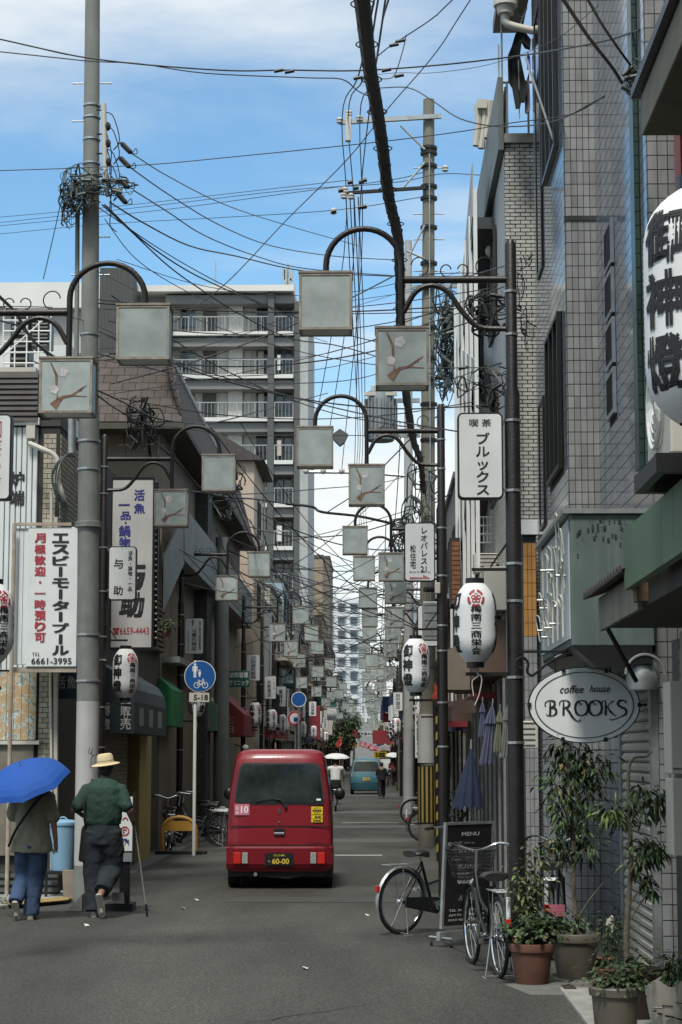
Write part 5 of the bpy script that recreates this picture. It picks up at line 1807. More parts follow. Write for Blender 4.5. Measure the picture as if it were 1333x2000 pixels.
M_RUST = mat('rusty_pale_steel', (0.36, 0.31, 0.25), .7, .1, .2, 6, 0, 0, .6, 5, (.2, .07, .03))
xp = P(25, 1200, Ys - .1).x
mb = MB(); mb.tube([(xp, Ys - .1, 0), (xp, Ys - .1, P(61, 1024, Ys).z)], .027, 8); mb.build('post', M_RUST, MS)
mb = MB(); mb.box(xp - .02, P(140, 1026, Ys).x, Ys - .02, Ys + .02, z1 + .02, z1 + .06).box(xs, x1, Ys + .02, Ys + .14, z0 - .07, z0 - .005); mb.build('rail', M_RUST, MS)
# 炉端 characters on the white sheeting
x, z = XZ(31, 952, 25.55)
lw = empty('wall_lettering', (x, 25.55, z), 0, 'two bold black characters on the white sheeting at the left edge', 'lettering')
lettering(lw, [('炉', P(33, 935, 25.55).x, P(33, 935, 25.55).z, .2, .2, {'bold': .03}), ('端', P(33, 972, 25.55).x, P(33, 972, 25.55).z, .2, .2, {'bold': .03})], 25.575, M_INK)

# tall fish restaurant banner board
FB = empty('restaurant_banner', (-3.8, 29.9, 4), 0, 'tall white board with indigo and black brush characters and a red phone number', 'sign')
Yb = 29.4
def bp(px, py):
 return XZ(px, py, Yb)
x0, z1 = bp(221, 936); x1, z0 = bp(296, 1265)
MB().box(x0, x1, Yb, Yb + .35, z0, z1).build('board', mat('aged_white_board', (0.47, 0.47, 0.46), .5, 0, .1, 2, 0, 0, .3, 1.5, (.3, .3, .28), streak=True), FB, bevel=.01)
mb = MB(); mb.box(x0 - .015, x0 - .001, Yb - .01, Yb + .36, z0 - .02, z1 + .02).box(x1 + .001, x1 + .03, Yb - .01, Yb + .36, z0 - .02, z1 + .02).box(x0, x1, Yb - .01, Yb + .36, z1 + .001, z1 + .03).box(x0, x1, Yb - .01, Yb + .36, z0 - .03, z0 - .001)
mb.each('frame', M_BLACK, FB)
def L_(c, px, py, w, h, b=.03, sh=0):
 x, z = bp(px, py)
 return (c, x, z, w / 129, h / 129, {'bold': b, 'shear': sh})
lettering(FB, [L_('活', 273, 967, 21, 22), L_('魚', 273, 993, 22, 20), L_('一', 243, 986, 22, 3), L_('品', 246, 1007, 20, 16), L_('・', 246, 1021, 4, 4), L_('鍋', 244, 1037, 23, 22), L_('物', 244, 1060, 22, 22)], Yb - .006, M_INKB)
lettering(FB, [L_('与', 257, 1124, 56, 56, .06, .1), L_('助', 258, 1181, 50, 50, .06, .1)], Yb - .006, M_INK)
lettering(FB, [L_('6659-4443', 263, 1232, 57, 14, .0)], Yb - .006, M_INKR)
mb = MB(); x, z = bp(227, 1232)
mb.box(x - .035, x + .035, Yb - .007, Yb - .004, z - .05, z + .01).box(x - .05, x + .05, Yb - .007, Yb - .004, z + .02, z + .045)
mb.build('phone_mark', M_INKR, FB)
mb = MB()
for k in range(26):
 x, z = bp(303, 948 + k * 11.9)
 mb.ell((x, Yb + .1, z), .018, .018, .018, 8, 5)
mb.each('bulb', mat('warm_bulb_glass', (0.6, 0.58, 0.42), .3), FB, smooth=True)
mb = MB(); x, z0b = bp(303, 1262); mb.box(x - .02, x + .02, Yb + .12, Yb + .2, z0b, bp(303, 940)[1]); mb.build('bulb_rail', M_BLACK, FB)

# blue shared-path disc, its post and plate
PS = empty('round_path_sign', (-3.32, 35.3, 0), 0, 'blue round sign with white figures and bicycle on a white post', 'sign')
Yp = 35.3
def pp_(px, py):
 return XZ(px, py, Yp)
xp, _ = pp_(379, 1600)
MB().tube([(xp, Yp + .05, 0), (xp, Yp + .05, pp_(379, 1290)[1])], .032, 10).build('post', M_WHITE, PS, smooth=True)
xc, zc = pp_(391, 1321)
M_RBLUE = mat('road_sign_blue', (0.012, 0.09, 0.30), .4, 0, .05)
MB().extrude([(xc + .285 * math.cos(a), Yp, zc + .285 * math.sin(a)) for a in [2 * PI * k / 40 for k in range(40)]], (0, .02, 0)).build('rim', M_WHITE, PS)
MB().extrude([(xc + .272 * math.cos(a), Yp - .004, zc + .272 * math.sin(a)) for a in [2 * PI * k / 40 for k in range(40)]], (0, .004, 0)).build('disc', M_RBLUE, PS)
mb = MB(); yy = Yp - .008
def D(cx, cz, r, n=12):
 mb.poly([(xc + cx + r * math.cos(a), yy, zc + cz + r * math.sin(a)) for a in [2 * PI * k / n for k in range(n)]])
def Q(*pts):
 mb.poly([(xc + a, yy, zc + b) for a, b in pts])
D(-.09, .215, .022)
Q((-.135, .185), (-.045, .185), (-.045, .09), (-.06, .09), (-.06, .16), (-.068, .16), (-.068, -.02), (-.088, -.02), (-.088, .07), (-.094, .07), (-.094, -.02), (-.114, -.02), (-.114, .16), (-.122, .16), (-.122, .09), (-.137, .09))
D(-.005, .105, .016)
Q((-.028, .085), (.018, .085), (.018, .03), (.008, .03), (.008, -.01), (-.018, -.01), (-.018, .03), (-.028, .03))
put = lambda x, z: (xc + x, yy, zc + z)
arc_band(mb, -.055, -.16, .045, .056, 0, 2 * PI, 16, put)
arc_band(mb, .095, -.16, .045, .056, 0, 2 * PI, 16, put)
def S_(a, b, w=.006):
 dx, dz = b[0] - a[0], b[1] - a[1]
 n = math.hypot(dx, dz); nx, nz = -dz / n * w, dx / n * w
 Q((a[0] + nx, a[1] + nz), (b[0] + nx, b[1] + nz), (b[0] - nx, b[1] - nz), (a[0] - nx, a[1] - nz))
for a, b in (((-.055, -.16), (-.02, -.085)), ((-.02, -.085), (.07, -.085)), ((.07, -.085), (.095, -.16)), ((-.02, -.085), (.015, -.16)), ((.015, -.16), (.07, -.085)), ((-.055, -.16), (.015, -.16)), ((.06, -.06), (.07, -.085)), ((.04, -.05), (.075, -.055)), ((-.04, -.07), (-.005, -.07))):
 S_(a, b)
mb.build('pictogram', M_LWHITE, PS)
x0, z1 = pp_(370, 1353); x1, z0 = pp_(409, 1371)
MB().box(x0, x1, Yp, Yp + .02, z0, z1).build('plate', M_CREAM, PS)
lettering(PS, [('5-18', (x0 + x1) / 2 + .03, (z0 + z1) / 2, .26, .10)], Yp - .006, M_INK)

def round_sign(px, py, Y, r, kind, lab):
 x, z = XZ(px, py, Y)
 s = empty('round_road_sign', (x, Y, z), 0, lab, 'sign')
 MB().extrude([(x + r * math.cos(a), Y, z + r * math.sin(a)) for a in [2 * PI * k / 28 for k in range(28)]], (0, .02, 0)).build('disc', M_RBLUE if kind == 'blue' else M_WHITE, s)
 if kind != 'blue':
  mb = MB(); arc_band(mb, x, z, r * .72, r * .98, 0, 2 * PI, 28, lambda a, b: (a, Y - .006, b)); mb.build('red_ring', M_INKR, s)
  mb = MB(); mb.box(x - r * .2, x + r * .3, Y - .007, Y - .004, z - r * .4, z + r * .1); mb.build('symbol', M_RBLUE, s)
 else:
  mb = MB(); arc_band(mb, x, z, r * .9, r, 0, 2 * PI, 28, lambda a, b: (a, Y - .006, b)); mb.build('rim', M_WHITE, s)
 MB().tube([(x, Y + .05, 0), (x, Y + .05, z + r)], .03, 8).build('post', M_STEEL, s)
round_sign(584, 1366, 74, .29, 'blue', 'plain blue round sign beyond the small lanterns on the left')
round_sign(577, 1403, 74.5, .29, 'red', 'red ringed white speed sign under the small blue one')

# oval coffee house sign with scroll bracket
OS = empty('oval_sign', (1.75, 16.0, 2.2), 0, 'oval white sign lettered coffee house BROOKS hanging from a scrolled iron bracket', 'sign')
Yo = 16.1
xo, zo = XZ(1141, 1377, Yo)
so = F / Yo
a_, b_ = 106 / so, 72 / so
def oval(k, dy, th, n=56):
 return MB().extrude([(xo + a_ * k * math.cos(t), Yo + dy, zo + b_ * k * math.sin(t)) for t in [2 * PI * i / n for i in range(n)]], (0, th, 0))
oval(1.025, -.02, .04).build('rim', M_BLACK, OS)
oval(1.0, -.03, .009).build('face', M_SIGNW, OS)
mb = MB(); n = 56
for i in range(n):
 t0, t1 = 2 * PI * i / n, 2 * PI * (i + 1) / n
 q = []
 for k, t in ((.885, t0), (.905, t0), (.905, t1), (.885, t1)):
  ka = k if True else k
  q.append((xo + a_ * ka * math.cos(t), Yo - .034, zo + (b_ * k - .004) * math.sin(t)))
 mb.poly(q)
mb.build('inner_line', M_INK, OS)
lettering(OS, [('coffee', xo - 24 / so, P(0, 1347, Yo).z, 46 / so, 15 / so, {'bold': .004, 'shear': .35}), ('house', xo + 30 / so, P(0, 1346, Yo).z, 40 / so, 14 / so, {'bold': .004, 'shear': .35})], Yo - .035, M_INK)
# BROOKS drawn as brush strokes: (x,y,width) in a unit box per letter
def ribbon(mb, pts, X0, Z0, S):
 p = catmull([(a, 0, b) for a, b, w in pts], 5)
 n = len(p)
 ws = []
 for i in range(n):
  t = i / (n - 1) * (len(pts) - 1)
  k = min(int(t), len(pts) - 2)
  ws.append(pts[k][2] + (pts[k + 1][2] - pts[k][2]) * (t - k))
 l, r_ = [], []
 for i in range(n):
  a = p[max(i - 1, 0)]; b = p[min(i + 1, n - 1)]
  d = b - a
  m_ = math.hypot(d.x, d.z) or 1
  nx, nz = -d.z / m_ * ws[i] / 2, d.x / m_ * ws[i] / 2
  l.append((X0 + (p[i].x + nx) * S, Yo - .0355, Z0 + (p[i].z + nz) * S)); r_.append((X0 + (p[i].x - nx) * S, Yo - .0355, Z0 + (p[i].z - nz) * S))
 for i in range(n - 1):
  mb.quad(l[i], r_[i], r_[i + 1], l[i + 1])
T, H_ = .065, .155
GL = {
 'B': [[(.30, .98, T), (.30, .5, H_), (.28, .02, H_)], [(-.05, .62, .10), (-.12, .74, T), (0, .92, T), (.3, 1.0, T), (.62, .92, H_), (.62, .66, H_), (.34, .52, T)], [(.34, .52, T), (.7, .46, H_), (.76, .18, H_), (.5, .0, T), (.12, .0, T), (-.02, .1, T)]],
 'R': [[(.26, .98, T), (.26, .5, H_), (.24, .02, H_)], [(-.05, .68, .08), (-.05, .85, T), (.1, .98, T), (.5, 1.0, T), (.72, .82, H_), (.6, .58, H_), (.3, .5, T)], [(.42, .5, T), (.66, .3, H_), (.95, -.1, H_), (1.3, -.36, T), (1.55, -.34, .08), (1.5, -.24, .07)]],
 'O': [[(.5, 1.0, T), (.14, .86, H_), (0, .5, H_), (.14, .12, H_), (.5, 0, T), (.86, .14, H_), (1, .5, H_), (.86, .88, H_), (.5, 1.0, T), (.33, .86, T), (.45, .72, .06), (.55, .8, .05)]],
 'K': [[(.22, .98, T), (.22, .5, H_), (.2, .02, H_)], [(-.08, .8, .06), (0, .96, T), (.22, 1.0, T)], [(.85, .98, .09), (.6, .82, T), (.26, .5, T)], [(.36, .58, T), (.6, .25, H_), (.9, .02, T), (1.05, .04, T)]],
 'S': [[(.86, .82, .12), (.72, .98, T), (.38, .98, H_), (.2, .76, H_), (.45, .56, H_), (.8, .42, H_), (.85, .14, H_), (.5, -.06, T), (.0, -.22, T), (-.35, -.3, .06), (-.42, -.2, .08)]],
}
mb = MB()
Z0 = P(0, 1398, Yo).z
S = 29 / so
pxs = {0: 1067, 1: 1094, 2: 1123, 3: 1150, 4: 1177, 5: 1201}
for i, ch in enumerate('BROOKS'):
 x = P(pxs[i], 1390, Yo).x
 for st in GL[ch]:
  ribbon(mb, [(a * .85, b, w) for a, b, w in st], x, Z0, S)
mb.build('lettering', M_INK, OS)
mb = MB()
bx0 = P(1008, 1278, Yo).x
bz = P(0, 1274, Yo).z
mb.box(bx0, P(1175, 1278, Yo).x, Yo - .012, Yo + .012, bz - .01, bz + .01)
mb.tube(catmull([P(1022, 1306, Yo), P(1012, 1302, Yo), P(1010, 1290, Yo), P(1022, 1284, Yo), P(1032, 1296, Yo), P(1030, 1312, Yo), P(1042, 1318, Yo), P(1070, 1296, Yo), P(1098, 1282, Yo), P(1150, 1276, Yo)], 5), .012, 7)
for px_ in (1082, 1190):
 mb.tube([P(px_, 1277 if px_ < 1100 else 1290, Yo), P(px_ + 3, 1316, Yo)], .008, 6)
mb.tube([P(1082, 1285, Yo), P(1110, 1272, Yo), P(1150, 1268, Yo), P(1192, 1290, Yo)], .008, 6)
mb.tube([P(1246, 1377, Yo), (XA + .05, Yo, P(1246, 1377, Yo).z)], .011, 7)
mb.each('bracket', M_BLACK, OS)
mb = MB()
for t in (1.15, 1.95, 4.3, 5.1, 0, PI):
 mb.cbox((xo + a_ * 1.0 * math.cos(t), Yo - .02, zo + b_ * 1.0 * math.sin(t)), .03, .05, .035)
mb.each('clip', M_BLACK, OS)

# ================================================================ UTILITY POLES
BP = empty('concrete_pole', (-3.55, 24.2, 0), 0, 'big round grey concrete utility pole standing behind the walking man', 'pole')
Y = 24.2
X = P(166.5, 1750, Y).x
XT = P(181, 0, Y).x - X
def zat(py, Y=24.2, px=170):
 return P(px, py, Y).z
top = 13.5
MB().tube([(X + XT * .35, Y, 4.3), (X + XT * 1.15, Y, top)], [.125, .088], 20).build('shaft', M_CONC, BP, smooth=True)
MB().tube([(X, Y, zat(1370)), (X + XT * .36, Y, zat(1030)), ], [.140, .136], 24).build('steel_sleeve', mat('grey_steel_sleeve', (0.185, 0.19, 0.175), .5, .1, .16, 5, 0, 0, .5, 1.8, (.09, .095, .085), streak=True), BP, smooth=True)
MB().tube([(X + XT * .36, Y, zat(1030)), (X + XT * .5, Y, zat(810))], [.134, .130], 24).build('steel_sleeve', MATS['grey_steel_sleeve'], BP, smooth=True)
MB().tube([(X, Y, zat(1690)), (X, Y, zat(1370))], [.142, .142], 24).build('white_sheet_wrap', M_PAINTG, BP, smooth=True)
MB().tube([(X, Y, 0), (X, Y, zat(1690))], [.145, .141], 24).build('base_shaft', M_CONC, BP, smooth=True)
mb = MB()
for py, rr in ((1028, .160), (1022, .153)):
 mb.lathe([(rr, -.02), (rr + .012, -.015), (rr + .012, .015), (rr, .02)], 24, (X + XT * .36, Y, zat(py)))
mb.build('collar', MATS['grey_steel_sleeve'], BP)
mb = MB()
for py in (917, 862, 654, 320, 273, 230, 207, 343, 1240, 1330):
 z = zat(py); t = max(0, (z - 4.3) / 9.2)
 rr = .124 - .035 * t if py < 800 else .134
 if py > 1000:
  rr = .141
 mb.lathe([(rr + .004, -.014), (rr + .012, -.012), (rr + .012, .012), (rr + .004, .014)], 20, (X + XT * (.35 + .75 * t if py < 1030 else (z - 2.5) / 2.5 * .36 if z > 2.5 else 0), Y, z))
mb.each('band', M_BAND, BP)
mb = MB()
for py, sds in ((163, (-1, 1)), (237, (-1,)), (463, (1,)), (537, (-1, 1))):
 z = zat(py); t = (z - 4.3) / 9.2; xc_ = X + XT * (.35 + .75 * t)
 for s_ in sds:
  mb.tube([(xc_, Y, z), (xc_ + s_ * .24, Y, z)], .009, 6)
  mb.tube([(xc_ + s_ * .235, Y, z), (xc_ + s_ * .245, Y, z)], .015, 6)
mb.each('step_bolt', M_STEEL, BP)
MB().tube([P(152, 405, 24.2), P(150, 690, 24.2), P(151, 820, 24.2)], .030, 10).build('conduit', M_CONC, BP, smooth=True)
MB().tube([P(141, 805, 24.3), P(141, 885, 24.3)], .05, 10).build('conduit_cap', M_STEEL, BP, smooth=True)
MB().tube([P(203, 203, 24.0), P(206, 350, 24.0)], .034, 10).build('white_rod', M_CREAM, BP, smooth=True)
mb = MB()
for py in (215, 262, 300, 345):
 mb.tube([P(190, py, 24.1), P(205, py, 24.0)], .012, 6)
for py in (235, 268, 305):
 mb.ell(P(211, py + 12, 24.0), .04, .04, .06, 8, 6)
mb.each('rod_clamp', M_BLACK, BP)
M_MARK = mat('marker_ink', (0.02, 0.02, 0.03), .7)
mb = MB(); mb.tube(catmull([P(176, 1460, 23.98), P(173, 1470, 23.98), P(178, 1471, 23.98), P(181, 1462, 23.98), P(179, 1474, 23.98), P(186, 1475, 23.98), P(179, 1480, 23.98), P(178, 1500, 23.98)], 4), .004, 4); mb.build('scribble', M_MARK, BP)
# dead end clamps hanging off the rod
mb = MB(); mb2 = MB()
for (ax_, ay, bx, by) in ((236, 278, 258, 300), (233, 306, 255, 328), (233, 350, 253, 368), (230, 378, 248, 398)):
 a, b = P(ax_, ay, 24.0), P(bx, by, 24.0)
 mb.tube([a, a.lerp(b, .15), a.lerp(b, .85), b], [.012, .035, .035, .012], 7)
 mb2.tube(catmull([P(206, ay - 60, 24), P(222, ay - 50, 24), P(234, ay - 5, 24), P(222, ay + 15, 24), P(ax_, ay, 24)], 4), .007, 5)
 mb2.tube(catmull([b, P(bx + 8, by - 10, 24), P(bx + 10, by, 24), b], 4), .006, 5)
 mb2.tube(catmull([P(208, ay - 20, 24), P(218, ay + 20, 24), P(215, ay + 60, 24), P(228, ay + 75, 24)], 4), .007, 5)
mb.each('cable_clamp', M_BLACK, BP)
mb2.each('jumper_loop', M_CABLE, BP)


def tangle(name, boxes, label, n, Y, r, m, seed, dy=.25):
 rng = random.Random(seed)
 mb = MB()
 for k in range(n):
  x0, x1, y0, y1 = boxes[rng.randrange(len(boxes))]
  cx, cy = rng.uniform(x0, x1), rng.uniform(y0, y1)
  pts = []
  rx, ry = rng.uniform(4, (x1 - x0) * .5 + 4), rng.uniform(5, (y1 - y0) * .4 + 5)
  a0 = rng.uniform(0, 6)
  for i in range(7):
   a = a0 + i * rng.uniform(.6, 1.3)
   pts.append(P(cx + rx * math.cos(a), cy + ry * math.sin(a), Y + rng.uniform(-dy, dy)))
  mb.tube(catmull(pts, 3), r * rng.uniform(.4, 1.7), 4, caps=False)
 for k in range(max(3, n // 8)):  # clamps and closures among the loops
  x0, x1, y0, y1 = boxes[rng.randrange(len(boxes))]
  c = P(rng.uniform(x0, x1), rng.uniform(y0, y1), Y - dy)
  d = Vector((rng.uniform(-1, 1), 0, rng.uniform(-1, 1))).normalized() * r * 9
  mb.tube([c - d, c + d], r * 3.2, 6)
 o = mb.build(name, m, None)
 o['kind'] = 'thing'
 return tag(o, label, 'cables')


tangle('cable_coil', [(120, 175, 335, 400), (130, 160, 350, 430), (150, 235, 345, 375)], 'tangled knot of wires and clamps wrapped on the left of the big concrete pole', 60, 24.0, .007, M_CABLEG, 1, .2)
tangle('cable_coil', [(855, 890, 590, 720), (860, 900, 660, 760), (868, 885, 600, 640)], 'dense hanging tangle of wires beside the tall right utility pole', 95, 38.0, .011, M_CABLEG, 2, .3)
tangle('cable_coil', [(930, 985, 570, 640), (930, 985, 590, 650)], 'looped black wires behind the nearest right lamp pole', 22, 22, .008, M_CABLE, 3, .3)
tangle('cable_coil', [(900, 985, 710, 770), (940, 990, 740, 790)], 'drooping wire loops left of the nearest right pole, under its brace', 16, 23, .007, M_CABLE, 4, .3)
tangle('cable_coil', [(1225, 1250, 125, 185)], 'black wire knot and insulators under the concrete eave, top right', 16, 15.2, .006, M_CABLEG, 5, .1)
tangle('cable_coil', [(255, 305, 800, 880)], 'closures and wires bunched over the fish banner', 22, 27.5, .009, M_CABLE, 6, .2)
tangle('cable_coil', [(1000, 1040, 485, 580), (1010, 1040, 600, 680)], 'thin wires sprouting right of the nearest right pole top', 16, 18.5, .004, M_CABLE, 7, .1)
tangle('cable_coil', [(415, 470, 930, 1010), (440, 470, 900, 960)], 'wire loops hanging right of the second left lamp', 22, 34, .010, M_CABLE, 8, .3)
tangle('cable_coil', [(800, 850, 930, 1060), (770, 800, 1020, 1080)], 'wires bunched around the tall right pole at transformer height', 45, 37.5, .010, M_CABLEG, 9, .3)

TP = empty('utility_pole', (1.06, 39, 0), 0, 'tall warm grey concrete utility pole on the right with crossarms and transformer', 'pole')
X, Y = P(834, 1600, 39).x, 39.0
zt = P(838, 195, 39).z
xt = P(838, 195, 39).x
MB().tube([(X, Y, 0), (xt, Y, zt)], [.17, .115], 16).build('shaft', M_CONC2, TP, smooth=True)
def zp(py):
 return P(838, py, 39).z
def xp_(px, py=600):
 return P(px, py, 39).x
z0, z1 = zp(1608), zp(1495)
MB().tube([(X, Y, z0), (X, Y, z1)], .175, 16).build('guard', M_BLACK, TP, smooth=True)
M_YEL = mat('hazard_yellow', (0.30, 0.215, 0.05), .6, 0, .1, 5)
mb = MB()
for k in range(7):
 a = -PI / 2 + (k - 3) * .5
 a0, a1 = a - .12, a + .12
 for s_ in range(1):
  pts = [(X + .181 * math.cos(t), Y + .181 * math.sin(t)) for t in (a0, a, a1)]
  for i in range(2):
   mb.quad((*pts[i], z0 + .02), (*pts[i + 1], z0 + .02), (*pts[i + 1], z1 - .02), (*pts[i], z1 - .02))
mb.each('yellow_stripe', M_YEL, TP)
MB().tube([(X, Y, zp(1490)), (X, Y, zp(1395))], .178, 16).build('sheet_wrap', M_PAINTG, TP, smooth=True)
def arm(x0, x1, py0, py1, t, m, nm):
 a, b = Vector((xp_(x0, py0), Y - .2, zp(py0))), Vector((xp_(x1, py1), Y - .2, zp(py1)))
 MB().obox(a - Vector((0, 0, t / 2)), b - a, (0, .08, 0), (0, 0, t)).build(nm, m, TP)
arm(664, 862, 243, 232, .09, M_STEEL, 'crossarm')
arm(672, 832, 381, 371, .06, M_POLE, 'crossarm')
arm(805, 905, 565, 562, .08, M_STEEL, 'crossarm')
arm(800, 1000, 742, 742, .06, M_POLE, 'crossarm')
mb = MB()
for (a, b, c, d) in ((783, 246, 830, 292), (783, 372, 830, 318), (800, 500, 830, 440), (795, 490, 830, 506)):
 mb.tube([P(a, b, 38.85), P(c, d, 38.85)], .022, 6)
mb.each('arm_brace', M_STEEL, TP)
mb = MB()
for (a, b) in ((664, 236), (703, 232), (682, 222), (672, 383), (674, 372), (686, 384), (652, 413), (870, 330)):
 c = P(a, b, 38.8)
 mb.lathe([(.03, -.06), (.07, -.04), (.07, -.02), (.04, 0), (.07, .02), (.07, .04), (.03, .07)], 10, tuple(c))
mb.each('insulator', M_CREAM, TP, smooth=True)
c0 = P(680, 222, 38.8); c1 = P(685, 275, 38.8)
MB().box(c0.x - .05, c0.x + .06, 38.75, 38.9, c1.z, c0.z).build('cutout_switch', M_CREAM, TP)
mb = MB()
for py in (290, 300, 325, 365, 388, 445, 515, 640, 700, 790, 860):
 mb.lathe([(.16, -.03), (.175, -.03), (.175, .03), (.16, .03)], 14, (P(838, py, 39).x, Y, zp(py)))
mb.each('band', M_POLE, TP)
mb = MB()
for py in (328, 418, 468, 530):
 x = P(838, py, 39).x
 mb.tube([(x - .32, Y, zp(py)), (x + .32, Y, zp(py))], .014, 5)
mb.tube([P(839, 300, 38.8), P(840, 700, 38.8), P(842, 1200, 38.8)], .012, 5)
mb.each('step_bolt', M_STEEL, TP)
# transformer hanging on a frame
tr = empty('transformer', (xp_(745), 38.7, zp(820)), 0, 'grey finned transformer can hanging left of the tall right utility pole', 'transformer')
x, z0, z1 = xp_(744, 820), zp(868), zp(772)
MB().lathe([(.25, 0), (.27, .02), (.27, z1 - z0 - .05), (.25, z1 - z0)], 20, (x, 38.6, z0)).build('tank', mat('transformer_grey', (0.22, 0.25, 0.26), .5, .1, .1, 3), tr, smooth=True)
mb = MB()
for k in range(11):
 a = -PI + PI * (k + .5) / 11
 mb.obox((x + .27 * math.cos(a) - .01, 38.6 + .27 * math.sin(a), z0 + .08), (.02, 0, 0), (.06 * math.cos(a), .06 * math.sin(a), 0), (0, 0, z1 - z0 - .25))
mb.each('cooling_fin', MATS['transformer_grey'], tr)
mb = MB(); mb.box(x - .33, x + .33, 38.35, 38.42, z1 - .12, z1 - .05)
for s_ in (-.15, .15):
 mb.tube([(x + s_, 38.5, z1), (x + s_, 38.5, z1 + .1)], .04, 8)
mb.each('bushing', M_CREAM, tr)
mb = MB(); mb.box(x + .27, X - .1, 38.68, 38.76, z0 + .1, z0 + .18).box(x + .27, X - .1, 38.68, 38.76, z1 - .2, z1 - .12); mb.build('frame', M_STEEL, tr)
# second bracket of fuses further on
AR = empty('insulator_arm', (0, 60, 10), 0, 'crossarm with a row of round white insulators left of the transformer', 'insulators')
mb = MB(); a, b = P(596, 922, 60), P(712, 923, 60); mb.tube([a, b, P(797, 930, 60)], .05, 6); mb.build('crossarm', M_STEEL, AR)
mb = MB()
for px_ in (598, 632, 668, 692):
 mb.ell(P(px_, 920, 59.8), .10, .10, .10, 10, 7)
mb.each('insulator', M_CREAM, AR, smooth=True)
c = P(664, 852, 50)
mb = MB(); mb.extrude([(c.x - .2, 50, c.z + .05), (c.x, 50, c.z + .2), (c.x + .22, 50, c.z + .06), (c.x + .12, 50, c.z - .15), (c.x, 50, c.z - .24), (c.x - .16, 50, c.z - .08)], (0, .3, 0))
tag(mb.build('cable_closure', M_DKWALL), 'dark faceted cable box hanging left of the second right arch', 'cable box')

def plain_pole(px, pyb, pyt, Y, r0, r1, m, lab):
 x = P(px, pyb, Y).x
 zt_ = P(px, pyt, Y).z
 o = MB().tube([(x, Y, 0), (P(px, pyt, Y).x, Y, zt_)], [r0, r1], 14).build('utility_pole', m, None, smooth=True)
 return tag(o, lab, 'pole')
plain_pole(798, 1500, 470, 60, .17, .11, mat('pole_light_grey', (0.33, 0.34, 0.33), .8, 0, .1, 2), 'pale straight utility pole just left of the tall warm grey one')
plain_pole(434, 1420, 1050, 46, .2, .15, M_CONC, 'plain grey concrete pole rising behind the faded awning on the left')
plain_pole(581, 1500, 1180, 84, .2, .14, M_CONC, 'distant grey pole on the left between the small signs')
plain_pole(785, 1540, 1240, 96, .2, .13, M_CONC2, 'distant grey pole beside the far right shops')
yb = empty('striped_guy_guard', (P(857, 1690, 33.5).x, 33.5, 0), 0, 'slim black and yellow spiral striped guy-wire guard by the menu board', 'post')
xg = P(857, 1690, 33.5).x
MB().tube([(xg, 33.5, 0), (xg - .05, 33.5, 2.7)], .035, 10).build('guard_tube', M_BLACK, yb, smooth=True)
mb = MB()
for k in range(9):
 z = .15 + k * .27
 mb.quad((xg - .037, 33.462, z), (xg + .037, 33.462, z + .06), (xg + .037, 33.462, z + .19), (xg - .037, 33.462, z + .13))
mb.each('yellow_stripe', M_YEL, yb)

# ================================================================ WIRES
def wire(pts, r, lab, grp=None, m=M_CABLE, name='power_cable', n=5):
 w = [P(*p) for p in pts]
 if pts[0][0] < -9 or pts[0][1] < -9:  # runs on beyond the frame
  w = [w[0] + (w[0] - w[1]).normalized() * 9] + w
 mb = MB().tube(catmull(w, 5), r, n, caps=False)
 return tag(mb.build(name, m, None), lab, 'cable', grp)

# the thick lashed bundle
bpts = catmull([P(*p) for p in ((700, -60, 13), (712, 40, 14), (722, 130, 15.2), (735, 205, 16.2), (748, 290, 17.4), (760, 385, 18.6), (778, 465, 20), (782, 560, 22), (786, 700, 25), (806, 850, 30), (822, 900, 34), (828, 960, 38.6))], 6)
TB = empty('cable_bundle', bpts[0], 0, 'thick black lashed cable bundle plunging from the top centre to the right lamp arch', 'cable')
MB().tube(bpts, [.062 - .016 * i / len(bpts) for i in range(len(bpts))], 9).build('sheath', M_CABLE, TB, smooth=True)
mb = MB()
for d in range(4):
 off = [Vector((.05 * math.cos(i * .9 + d * 1.6), 0, .05 * math.sin(i * .9 + d * 1.6))) for i in range(len(bpts))]
 mb.tube([p + o_ for p, o_ in zip(bpts, off)], .014, 5)
mb.build('lashing', M_CABLE, TB)
mb = MB()
for i in range(4, len(bpts) - 2, 5):
 mb.torus(bpts[i], .085, .006, 'Z', 18, 4)
mb.build('ring', M_CABLE, TB)

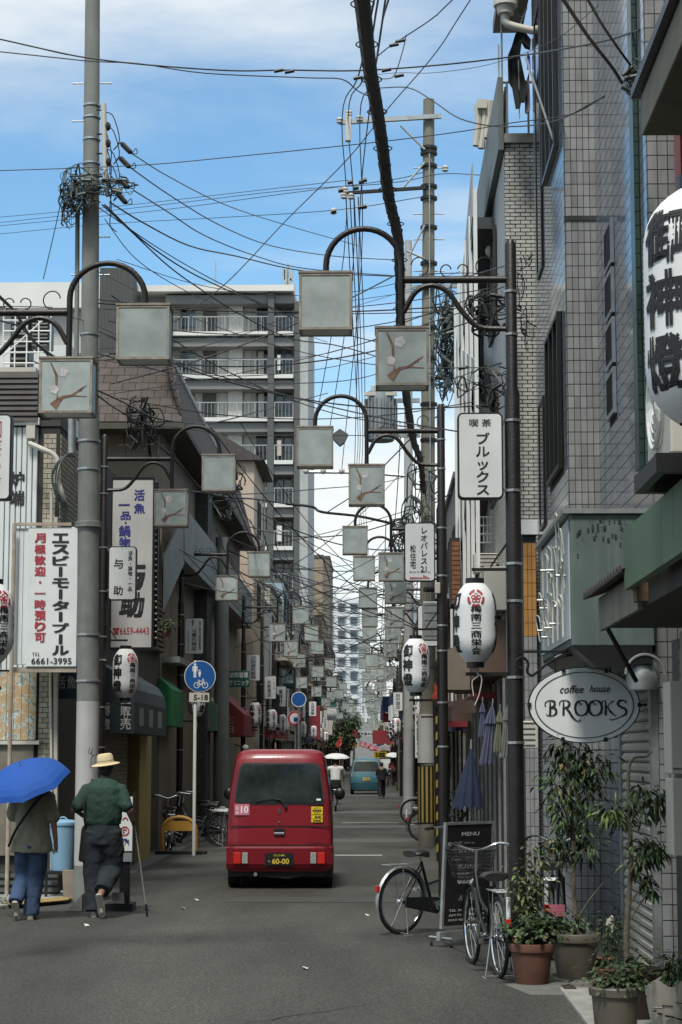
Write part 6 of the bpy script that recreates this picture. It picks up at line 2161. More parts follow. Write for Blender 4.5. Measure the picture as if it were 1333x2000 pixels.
W1 = [
 ([(-20, 72, 20), (90, 97, 20), (170, 113, 20), (290, 127, 20), (450, 138, 20), (560, 137, 20), (700, 138, 20), (860, 127, 20), (1000, 111, 20), (1110, 94, 18), (1190, 78, 17), (1250, 58, 16)], .009, 'thick upper wire crossing the whole sky from left to the tiled wall'),
 ([(-20, 99, 20.5), (170, 119, 20.5), (270, 124, 20.5), (400, 143, 20.5), (600, 152, 20.5), (668, 155, 20.5), (700, 178, 20.5), (735, 194, 20)], .007, 'second upper wire, ending at the clamp near the black bundle'),
 ([(-20, 334, 23), (130, 329, 23), (300, 321, 23), (450, 307, 23), (600, 292, 22), (760, 275, 22), (900, 257, 21), (1000, 240, 20), (1110, 225, 19), (1180, 190, 17)], .006, 'slightly wavy wire crossing the sky at roof-aerial height'),
 ([(932, -20, 20), (850, 105, 22), (760, 210, 24), (680, 310, 25), (560, 430, 25), (440, 555, 24), (330, 635, 23), (240, 685, 22), (110, 712, 20), (60, 705, 19)], .007, 'long diagonal wire from top right down to the left lamp boxes'),
 ([(905, -20, 22), (850, 32, 23), (794, 70, 24), (760, 92, 24), (738, 110, 24)], .008, 'short wire dropping from the top to the insulator cluster'),
 ([(794, 68, 24), (788, 95, 24), (776, 135, 24), (765, 152, 24), (742, 154, 24)], .007, 'curved jumper wire under the insulator cluster'),
 ([(738, 172, 26), (800, 172, 25), (850, 200, 24), (900, 232, 23), (975, 247, 22), (1080, 238, 20), (1180, 188, 17)], .008, 'sagging wire passing over the tall right pole top to the tiled wall'),
 ([(735, 146, 26), (780, 142, 25), (850, 142, 24), (960, 125, 23), (1080, 80, 20), (1170, 10, 17)], .004, 'thin wire rising to the upper right'),
 ([(1088, -20, 12), (1150, 72, 13.5), (1195, 130, 14.6), (1215, 162, 15.2)], .014, 'left one of the two heavy cables at top right'),
 ([(1138, -20, 12), (1175, 45, 13.5), (1205, 90, 14.6), (1236, 133, 15.2)], .011, 'right one of the two heavy cables at top right'),
 ([(-20, 426, 60), (200, 406, 55), (450, 378, 48), (680, 352, 39)], .009, 'topmost of four faint wires behind the big concrete pole'),
 ([(-20, 437, 60), (300, 402, 52), (560, 372, 45), (760, 358, 40), (860, 340, 38), (940, 342, 34)], .009, 'second of four faint wires behind the big concrete pole'),
 ([(-20, 443, 60), (300, 412, 52), (560, 378, 45), (760, 352, 40), (830, 336, 39)], .009, 'third of four faint wires behind the big concrete pole'),
 ([(-20, 459, 60), (200, 438, 55), (430, 425, 48), (660, 410, 42), (830, 384, 39)], .009, 'lowest of four faint wires behind the big concrete pole'),
 ([(258, 300, 24), (330, 345, 26), (440, 400, 30), (560, 440, 35), (700, 480, 39)], .008, 'highest wire fanning right from the big concrete pole'),
 ([(256, 328, 24), (330, 380, 26), (430, 440, 29), (530, 480, 33), (650, 500, 37), (775, 508, 38)], .009, 'second wire fanning right from the big concrete pole'),
 ([(262, 372, 24), (330, 415, 26), (400, 460, 28), (500, 500, 31), (600, 525, 34), (790, 540, 38)], .009, 'third wire fanning right from the big concrete pole'),
 ([(215, 395, 24), (280, 435, 25), (370, 480, 27), (460, 500, 29), (600, 530, 33), (770, 540, 37)], .011, 'thicker wire fanning from the knot towards the first arch'),
 ([(205, 400, 24), (280, 470, 25), (360, 525, 27), (430, 560, 29), (500, 590, 31), (570, 620, 33)], .011, 'thick pair wire falling from the knot to the plain lamp box'),
 ([(200, 400, 24), (260, 455, 25), (330, 520, 26), (400, 570, 27), (480, 620, 28), (572, 662, 29), (680, 680, 31), (880, 742, 36)], .010, 'lowest thick wire falling from the knot past the plain lamp box'),
 ([(205, 428, 24), (260, 500, 25), (330, 550, 26), (410, 590, 28), (500, 625, 31), (640, 668, 35)], .006, 'thin lowest wire from the knot'),
 ([(118, 400, 24), (105, 460, 24), (85, 545, 24)], .006, 'thin drop wire left of the big concrete pole'),
 ([(190, 690, 24.3), (300, 720, 28), (420, 745, 34), (600, 748, 42), (720, 735, 50), (850, 690, 60)], .012, 'wire leaving the left lamp and crossing before the apartment block'),
 ([(170, 640, 24.3), (330, 690, 30), (500, 700, 40), (640, 690, 50), (800, 640, 60)], .009, 'thin wire across the upper apartment floors'),
 ([(185, 760, 24), (240, 785, 25), (300, 815, 27), (360, 825, 29), (420, 825, 33), (520, 800, 40), (640, 768, 50)], .012, 'cable bundle from the big pole over the mansard roof edge'),
 ([(185, 768, 24), (230, 800, 25), (290, 830, 27), (350, 835, 29), (470, 850, 36), (600, 850, 44), (860, 852, 50)], .010, 'wire from the big pole towards the transformer'),
 ([(300, 860, 28), (350, 905, 30), (395, 955, 33), (440, 970, 36), (500, 975, 40), (560, 984, 42)], .018, 'heavy cable swooping under the second left lamp box'),
 ([(560, 984, 42), (610, 990, 43), (630, 1000, 43), (700, 1008, 44), (765, 1022, 45)], .032, 'very thick black splice tube slung across mid street'),
 ([(375, 960, 36), (480, 965, 40), (620, 955, 48), (760, 940, 55), (870, 900, 58)], .012, 'wire rising right from the second left lamp box'),
 ([(640, 1000, 50), (700, 960, 46), (760, 900, 42), (810, 850, 40), (870, 800, 39)], .014, 'wire slanting up right to the transformer pole'),
 ([(170, 706, 23), (330, 690, 25), (470, 655, 28), (620, 600, 30), (800, 570, 34), (985, 520, 17)], .006, 'faint wire from left lamp to right lamp pole'),
 ([(760, 640, 22), (860, 605, 21), (985, 560, 19)], .006, 'short wire between bundle and nearest right pole'),
 ([(-20, 560, 18), (30, 610, 20), (70, 670, 22), (140, 720, 24)], .018, 'thick dark cable curving down at the left edge'),
 ([(-20, 620, 18), (40, 640, 20), (90, 690, 23), (140, 745, 24)], .010, 'second dark cable at the left edge'),
 ([(0, 600, 20), (160, 625, 24), (300, 680, 30), (470, 705, 40)], .006, 'thin wire from left edge past the lamp brace'),
]
for pts, r, lab in W1:
 wire(pts, r, lab)
rg = random.Random(44)
for k in range(16):
 a = (rg.uniform(175, 240), rg.uniform(395, 780), 24.2); b = (rg.uniform(780, 985), rg.uniform(500, 860), rg.choice((17, 26, 38.5)))
 s_ = rg.uniform(10, 60)
 wire([a] + [(a[0] + (b[0] - a[0]) * t, a[1] + (b[1] - a[1]) * t + s_ * 4 * t * (1 - t), a[2] + (b[2] - a[2]) * t) for t in (.25, .5, .75)] + [b], rg.choice((.005, .007, .010)), 'sagging wire slung from the big left pole to the right hand poles', 'wires slung from left pole to right poles')
# wires that run along the street between the crossarms
for k, (a, b, c, d, e) in enumerate((((735, -20, 18), (700, 150, 26), (668, 236, 38.8), (672, 500, 46), (600, 915, 59.8)),
          ((742, -20, 18), (712, 150, 26), (680, 232, 38.8), (690, 520, 46), (632, 915, 59.8)),
          ((756, -20, 18), (728, 160, 26), (703, 234, 38.8), (706, 520, 46), (668, 915, 59.8)),
          ((764, -20, 18), (738, 100, 26), (705, 380, 38.8), (700, 620, 50), (693, 915, 59.8)))):
 wire([a, b, c, d, e], .012, '%s of four wires running from the high crossarm down the street' % ORD[k].replace('nearest', 'leftmost').replace('fourth', 'rightmost'), 'high wires along the street')
for k, (x0, x1) in enumerate(((690, 700), (697, 704), (704, 709), (711, 714))):
 wire([(676 + k * 8, 385, 38.8), (x0, 640, 52), (x1, 850, 70), (x1 + 2, 1020, 100), (735, 1250, 200)], .013, 'one of the thin wires strung far along the street centre', 'thin wires far along the street')
mb = MB()
for (a, b) in ((545, 138), (566, 140), (700, 152), (770, 88), (782, 80), (706, 355), (712, 352), (696, 367), (704, 405), (712, 404), (652, 413), (684, 356), (666, 372), (755, 137), (780, 148)):
 c = P(a, b, 20 if b < 160 else 38)
 mb.tube([c - Vector((.05, 0, .01)), c + Vector((.05, 0, .01))], .018 if b < 160 else .045, 6)
mb2 = None
tag(mb.build('wire_clamp', M_BLACK), 'dark splice clamps scattered on the sky wires', 'clamps', None, 'stuff')
# random service wires further away
rng = random.Random(21)
for k in range(105):
 Y0 = rng.uniform(34, 60) if k > 90 else rng.uniform(38, 150); Y1 = Y0 + rng.uniform(-6, 14)
 h0, h1 = rng.uniform(4.6, 8.6), rng.uniform(4.6, 8.6)
 xl, xr_ = XL + rng.uniform(-.2, 1.6), 1.5 + rng.uniform(-1.2, .4)
 sag = rng.uniform(.1, .7)
 p = [Vector((xl + (xr_ - xl) * t, Y0 + (Y1 - Y0) * t, h0 + (h1 - h0) * t - sag * 4 * t * (1 - t))) for t in [i / 10 for i in range(11)]]
 tag(MB().tube(p, rng.choice((.007, .010, .014)), 4, caps=False).build('service_wire', M_CABLE, None), 'thin service wire slung across the far street', 'cable', 'thin service wires across the far street')
for k in range(26):
 s_ = rng.choice((-1, 1))
 X = (-3.4 if s_ < 0 else 1.1) + rng.uniform(-.4, .9) * (1 if s_ < 0 else -1)
 Y0 = rng.uniform(28, 70); Y1 = Y0 + rng.uniform(40, 120)
 h0 = rng.uniform(5, 8.5)
 p = []
 for i in range(17):
  t = i / 16
  u = (t * 4) % 1
  p.append(Vector((X, Y0 + (Y1 - Y0) * t, h0 - .35 * 4 * u * (1 - u))))
 tag(MB().tube(p, .011, 4, caps=False).build('service_wire', M_CABLE, None), 'thin wire running lengthwise along the shop fronts', 'cable', 'thin wires along the shop fronts')
# camera on the second right pole, blue banner, red flag
cc_ = empty('security_camera', (P(836, 1155, 24.5).x, 24.5, 3.9), 0, 'white and black security camera under the arrow sign', 'camera')
c = P(838, 1152, 24.5)
MB().tube([c + Vector((-.05, -.05, 0)), c + Vector((.06, .05, .01))], .035, 10).build('camera_body', M_BLACK, cc_, smooth=True)
MB().cbox((c.x + .11, c.y, c.z + .02), .07, .1, .14).build('mount', M_CREAM, cc_, bevel=.01)

# ================================================================ VEHICLES
def car_paint(name, col):
 m = mat(name, col, 0.36, 0.0, 0.05, 1.5, 0, 0, 0.15, 2.5, (0.07, 0.03, 0.03), coat=0.3, spec=.3)
 m.node_tree.nodes['Principled BSDF'].inputs['Coat Roughness'].default_value = 0.12
 return m


M_LAMPR = mat('tail_lamp_red', (0.36, 0.012, 0.008), 0.15, 0, 0.3, 60, spec=.8)
M_LAMPR.node_tree.nodes['Principled BSDF'].inputs['Emission Color'].default_value = (1, .03, .015, 1)
M_LAMPR.node_tree.nodes['Principled BSDF'].inputs['Emission Strength'].default_value = .06
M_LAMPC = mat('reversing_lamp_clear', (0.28, 0.29, 0.27), 0.12, 0, 0.3, 60, spec=.8)


def interp(tab, z):
 for i in range(len(tab) - 1):
  if z <= tab[i + 1][0]:
   t = (z - tab[i][0]) / (tab[i + 1][0] - tab[i][0])
   return tab[i][1] + (tab[i + 1][1] - tab[i][1]) * t
 return tab[-1][1]


def kei_van(name, loc, rz, paint, hw, ry, win, lights, plate, label, Lg=3.3, hood=.5, plate_txt=None, extras=False, plate_m=None):
 r = empty(name, loc, rz, label, 'van' if extras else 'car')
 zs = sorted(set([a for a, _ in hw] + [win[0], win[1]]))
 zs = [z for z in zs]
 fz = []
 for i in range(len(zs) - 1):
  n = 3
  for k in range(n):
   fz.append(zs[i] + (zs[i + 1] - zs[i]) * k / n)
 fz.append(zs[-1])
 zt = zs[-1]
 def fy(z):  # front end: short bonnet then raked screen
  return Lg - (0 if z < .85 else (z - .85) / (zt - .85) * .75)
 rows = []
 for z in fz:
  h = interp(hw, z); y = interp(ry, z)
  c = min(.07, h * .25)
  pts = [(-h * .93, fy(z)), (-h, fy(z) - .12), (-h, Lg * .5), (-h, y + c * 1.3), (-h + c * .3, y + c * .45), (-h + c, y + c * .08), (-h * .5, y - .008), (0, y - .014)]
  pts += [(-a, b) for a, b in reversed(pts[:-1])]
  rows.append([(a, b, z) for a, b in pts])
 mb = MB().loft(rows, close=True, caps=False)
 n = len(rows[0])
 b0 = len(mb.v) - n
 mb.f.append(tuple(b0 + j for j in range(n)))
 mb.f.append(tuple(reversed(range(n))))
 mb.build('body', paint, r, smooth=True, world_=False)
 def rp(x, z, d=0):
  h = interp(hw, z)
  return (x, interp(ry, z) - .014 * (1 - min(1, abs(x) / (h * .5 + .01)) * .4) - d, z)
 def patch(x0f, x1f, z0, z1, d, nx=8, nz=5, rr=0):
  """sheet following the rear, x limits as functions of z"""
  mb = MB(); g = []
  for j in range(nz + 1):
   z = z0 + (z1 - z0) * j / nz
   a, b = x0f(z), x1f(z)
   if rr and (j == 0 or j == nz):
    a += rr; b -= rr
   g.append([rp(a + (b - a) * i / nx, z, d) for i in range(nx + 1)])
  for j in range(nz):
   for i in range(nx):
    mb.quad(g[j][i], g[j][i + 1], g[j + 1][i + 1], g[j + 1][i])
  return mb
 wl = lambda m_: (lambda z: -(interp(hw, z) - m_))
 wr = lambda m_: (lambda z: (interp(hw, z) - m_))
 patch(wl(.075), wr(.075), win[0] - .02, win[1] + .02, .006, rr=.03, nz=8).build('window_rubber', M_BLACK, r, world_=False)
 gl = patch(wl(.10), wr(.10), win[0] + .005, win[1] - .005, .012, rr=.03, nz=8).build('rear_window', mat('rear_window_glass', (.018, .024, .021), .07, 0, .95, 2.6, spec=.5), r, world_=False)  # mottled base colour stands in for faint reflections in the glass
 # seams
 mb = MB()
 for z, m_ in lights['seams']:
  mb.add(patch(wl(m_), wr(m_), z - .008, z + .008, .004, nz=1).v, patch(wl(m_), wr(m_), z - .008, z + .008, .004, nz=1).f)
 for s_ in (-1, 1):
  for k in range(12):
   z0_, z1_ = lights['seams'][-1][0] + (win[1] + .05 - lights['seams'][-1][0]) * k / 12, lights['seams'][-1][0] + (win[1] + .05 - lights['seams'][-1][0]) * (k + 1) / 12
   a, b = s_ * (interp(hw, z0_) - .045), s_ * (interp(hw, z1_) - .045)
   mb.quad(rp(a, z0_, .005), rp(a + s_ * .008, z0_, .005), rp(b + s_ * .008, z1_, .005), rp(b, z1_, .005))
 mb.build('tailgate_seam', M_BLACK, r, world_=False)
 if extras:  # bumper with a proud upper edge
  mb = MB()
  g = []
  for (z, d) in ((.26, -.02), (.28, .03), (.34, .05), (.55, .045), (.575, .035), (.58, -.01)):
   row = []
   for i in range(13):
    t = -1 + 2 * i / 12
    h = .716
    y = interp(ry, z) - d + (abs(t) ** 6) * .07
    row.append((t * h, y, z))
   g.append(row)
  for j in range(len(g) - 1):
   for i in range(12):
    mb.quad(g[j][i], g[j][i + 1], g[j + 1][i + 1], g[j + 1][i])
  bm_ = mb.build('bumper', paint, r, smooth=True, world_=False)
 # lamps
 d = .055 if extras else .03
 for s_ in (-1, 1):
  for (nm, m_, a, b, c, e) in lights['lamps']:
   x0_, x1_ = sorted((s_ * a, s_ * b))
   y = interp(ry, (c + e) / 2) - d
   MB().box(x0_, x1_, y - .012, y + .05, c, e).build(nm, m_, r, world_=False, bevel=.008)
 y = interp(ry, (plate[2] + plate[3]) / 2) - d
 MB().box(plate[0] - .03, plate[1] + .03, y - .002, y + .03, plate[2] - .02, plate[3] + .02).build('plate_recess', M_BLACK if extras else paint, r, world_=False)
 pl = MB().box(plate[0], plate[1], y - .014, y - .004, plate[2], plate[3]).build('number_plate', plate_m or M_BLACK, r, world_=False)
 if plate_txt:
  cx, cz = (plate[0] + plate[1]) / 2, (plate[2] + plate[3]) / 2
  h = plate[3] - plate[2]
  lettering(pl, [(plate_txt, cx + .02, cz - .2 * h, .23, h * .46, {'bold': .03}), ('なにわ480', cx, cz + .3 * h, .15, h * .2, {'bold': .01}), ('り', cx - .135, cz - .2 * h, .022, .03)], y - .017,
     mat('plate_yellow_digits', (0.6, 0.42, 0.06), .5) if extras else M_INK, world_=False)
 # under body and wheels
 MB().box(-.62, .62, .12, Lg - .2, .17, .3).build('underbody', M_BLACK, r, world_=False)
 for y in (.55, Lg - .55):
  for s_ in (-1, 1):
   mb = MB(); mb.lathe([(.20, -.075), (.26, -.075), (.275, -.05), (.275, .05), (.26, .075), (.20, .075)], 26, (s_ * .635, y, .275), 'X')
   w = mb.build('wheel', M_RUBBER, r, smooth=True, world_=False)
   MB().lathe([(.01, 0), (.19, .0), (.2, .02)], 18, (s_ * .70, y, .275), 'X').build('rim', M_STEEL, w, world_=False)
 # side windows
 for s_ in (-1, 1):
  mb = MB()
  for (ya, yb) in ((.35, 1.15), (1.2, 2.1)):
   z0_, z1_ = win[0] + .02, win[1] - .03
   a, b = s_ * (interp(hw, z0_) + .004), s_ * (interp(hw, z1_) + .004)
   zm = (z0_ + z1_) / 2; c_ = s_ * (interp(hw, zm) + .004)
   mb.quad((a, ya, z0_), (a, yb, z0_), (c_, yb, zm), (c_, ya, zm)).quad((c_, ya, zm), (c_, yb, zm), (b, yb, z1_), (b, ya, z1_))
  mb.build('side_window', M_GLASS, r, world_=False)
  MB().ell((s_ * (interp(hw, win[0]) + .12), Lg - 1.0, win[0] + .08), .08, .04, .09, 10, 6).build('mirror', M_BLACK, r, smooth=True, world_=False)
 return r, rp, gl


HWV = [(.24, .66), (.30, .700), (.56, .716), (.84, .712), (1.0, .700), (1.15, .692), (1.4, .662), (1.67, .618), (1.76, .598), (1.82, .570), (1.855, .52), (1.875, .42)]
RYV = [(.24, .05), (.56, .0), (.84, .012), (1.15, .03), (1.67, .13), (1.76, .16), (1.82, .20), (1.855, .25), (1.875, .34)]
M_RED = car_paint('dark_red_car_paint', (0.205, 0.012, 0.020))
xv = P(549, 1700, 26.4).x
van, rp, gl = kei_van('kei_van', (xv - .03, 26.55, 0), R(1.0), M_RED, HWV, RYV, (1.15, 1.67),
      {'seams': [(.59, .01), (.84, .045)], 'lamps': [('tail_light', M_LAMPR, .515, .615, .345, .495), ('reversing_light', M_LAMPC, .42, .50, .345, .495), ('light_housing', M_BLACK, .41, .62, .335, .505)][:2]},
      (-.165, .165, .33, .49), 'small dark red van seen from behind, a pink 10 sticker and dark plate 60-00', plate_txt='60-00', extras=True)
# wiper, handle, emblem, stickers, spoiler lamp, antenna
mb = MB(); mb.tube([rp(.08, 1.12, .03), rp(.02, 1.19, .035), rp(-.10, 1.215, .03)], .009, 6); mb.tube([rp(-.32, 1.175, .03), rp(-.10, 1.215, .032), rp(.02, 1.20, .03)], .007, 6)
mb.lathe([(.022, -.02), (.022, .02)], 10, rp(.085, 1.11, .02), 'Y'); mb.each('wiper', M_RUBBER, van, world_=False)
mb = MB(); a = rp(0, .78, 0); mb.box(-.075, .075, a[1] - .012, a[1] + .02, .735, .81); hd = mb.build('handle_recess', M_BLACK, van, world_=False)
mb = MB(); mb.box(-.07, .07, a[1] - .03, a[1] - .012, .73, .76); mb.build('handle', M_CHROME, van, world_=False, bevel=.005)
def emb(pts, c, s, d=.012):
 mb = MB()
 mb.poly([rp(c[0] + x * s, c[1] + z * s, d) for x, z in pts])
 return mb
SL = [(0, 1), (.9, .45), (.55, .28), (0, .62), (-.42, .38), (.75, -.22), (.9, -.42), (0, -1), (-.9, -.45), (-.55, -.28), (0, -.62), (.42, -.38), (-.75, .22), (-.9, .42)]
mb = MB(); mb.add([rp(x * .03 - 0, 1.045 + z * .034, .012) for x, z in SL], [(0, 1, 2, 3), (0, 3, 4, 13), (4, 5, 12), (13, 4, 12), (5, 11, 12), (5, 6, 11), (6, 7, 10, 11), (7, 8, 9, 10)])
mb.build('emblem', M_CHROME, van, world_=False)
mb = MB(); mb.lathe([(.014, 0), (.014, .01), (.0, .012)], 10, rp(0, .90, .018), 'Y'); mb.build('keyhole', M_CHROME, van, world_=False)
M_PINK = mat('pink_sticker', (0.52, 0.16, 0.22), .4, 0, .05)
mb = MB(); c = (-.505, 1.065)
mb.add([rp(c[0] - .10, c[1] - .075, .006), rp(c[0] + .10, c[1] - .075, .006), rp(c[0] + .10, c[1] + .075, .006), rp(c[0] - .10, c[1] + .075, .006)], [(0, 1, 2, 3)])
stk = mb.build('pink_sticker', M_PINK, van, world_=False)
def on_rear(items, m, d, par, nm='lettering'):
 mb = MB()
 for t, cx, cz, w, h, b in items:
  vs, fs = fit(t, cx, cz, w, h, b)
  mb.add([rp(x, z, d + e) for x, z, e in vs], fs)
 return mb.build(nm, m, par, world_=False)
on_rear([('10', c[0] + .035, c[1], .10, .10, .02), ('組', c[0] - .065, c[1] + .02, .04, .05, 0), ('番', c[0] - .065, c[1] - .04, .04, .04, 0)], M_LWHITE, .009, stk)
M_YST = mat('yellow_sticker', (0.62, 0.46, 0.02), .4, 0, .05)
mb = MB()
for z0, z1 in ((1.0, 1.105), (.945, .99), (.895, .938)):
 n = len(mb.v); mb.v += [rp(.43, z0, .006), rp(.585, z0, .006), rp(.585, z1, .006), rp(.43, z1, .006)]; mb.f.append((n, n + 1, n + 2, n + 3))
stk = mb.build('yellow_sticker', M_YST, van, world_=False)
on_rear([('軽貨物便', .508, 1.05, .12, .035, .03), ('お届け', .508, 1.02, .08, .018, 0), ('集配中', .508, 1.085, .08, .015, 0), ('急配', .52, .967, .09, .03, .03), ('貨物軽', .508, .916, .11, .028, .02)], M_INK, .009, stk)
on_rear([('EVERY', .47, .635, .16, .025, 0)], mat('dull_badge', (0.11, 0.02, 0.025), .3), .008, van, 'model_badge')
mb = MB(); mb.add([rp(.50, 1.185, .016), rp(.56, 1.185, .016), rp(.56, 1.21, .016), rp(.50, 1.21, .016)], [(0, 1, 2, 3)]); mb.build('window_sticker', M_LWHITE, van, world_=False)
# raised roof rear edge with high lamp
mb = MB(); mb.extrude([(-.16, RYV[5][1] - .03, 1.715), (.16, RYV[5][1] - .03, 1.715), (.14, RYV[5][1] - .005, 1.745), (-.14, RYV[5][1] - .005, 1.745)], (0, .05, 0)); mb.build('brake_lamp', mat('tinted_lamp', (0.10, .005, .01), .2), van, world_=False)
mb = MB(); mb.tube([(-.32, .25, .22), (-.32, .02, .20)], .025, 8); mb.tube([(-.45, .4, .20), (-.1, .3, .17), (.1, .3, .15), (.4, .4, .20)], .03, 8); mb.build('exhaust', M_STEEL, van, world_=False)
for s_ in (-1, 1):
 MB().box(s_ * .62 - .08, s_ * .62 + .08, .22, .235, .16, .36).build('mud_flap', M_BLACK, van, world_=False)
# things seen through the rear window: seat backs
for x in (-.3, .3):
 MB().ell((x, 1.3, 1.15), .2, .06, .28, 10, 8).build('seat', M_BLACK, van, smooth=True, world_=False)

HWB = [(.22, .66), (.3, .70), (.5, .735), (.8, .735), (1.0, .71), (1.1, .69), (1.5, .60), (1.58, .55), (1.63, .45), (1.66, .3)]
RYB = [(.22, .06), (.5, -.02), (.75, .0), (1.0, .08), (1.5, .28), (1.58, .34), (1.63, .42), (1.66, .52)]
M_TEAL = car_paint('teal_blue_car_paint', (0.045, 0.14, 0.175))
xb = P(716, 1540, 89).x
bc, rpb, _ = kei_van('kei_car', (xb, 89, 0), 0.02, M_TEAL, HWB, RYB, (1.05, 1.5), {'seams': [(.52, .02)], 'lamps': [('tail_light', M_LAMPC, .62, .70, .80, .98)]}, (-.165, .165, .62, .78),
      'rounded teal-blue small car seen from behind far down the street', plate_txt='51-32', plate_m=mat('plate_yellow', (0.5, 0.4, 0.12), .5))
M_WCAR = car_paint('white_car_paint', (0.62, 0.63, 0.62))
wt, _, _ = kei_van('delivery_van', (P(762, 1500, 150).x, 150, 0), 0, M_WCAR, [(a * 1.35, b * 1.25) for a, b in HWV], RYV, (1.5, 2.1), {'seams': [(.59, .01)], 'lamps': [('tail_light', M_LAMPR, .6, .7, .5, .7)]}, (-.165, .165, .5, .66),
     'tall white van beyond the teal-blue car with a yellow board over it', Lg=4.5)

# ================================================================ BICYCLES
M_FRB = mat('bicycle_frame_dark', (0.02, 0.022, 0.024), .3, .3, .1)
M_FRS = mat('bicycle_frame_silver', (0.45, 0.46, 0.47), .3, .8, .1)
M_SEAT = mat('black_saddle_vinyl', (0.02, 0.019, 0.018), .45, 0, .1)


def bicycle(fm, basket=True, rearbasket=False, name='bicycle', lean=0.0):
 r = empty(name, (0, 0, 0))
 WR = .33
 def wheel(cx):
  w = MB().torus((cx, 0, WR), WR - .018, .018, 'Y', 40, 7).build('wheel', M_RUBBER, r, smooth=True, world_=False)
  mb = MB().torus((cx, 0, WR), WR - .045, .011, 'Y', 40, 6)
  mb.build('rim', M_CHROME, w, smooth=True, world_=False)
  mb = MB()
  for k in range(18):
   a = 2 * PI * k / 18
   b = a + (.5 if k % 2 else -.5)
   mb.tube([(cx + .02 * math.cos(b), .02 if k % 2 else -.02, WR + .02 * math.sin(b)), (cx + (WR - .05) * math.cos(a), 0, WR + (WR - .05) * math.sin(a))], .0018, 4, caps=False)
  mb.lathe([(.018, -.045), (.028, -.04), (.02, 0), (.028, .04), (.018, .045)], 10, (cx, 0, WR), 'Y')
  mb.build('spokes', M_CHROME, w, world_=False)
  mb = MB()
  g = []
  a0, a1 = (PI * .05, PI * 1.02) if cx > .5 else (PI * .02, PI * 1.12)
  for i in range(17):
   a = a0 + (a1 - a0) * i / 16
   g.append([(cx + (WR + .02) * math.cos(a), -.024, WR + (WR + .02) * math.sin(a)), (cx + (WR + .032) * math.cos(a), 0, WR + (WR + .032) * math.sin(a)), (cx + (WR + .02) * math.cos(a), .024, WR + (WR + .02) * math.sin(a))])
  mb.loft(g, close=False, caps=False)
  mb.build('mudguard', M_FRB if basket else M_STEEL, r, smooth=True, world_=False)
 wheel(0); wheel(1.08)
 bb = (.44, 0, .28); st = (.27, 0, .72); hd = (.90, 0, .80); hb = (.94, 0, .66)
 mb = MB()
 mb.tube([bb, st], .016, 8)
 mb.tube(catmull([hb, (.72, 0, .42), bb], 4), .020, 8)
 mb.tube(catmull([hd, (.72, 0, .58), (.36, 0, .48)], 4), .014, 8)
 for s_ in (-.05, .05):
  mb.tube([(0, s_, WR), (.28, s_ * .4, .68)], .009, 6)
  mb.tube([(0, s_, WR), bb], .010, 6)
 mb.tube([hb, hd], .020, 8)
 mb.build('frame', fm, r, smooth=True, world_=False)
 mb = MB()
 for s_ in (-.05, .05):
  mb.tube(catmull([(.945, s_, .66), (.99, s_, .5), (1.08, s_, WR)], 4), .010, 6)
 mb.build('fork', fm, r, smooth=True, world_=False)
 mb = MB(); mb.tube([hd, (.87, 0, .98)], .012, 8)
 mb.tube(catmull([(.62, -.27, 1.02), (.74, -.27, 1.03), (.90, -.20, 1.04), (.87, 0, .98), (.90, .20, 1.04), (.74, .27, 1.03), (.62, .27, 1.02)], 4), .011, 8)
 hbr = mb.build('handlebar', M_CHROME, r, smooth=True, world_=False)
 mb = MB()
 for s_ in (-.27, .27):
  mb.tube([(.60, s_, 1.02), (.72, s_, 1.03)], .016, 8)
 mb.build('grip', M_BLACK, hbr, world_=False)
 mb = MB()
 rings = []
 for x, w, z in ((.08, .10, .0), (.12, .125, .012), (.2, .11, .01), (.28, .05, .0), (.35, .025, -.012)):
  rings.append([(x + .02, w * math.cos(a), .80 + z + .035 * math.sin(a)) for a in [2 * PI * k / 12 for k in range(12)]])
 mb.loft(rings)
 sd_ = mb.build('saddle', M_SEAT, r, smooth=True, world_=False)
 MB().tube([st, (.24, 0, .79)], .012, 8).build('seat_post', M_CHROME, sd_, world_=False)
 mb = MB()
 for y in (-.06, 0, .06):
  mb.tube([(-.22, y, .70), (.20, y, .70)], .006, 6)
 for x in (-.22, -.1, .05, .18):
  mb.tube([(x, -.065, .70), (x, .065, .70)], .006, 6)
 for s_ in (-.06, .06):
  mb.tube([(-.05, s_, .70), (0, s_, WR)], .005, 6)
 mb.build('rack', M_STEEL, r, world_=False)
 mb = MB()
 mb.extrude([(-.02, -.065, WR + .05), (.44, -.065, .36), (.54, -.065, .28), (.44, -.065, .19), (-.02, -.065, WR - .05)], (0, -.02, 0))
 mb.build('chain_case', M_BLACK, r, world_=False)
 mb = MB(); mb.lathe([(.05, -.1), (.05, .07)], 14, bb, 'Y')
 mb.tube([(.44, -.11, .28), (.52, -.12, .14)], .010, 6); mb.box(.47, .57, -.22, -.125, .125, .15)
 mb.tube([(.44, .08, .28), (.36, .09, .42)], .010, 6); mb.box(.31, .41, .095, .19, .41, .435)
 mb.build('crank', M_CHROME, r, world_=False)
 mb = MB()
 mb.tube([(0, -.07, WR), (-.02, -.12, .02), (-.02, .12, .02), (0, .07, WR)], .007, 6)
 mb.tube([(-.09, -.13, .008), (.05, -.13, .008)], .006, 5); mb.tube([(-.09, .13, .008), (.05, .13, .008)], .006, 5)
 mb.build('kickstand', M_STEEL, r, world_=False)
 MB().cbox((-.345, 0, .47), .03, .04, .06).build('reflector', M_LAMPR, r, world_=False)
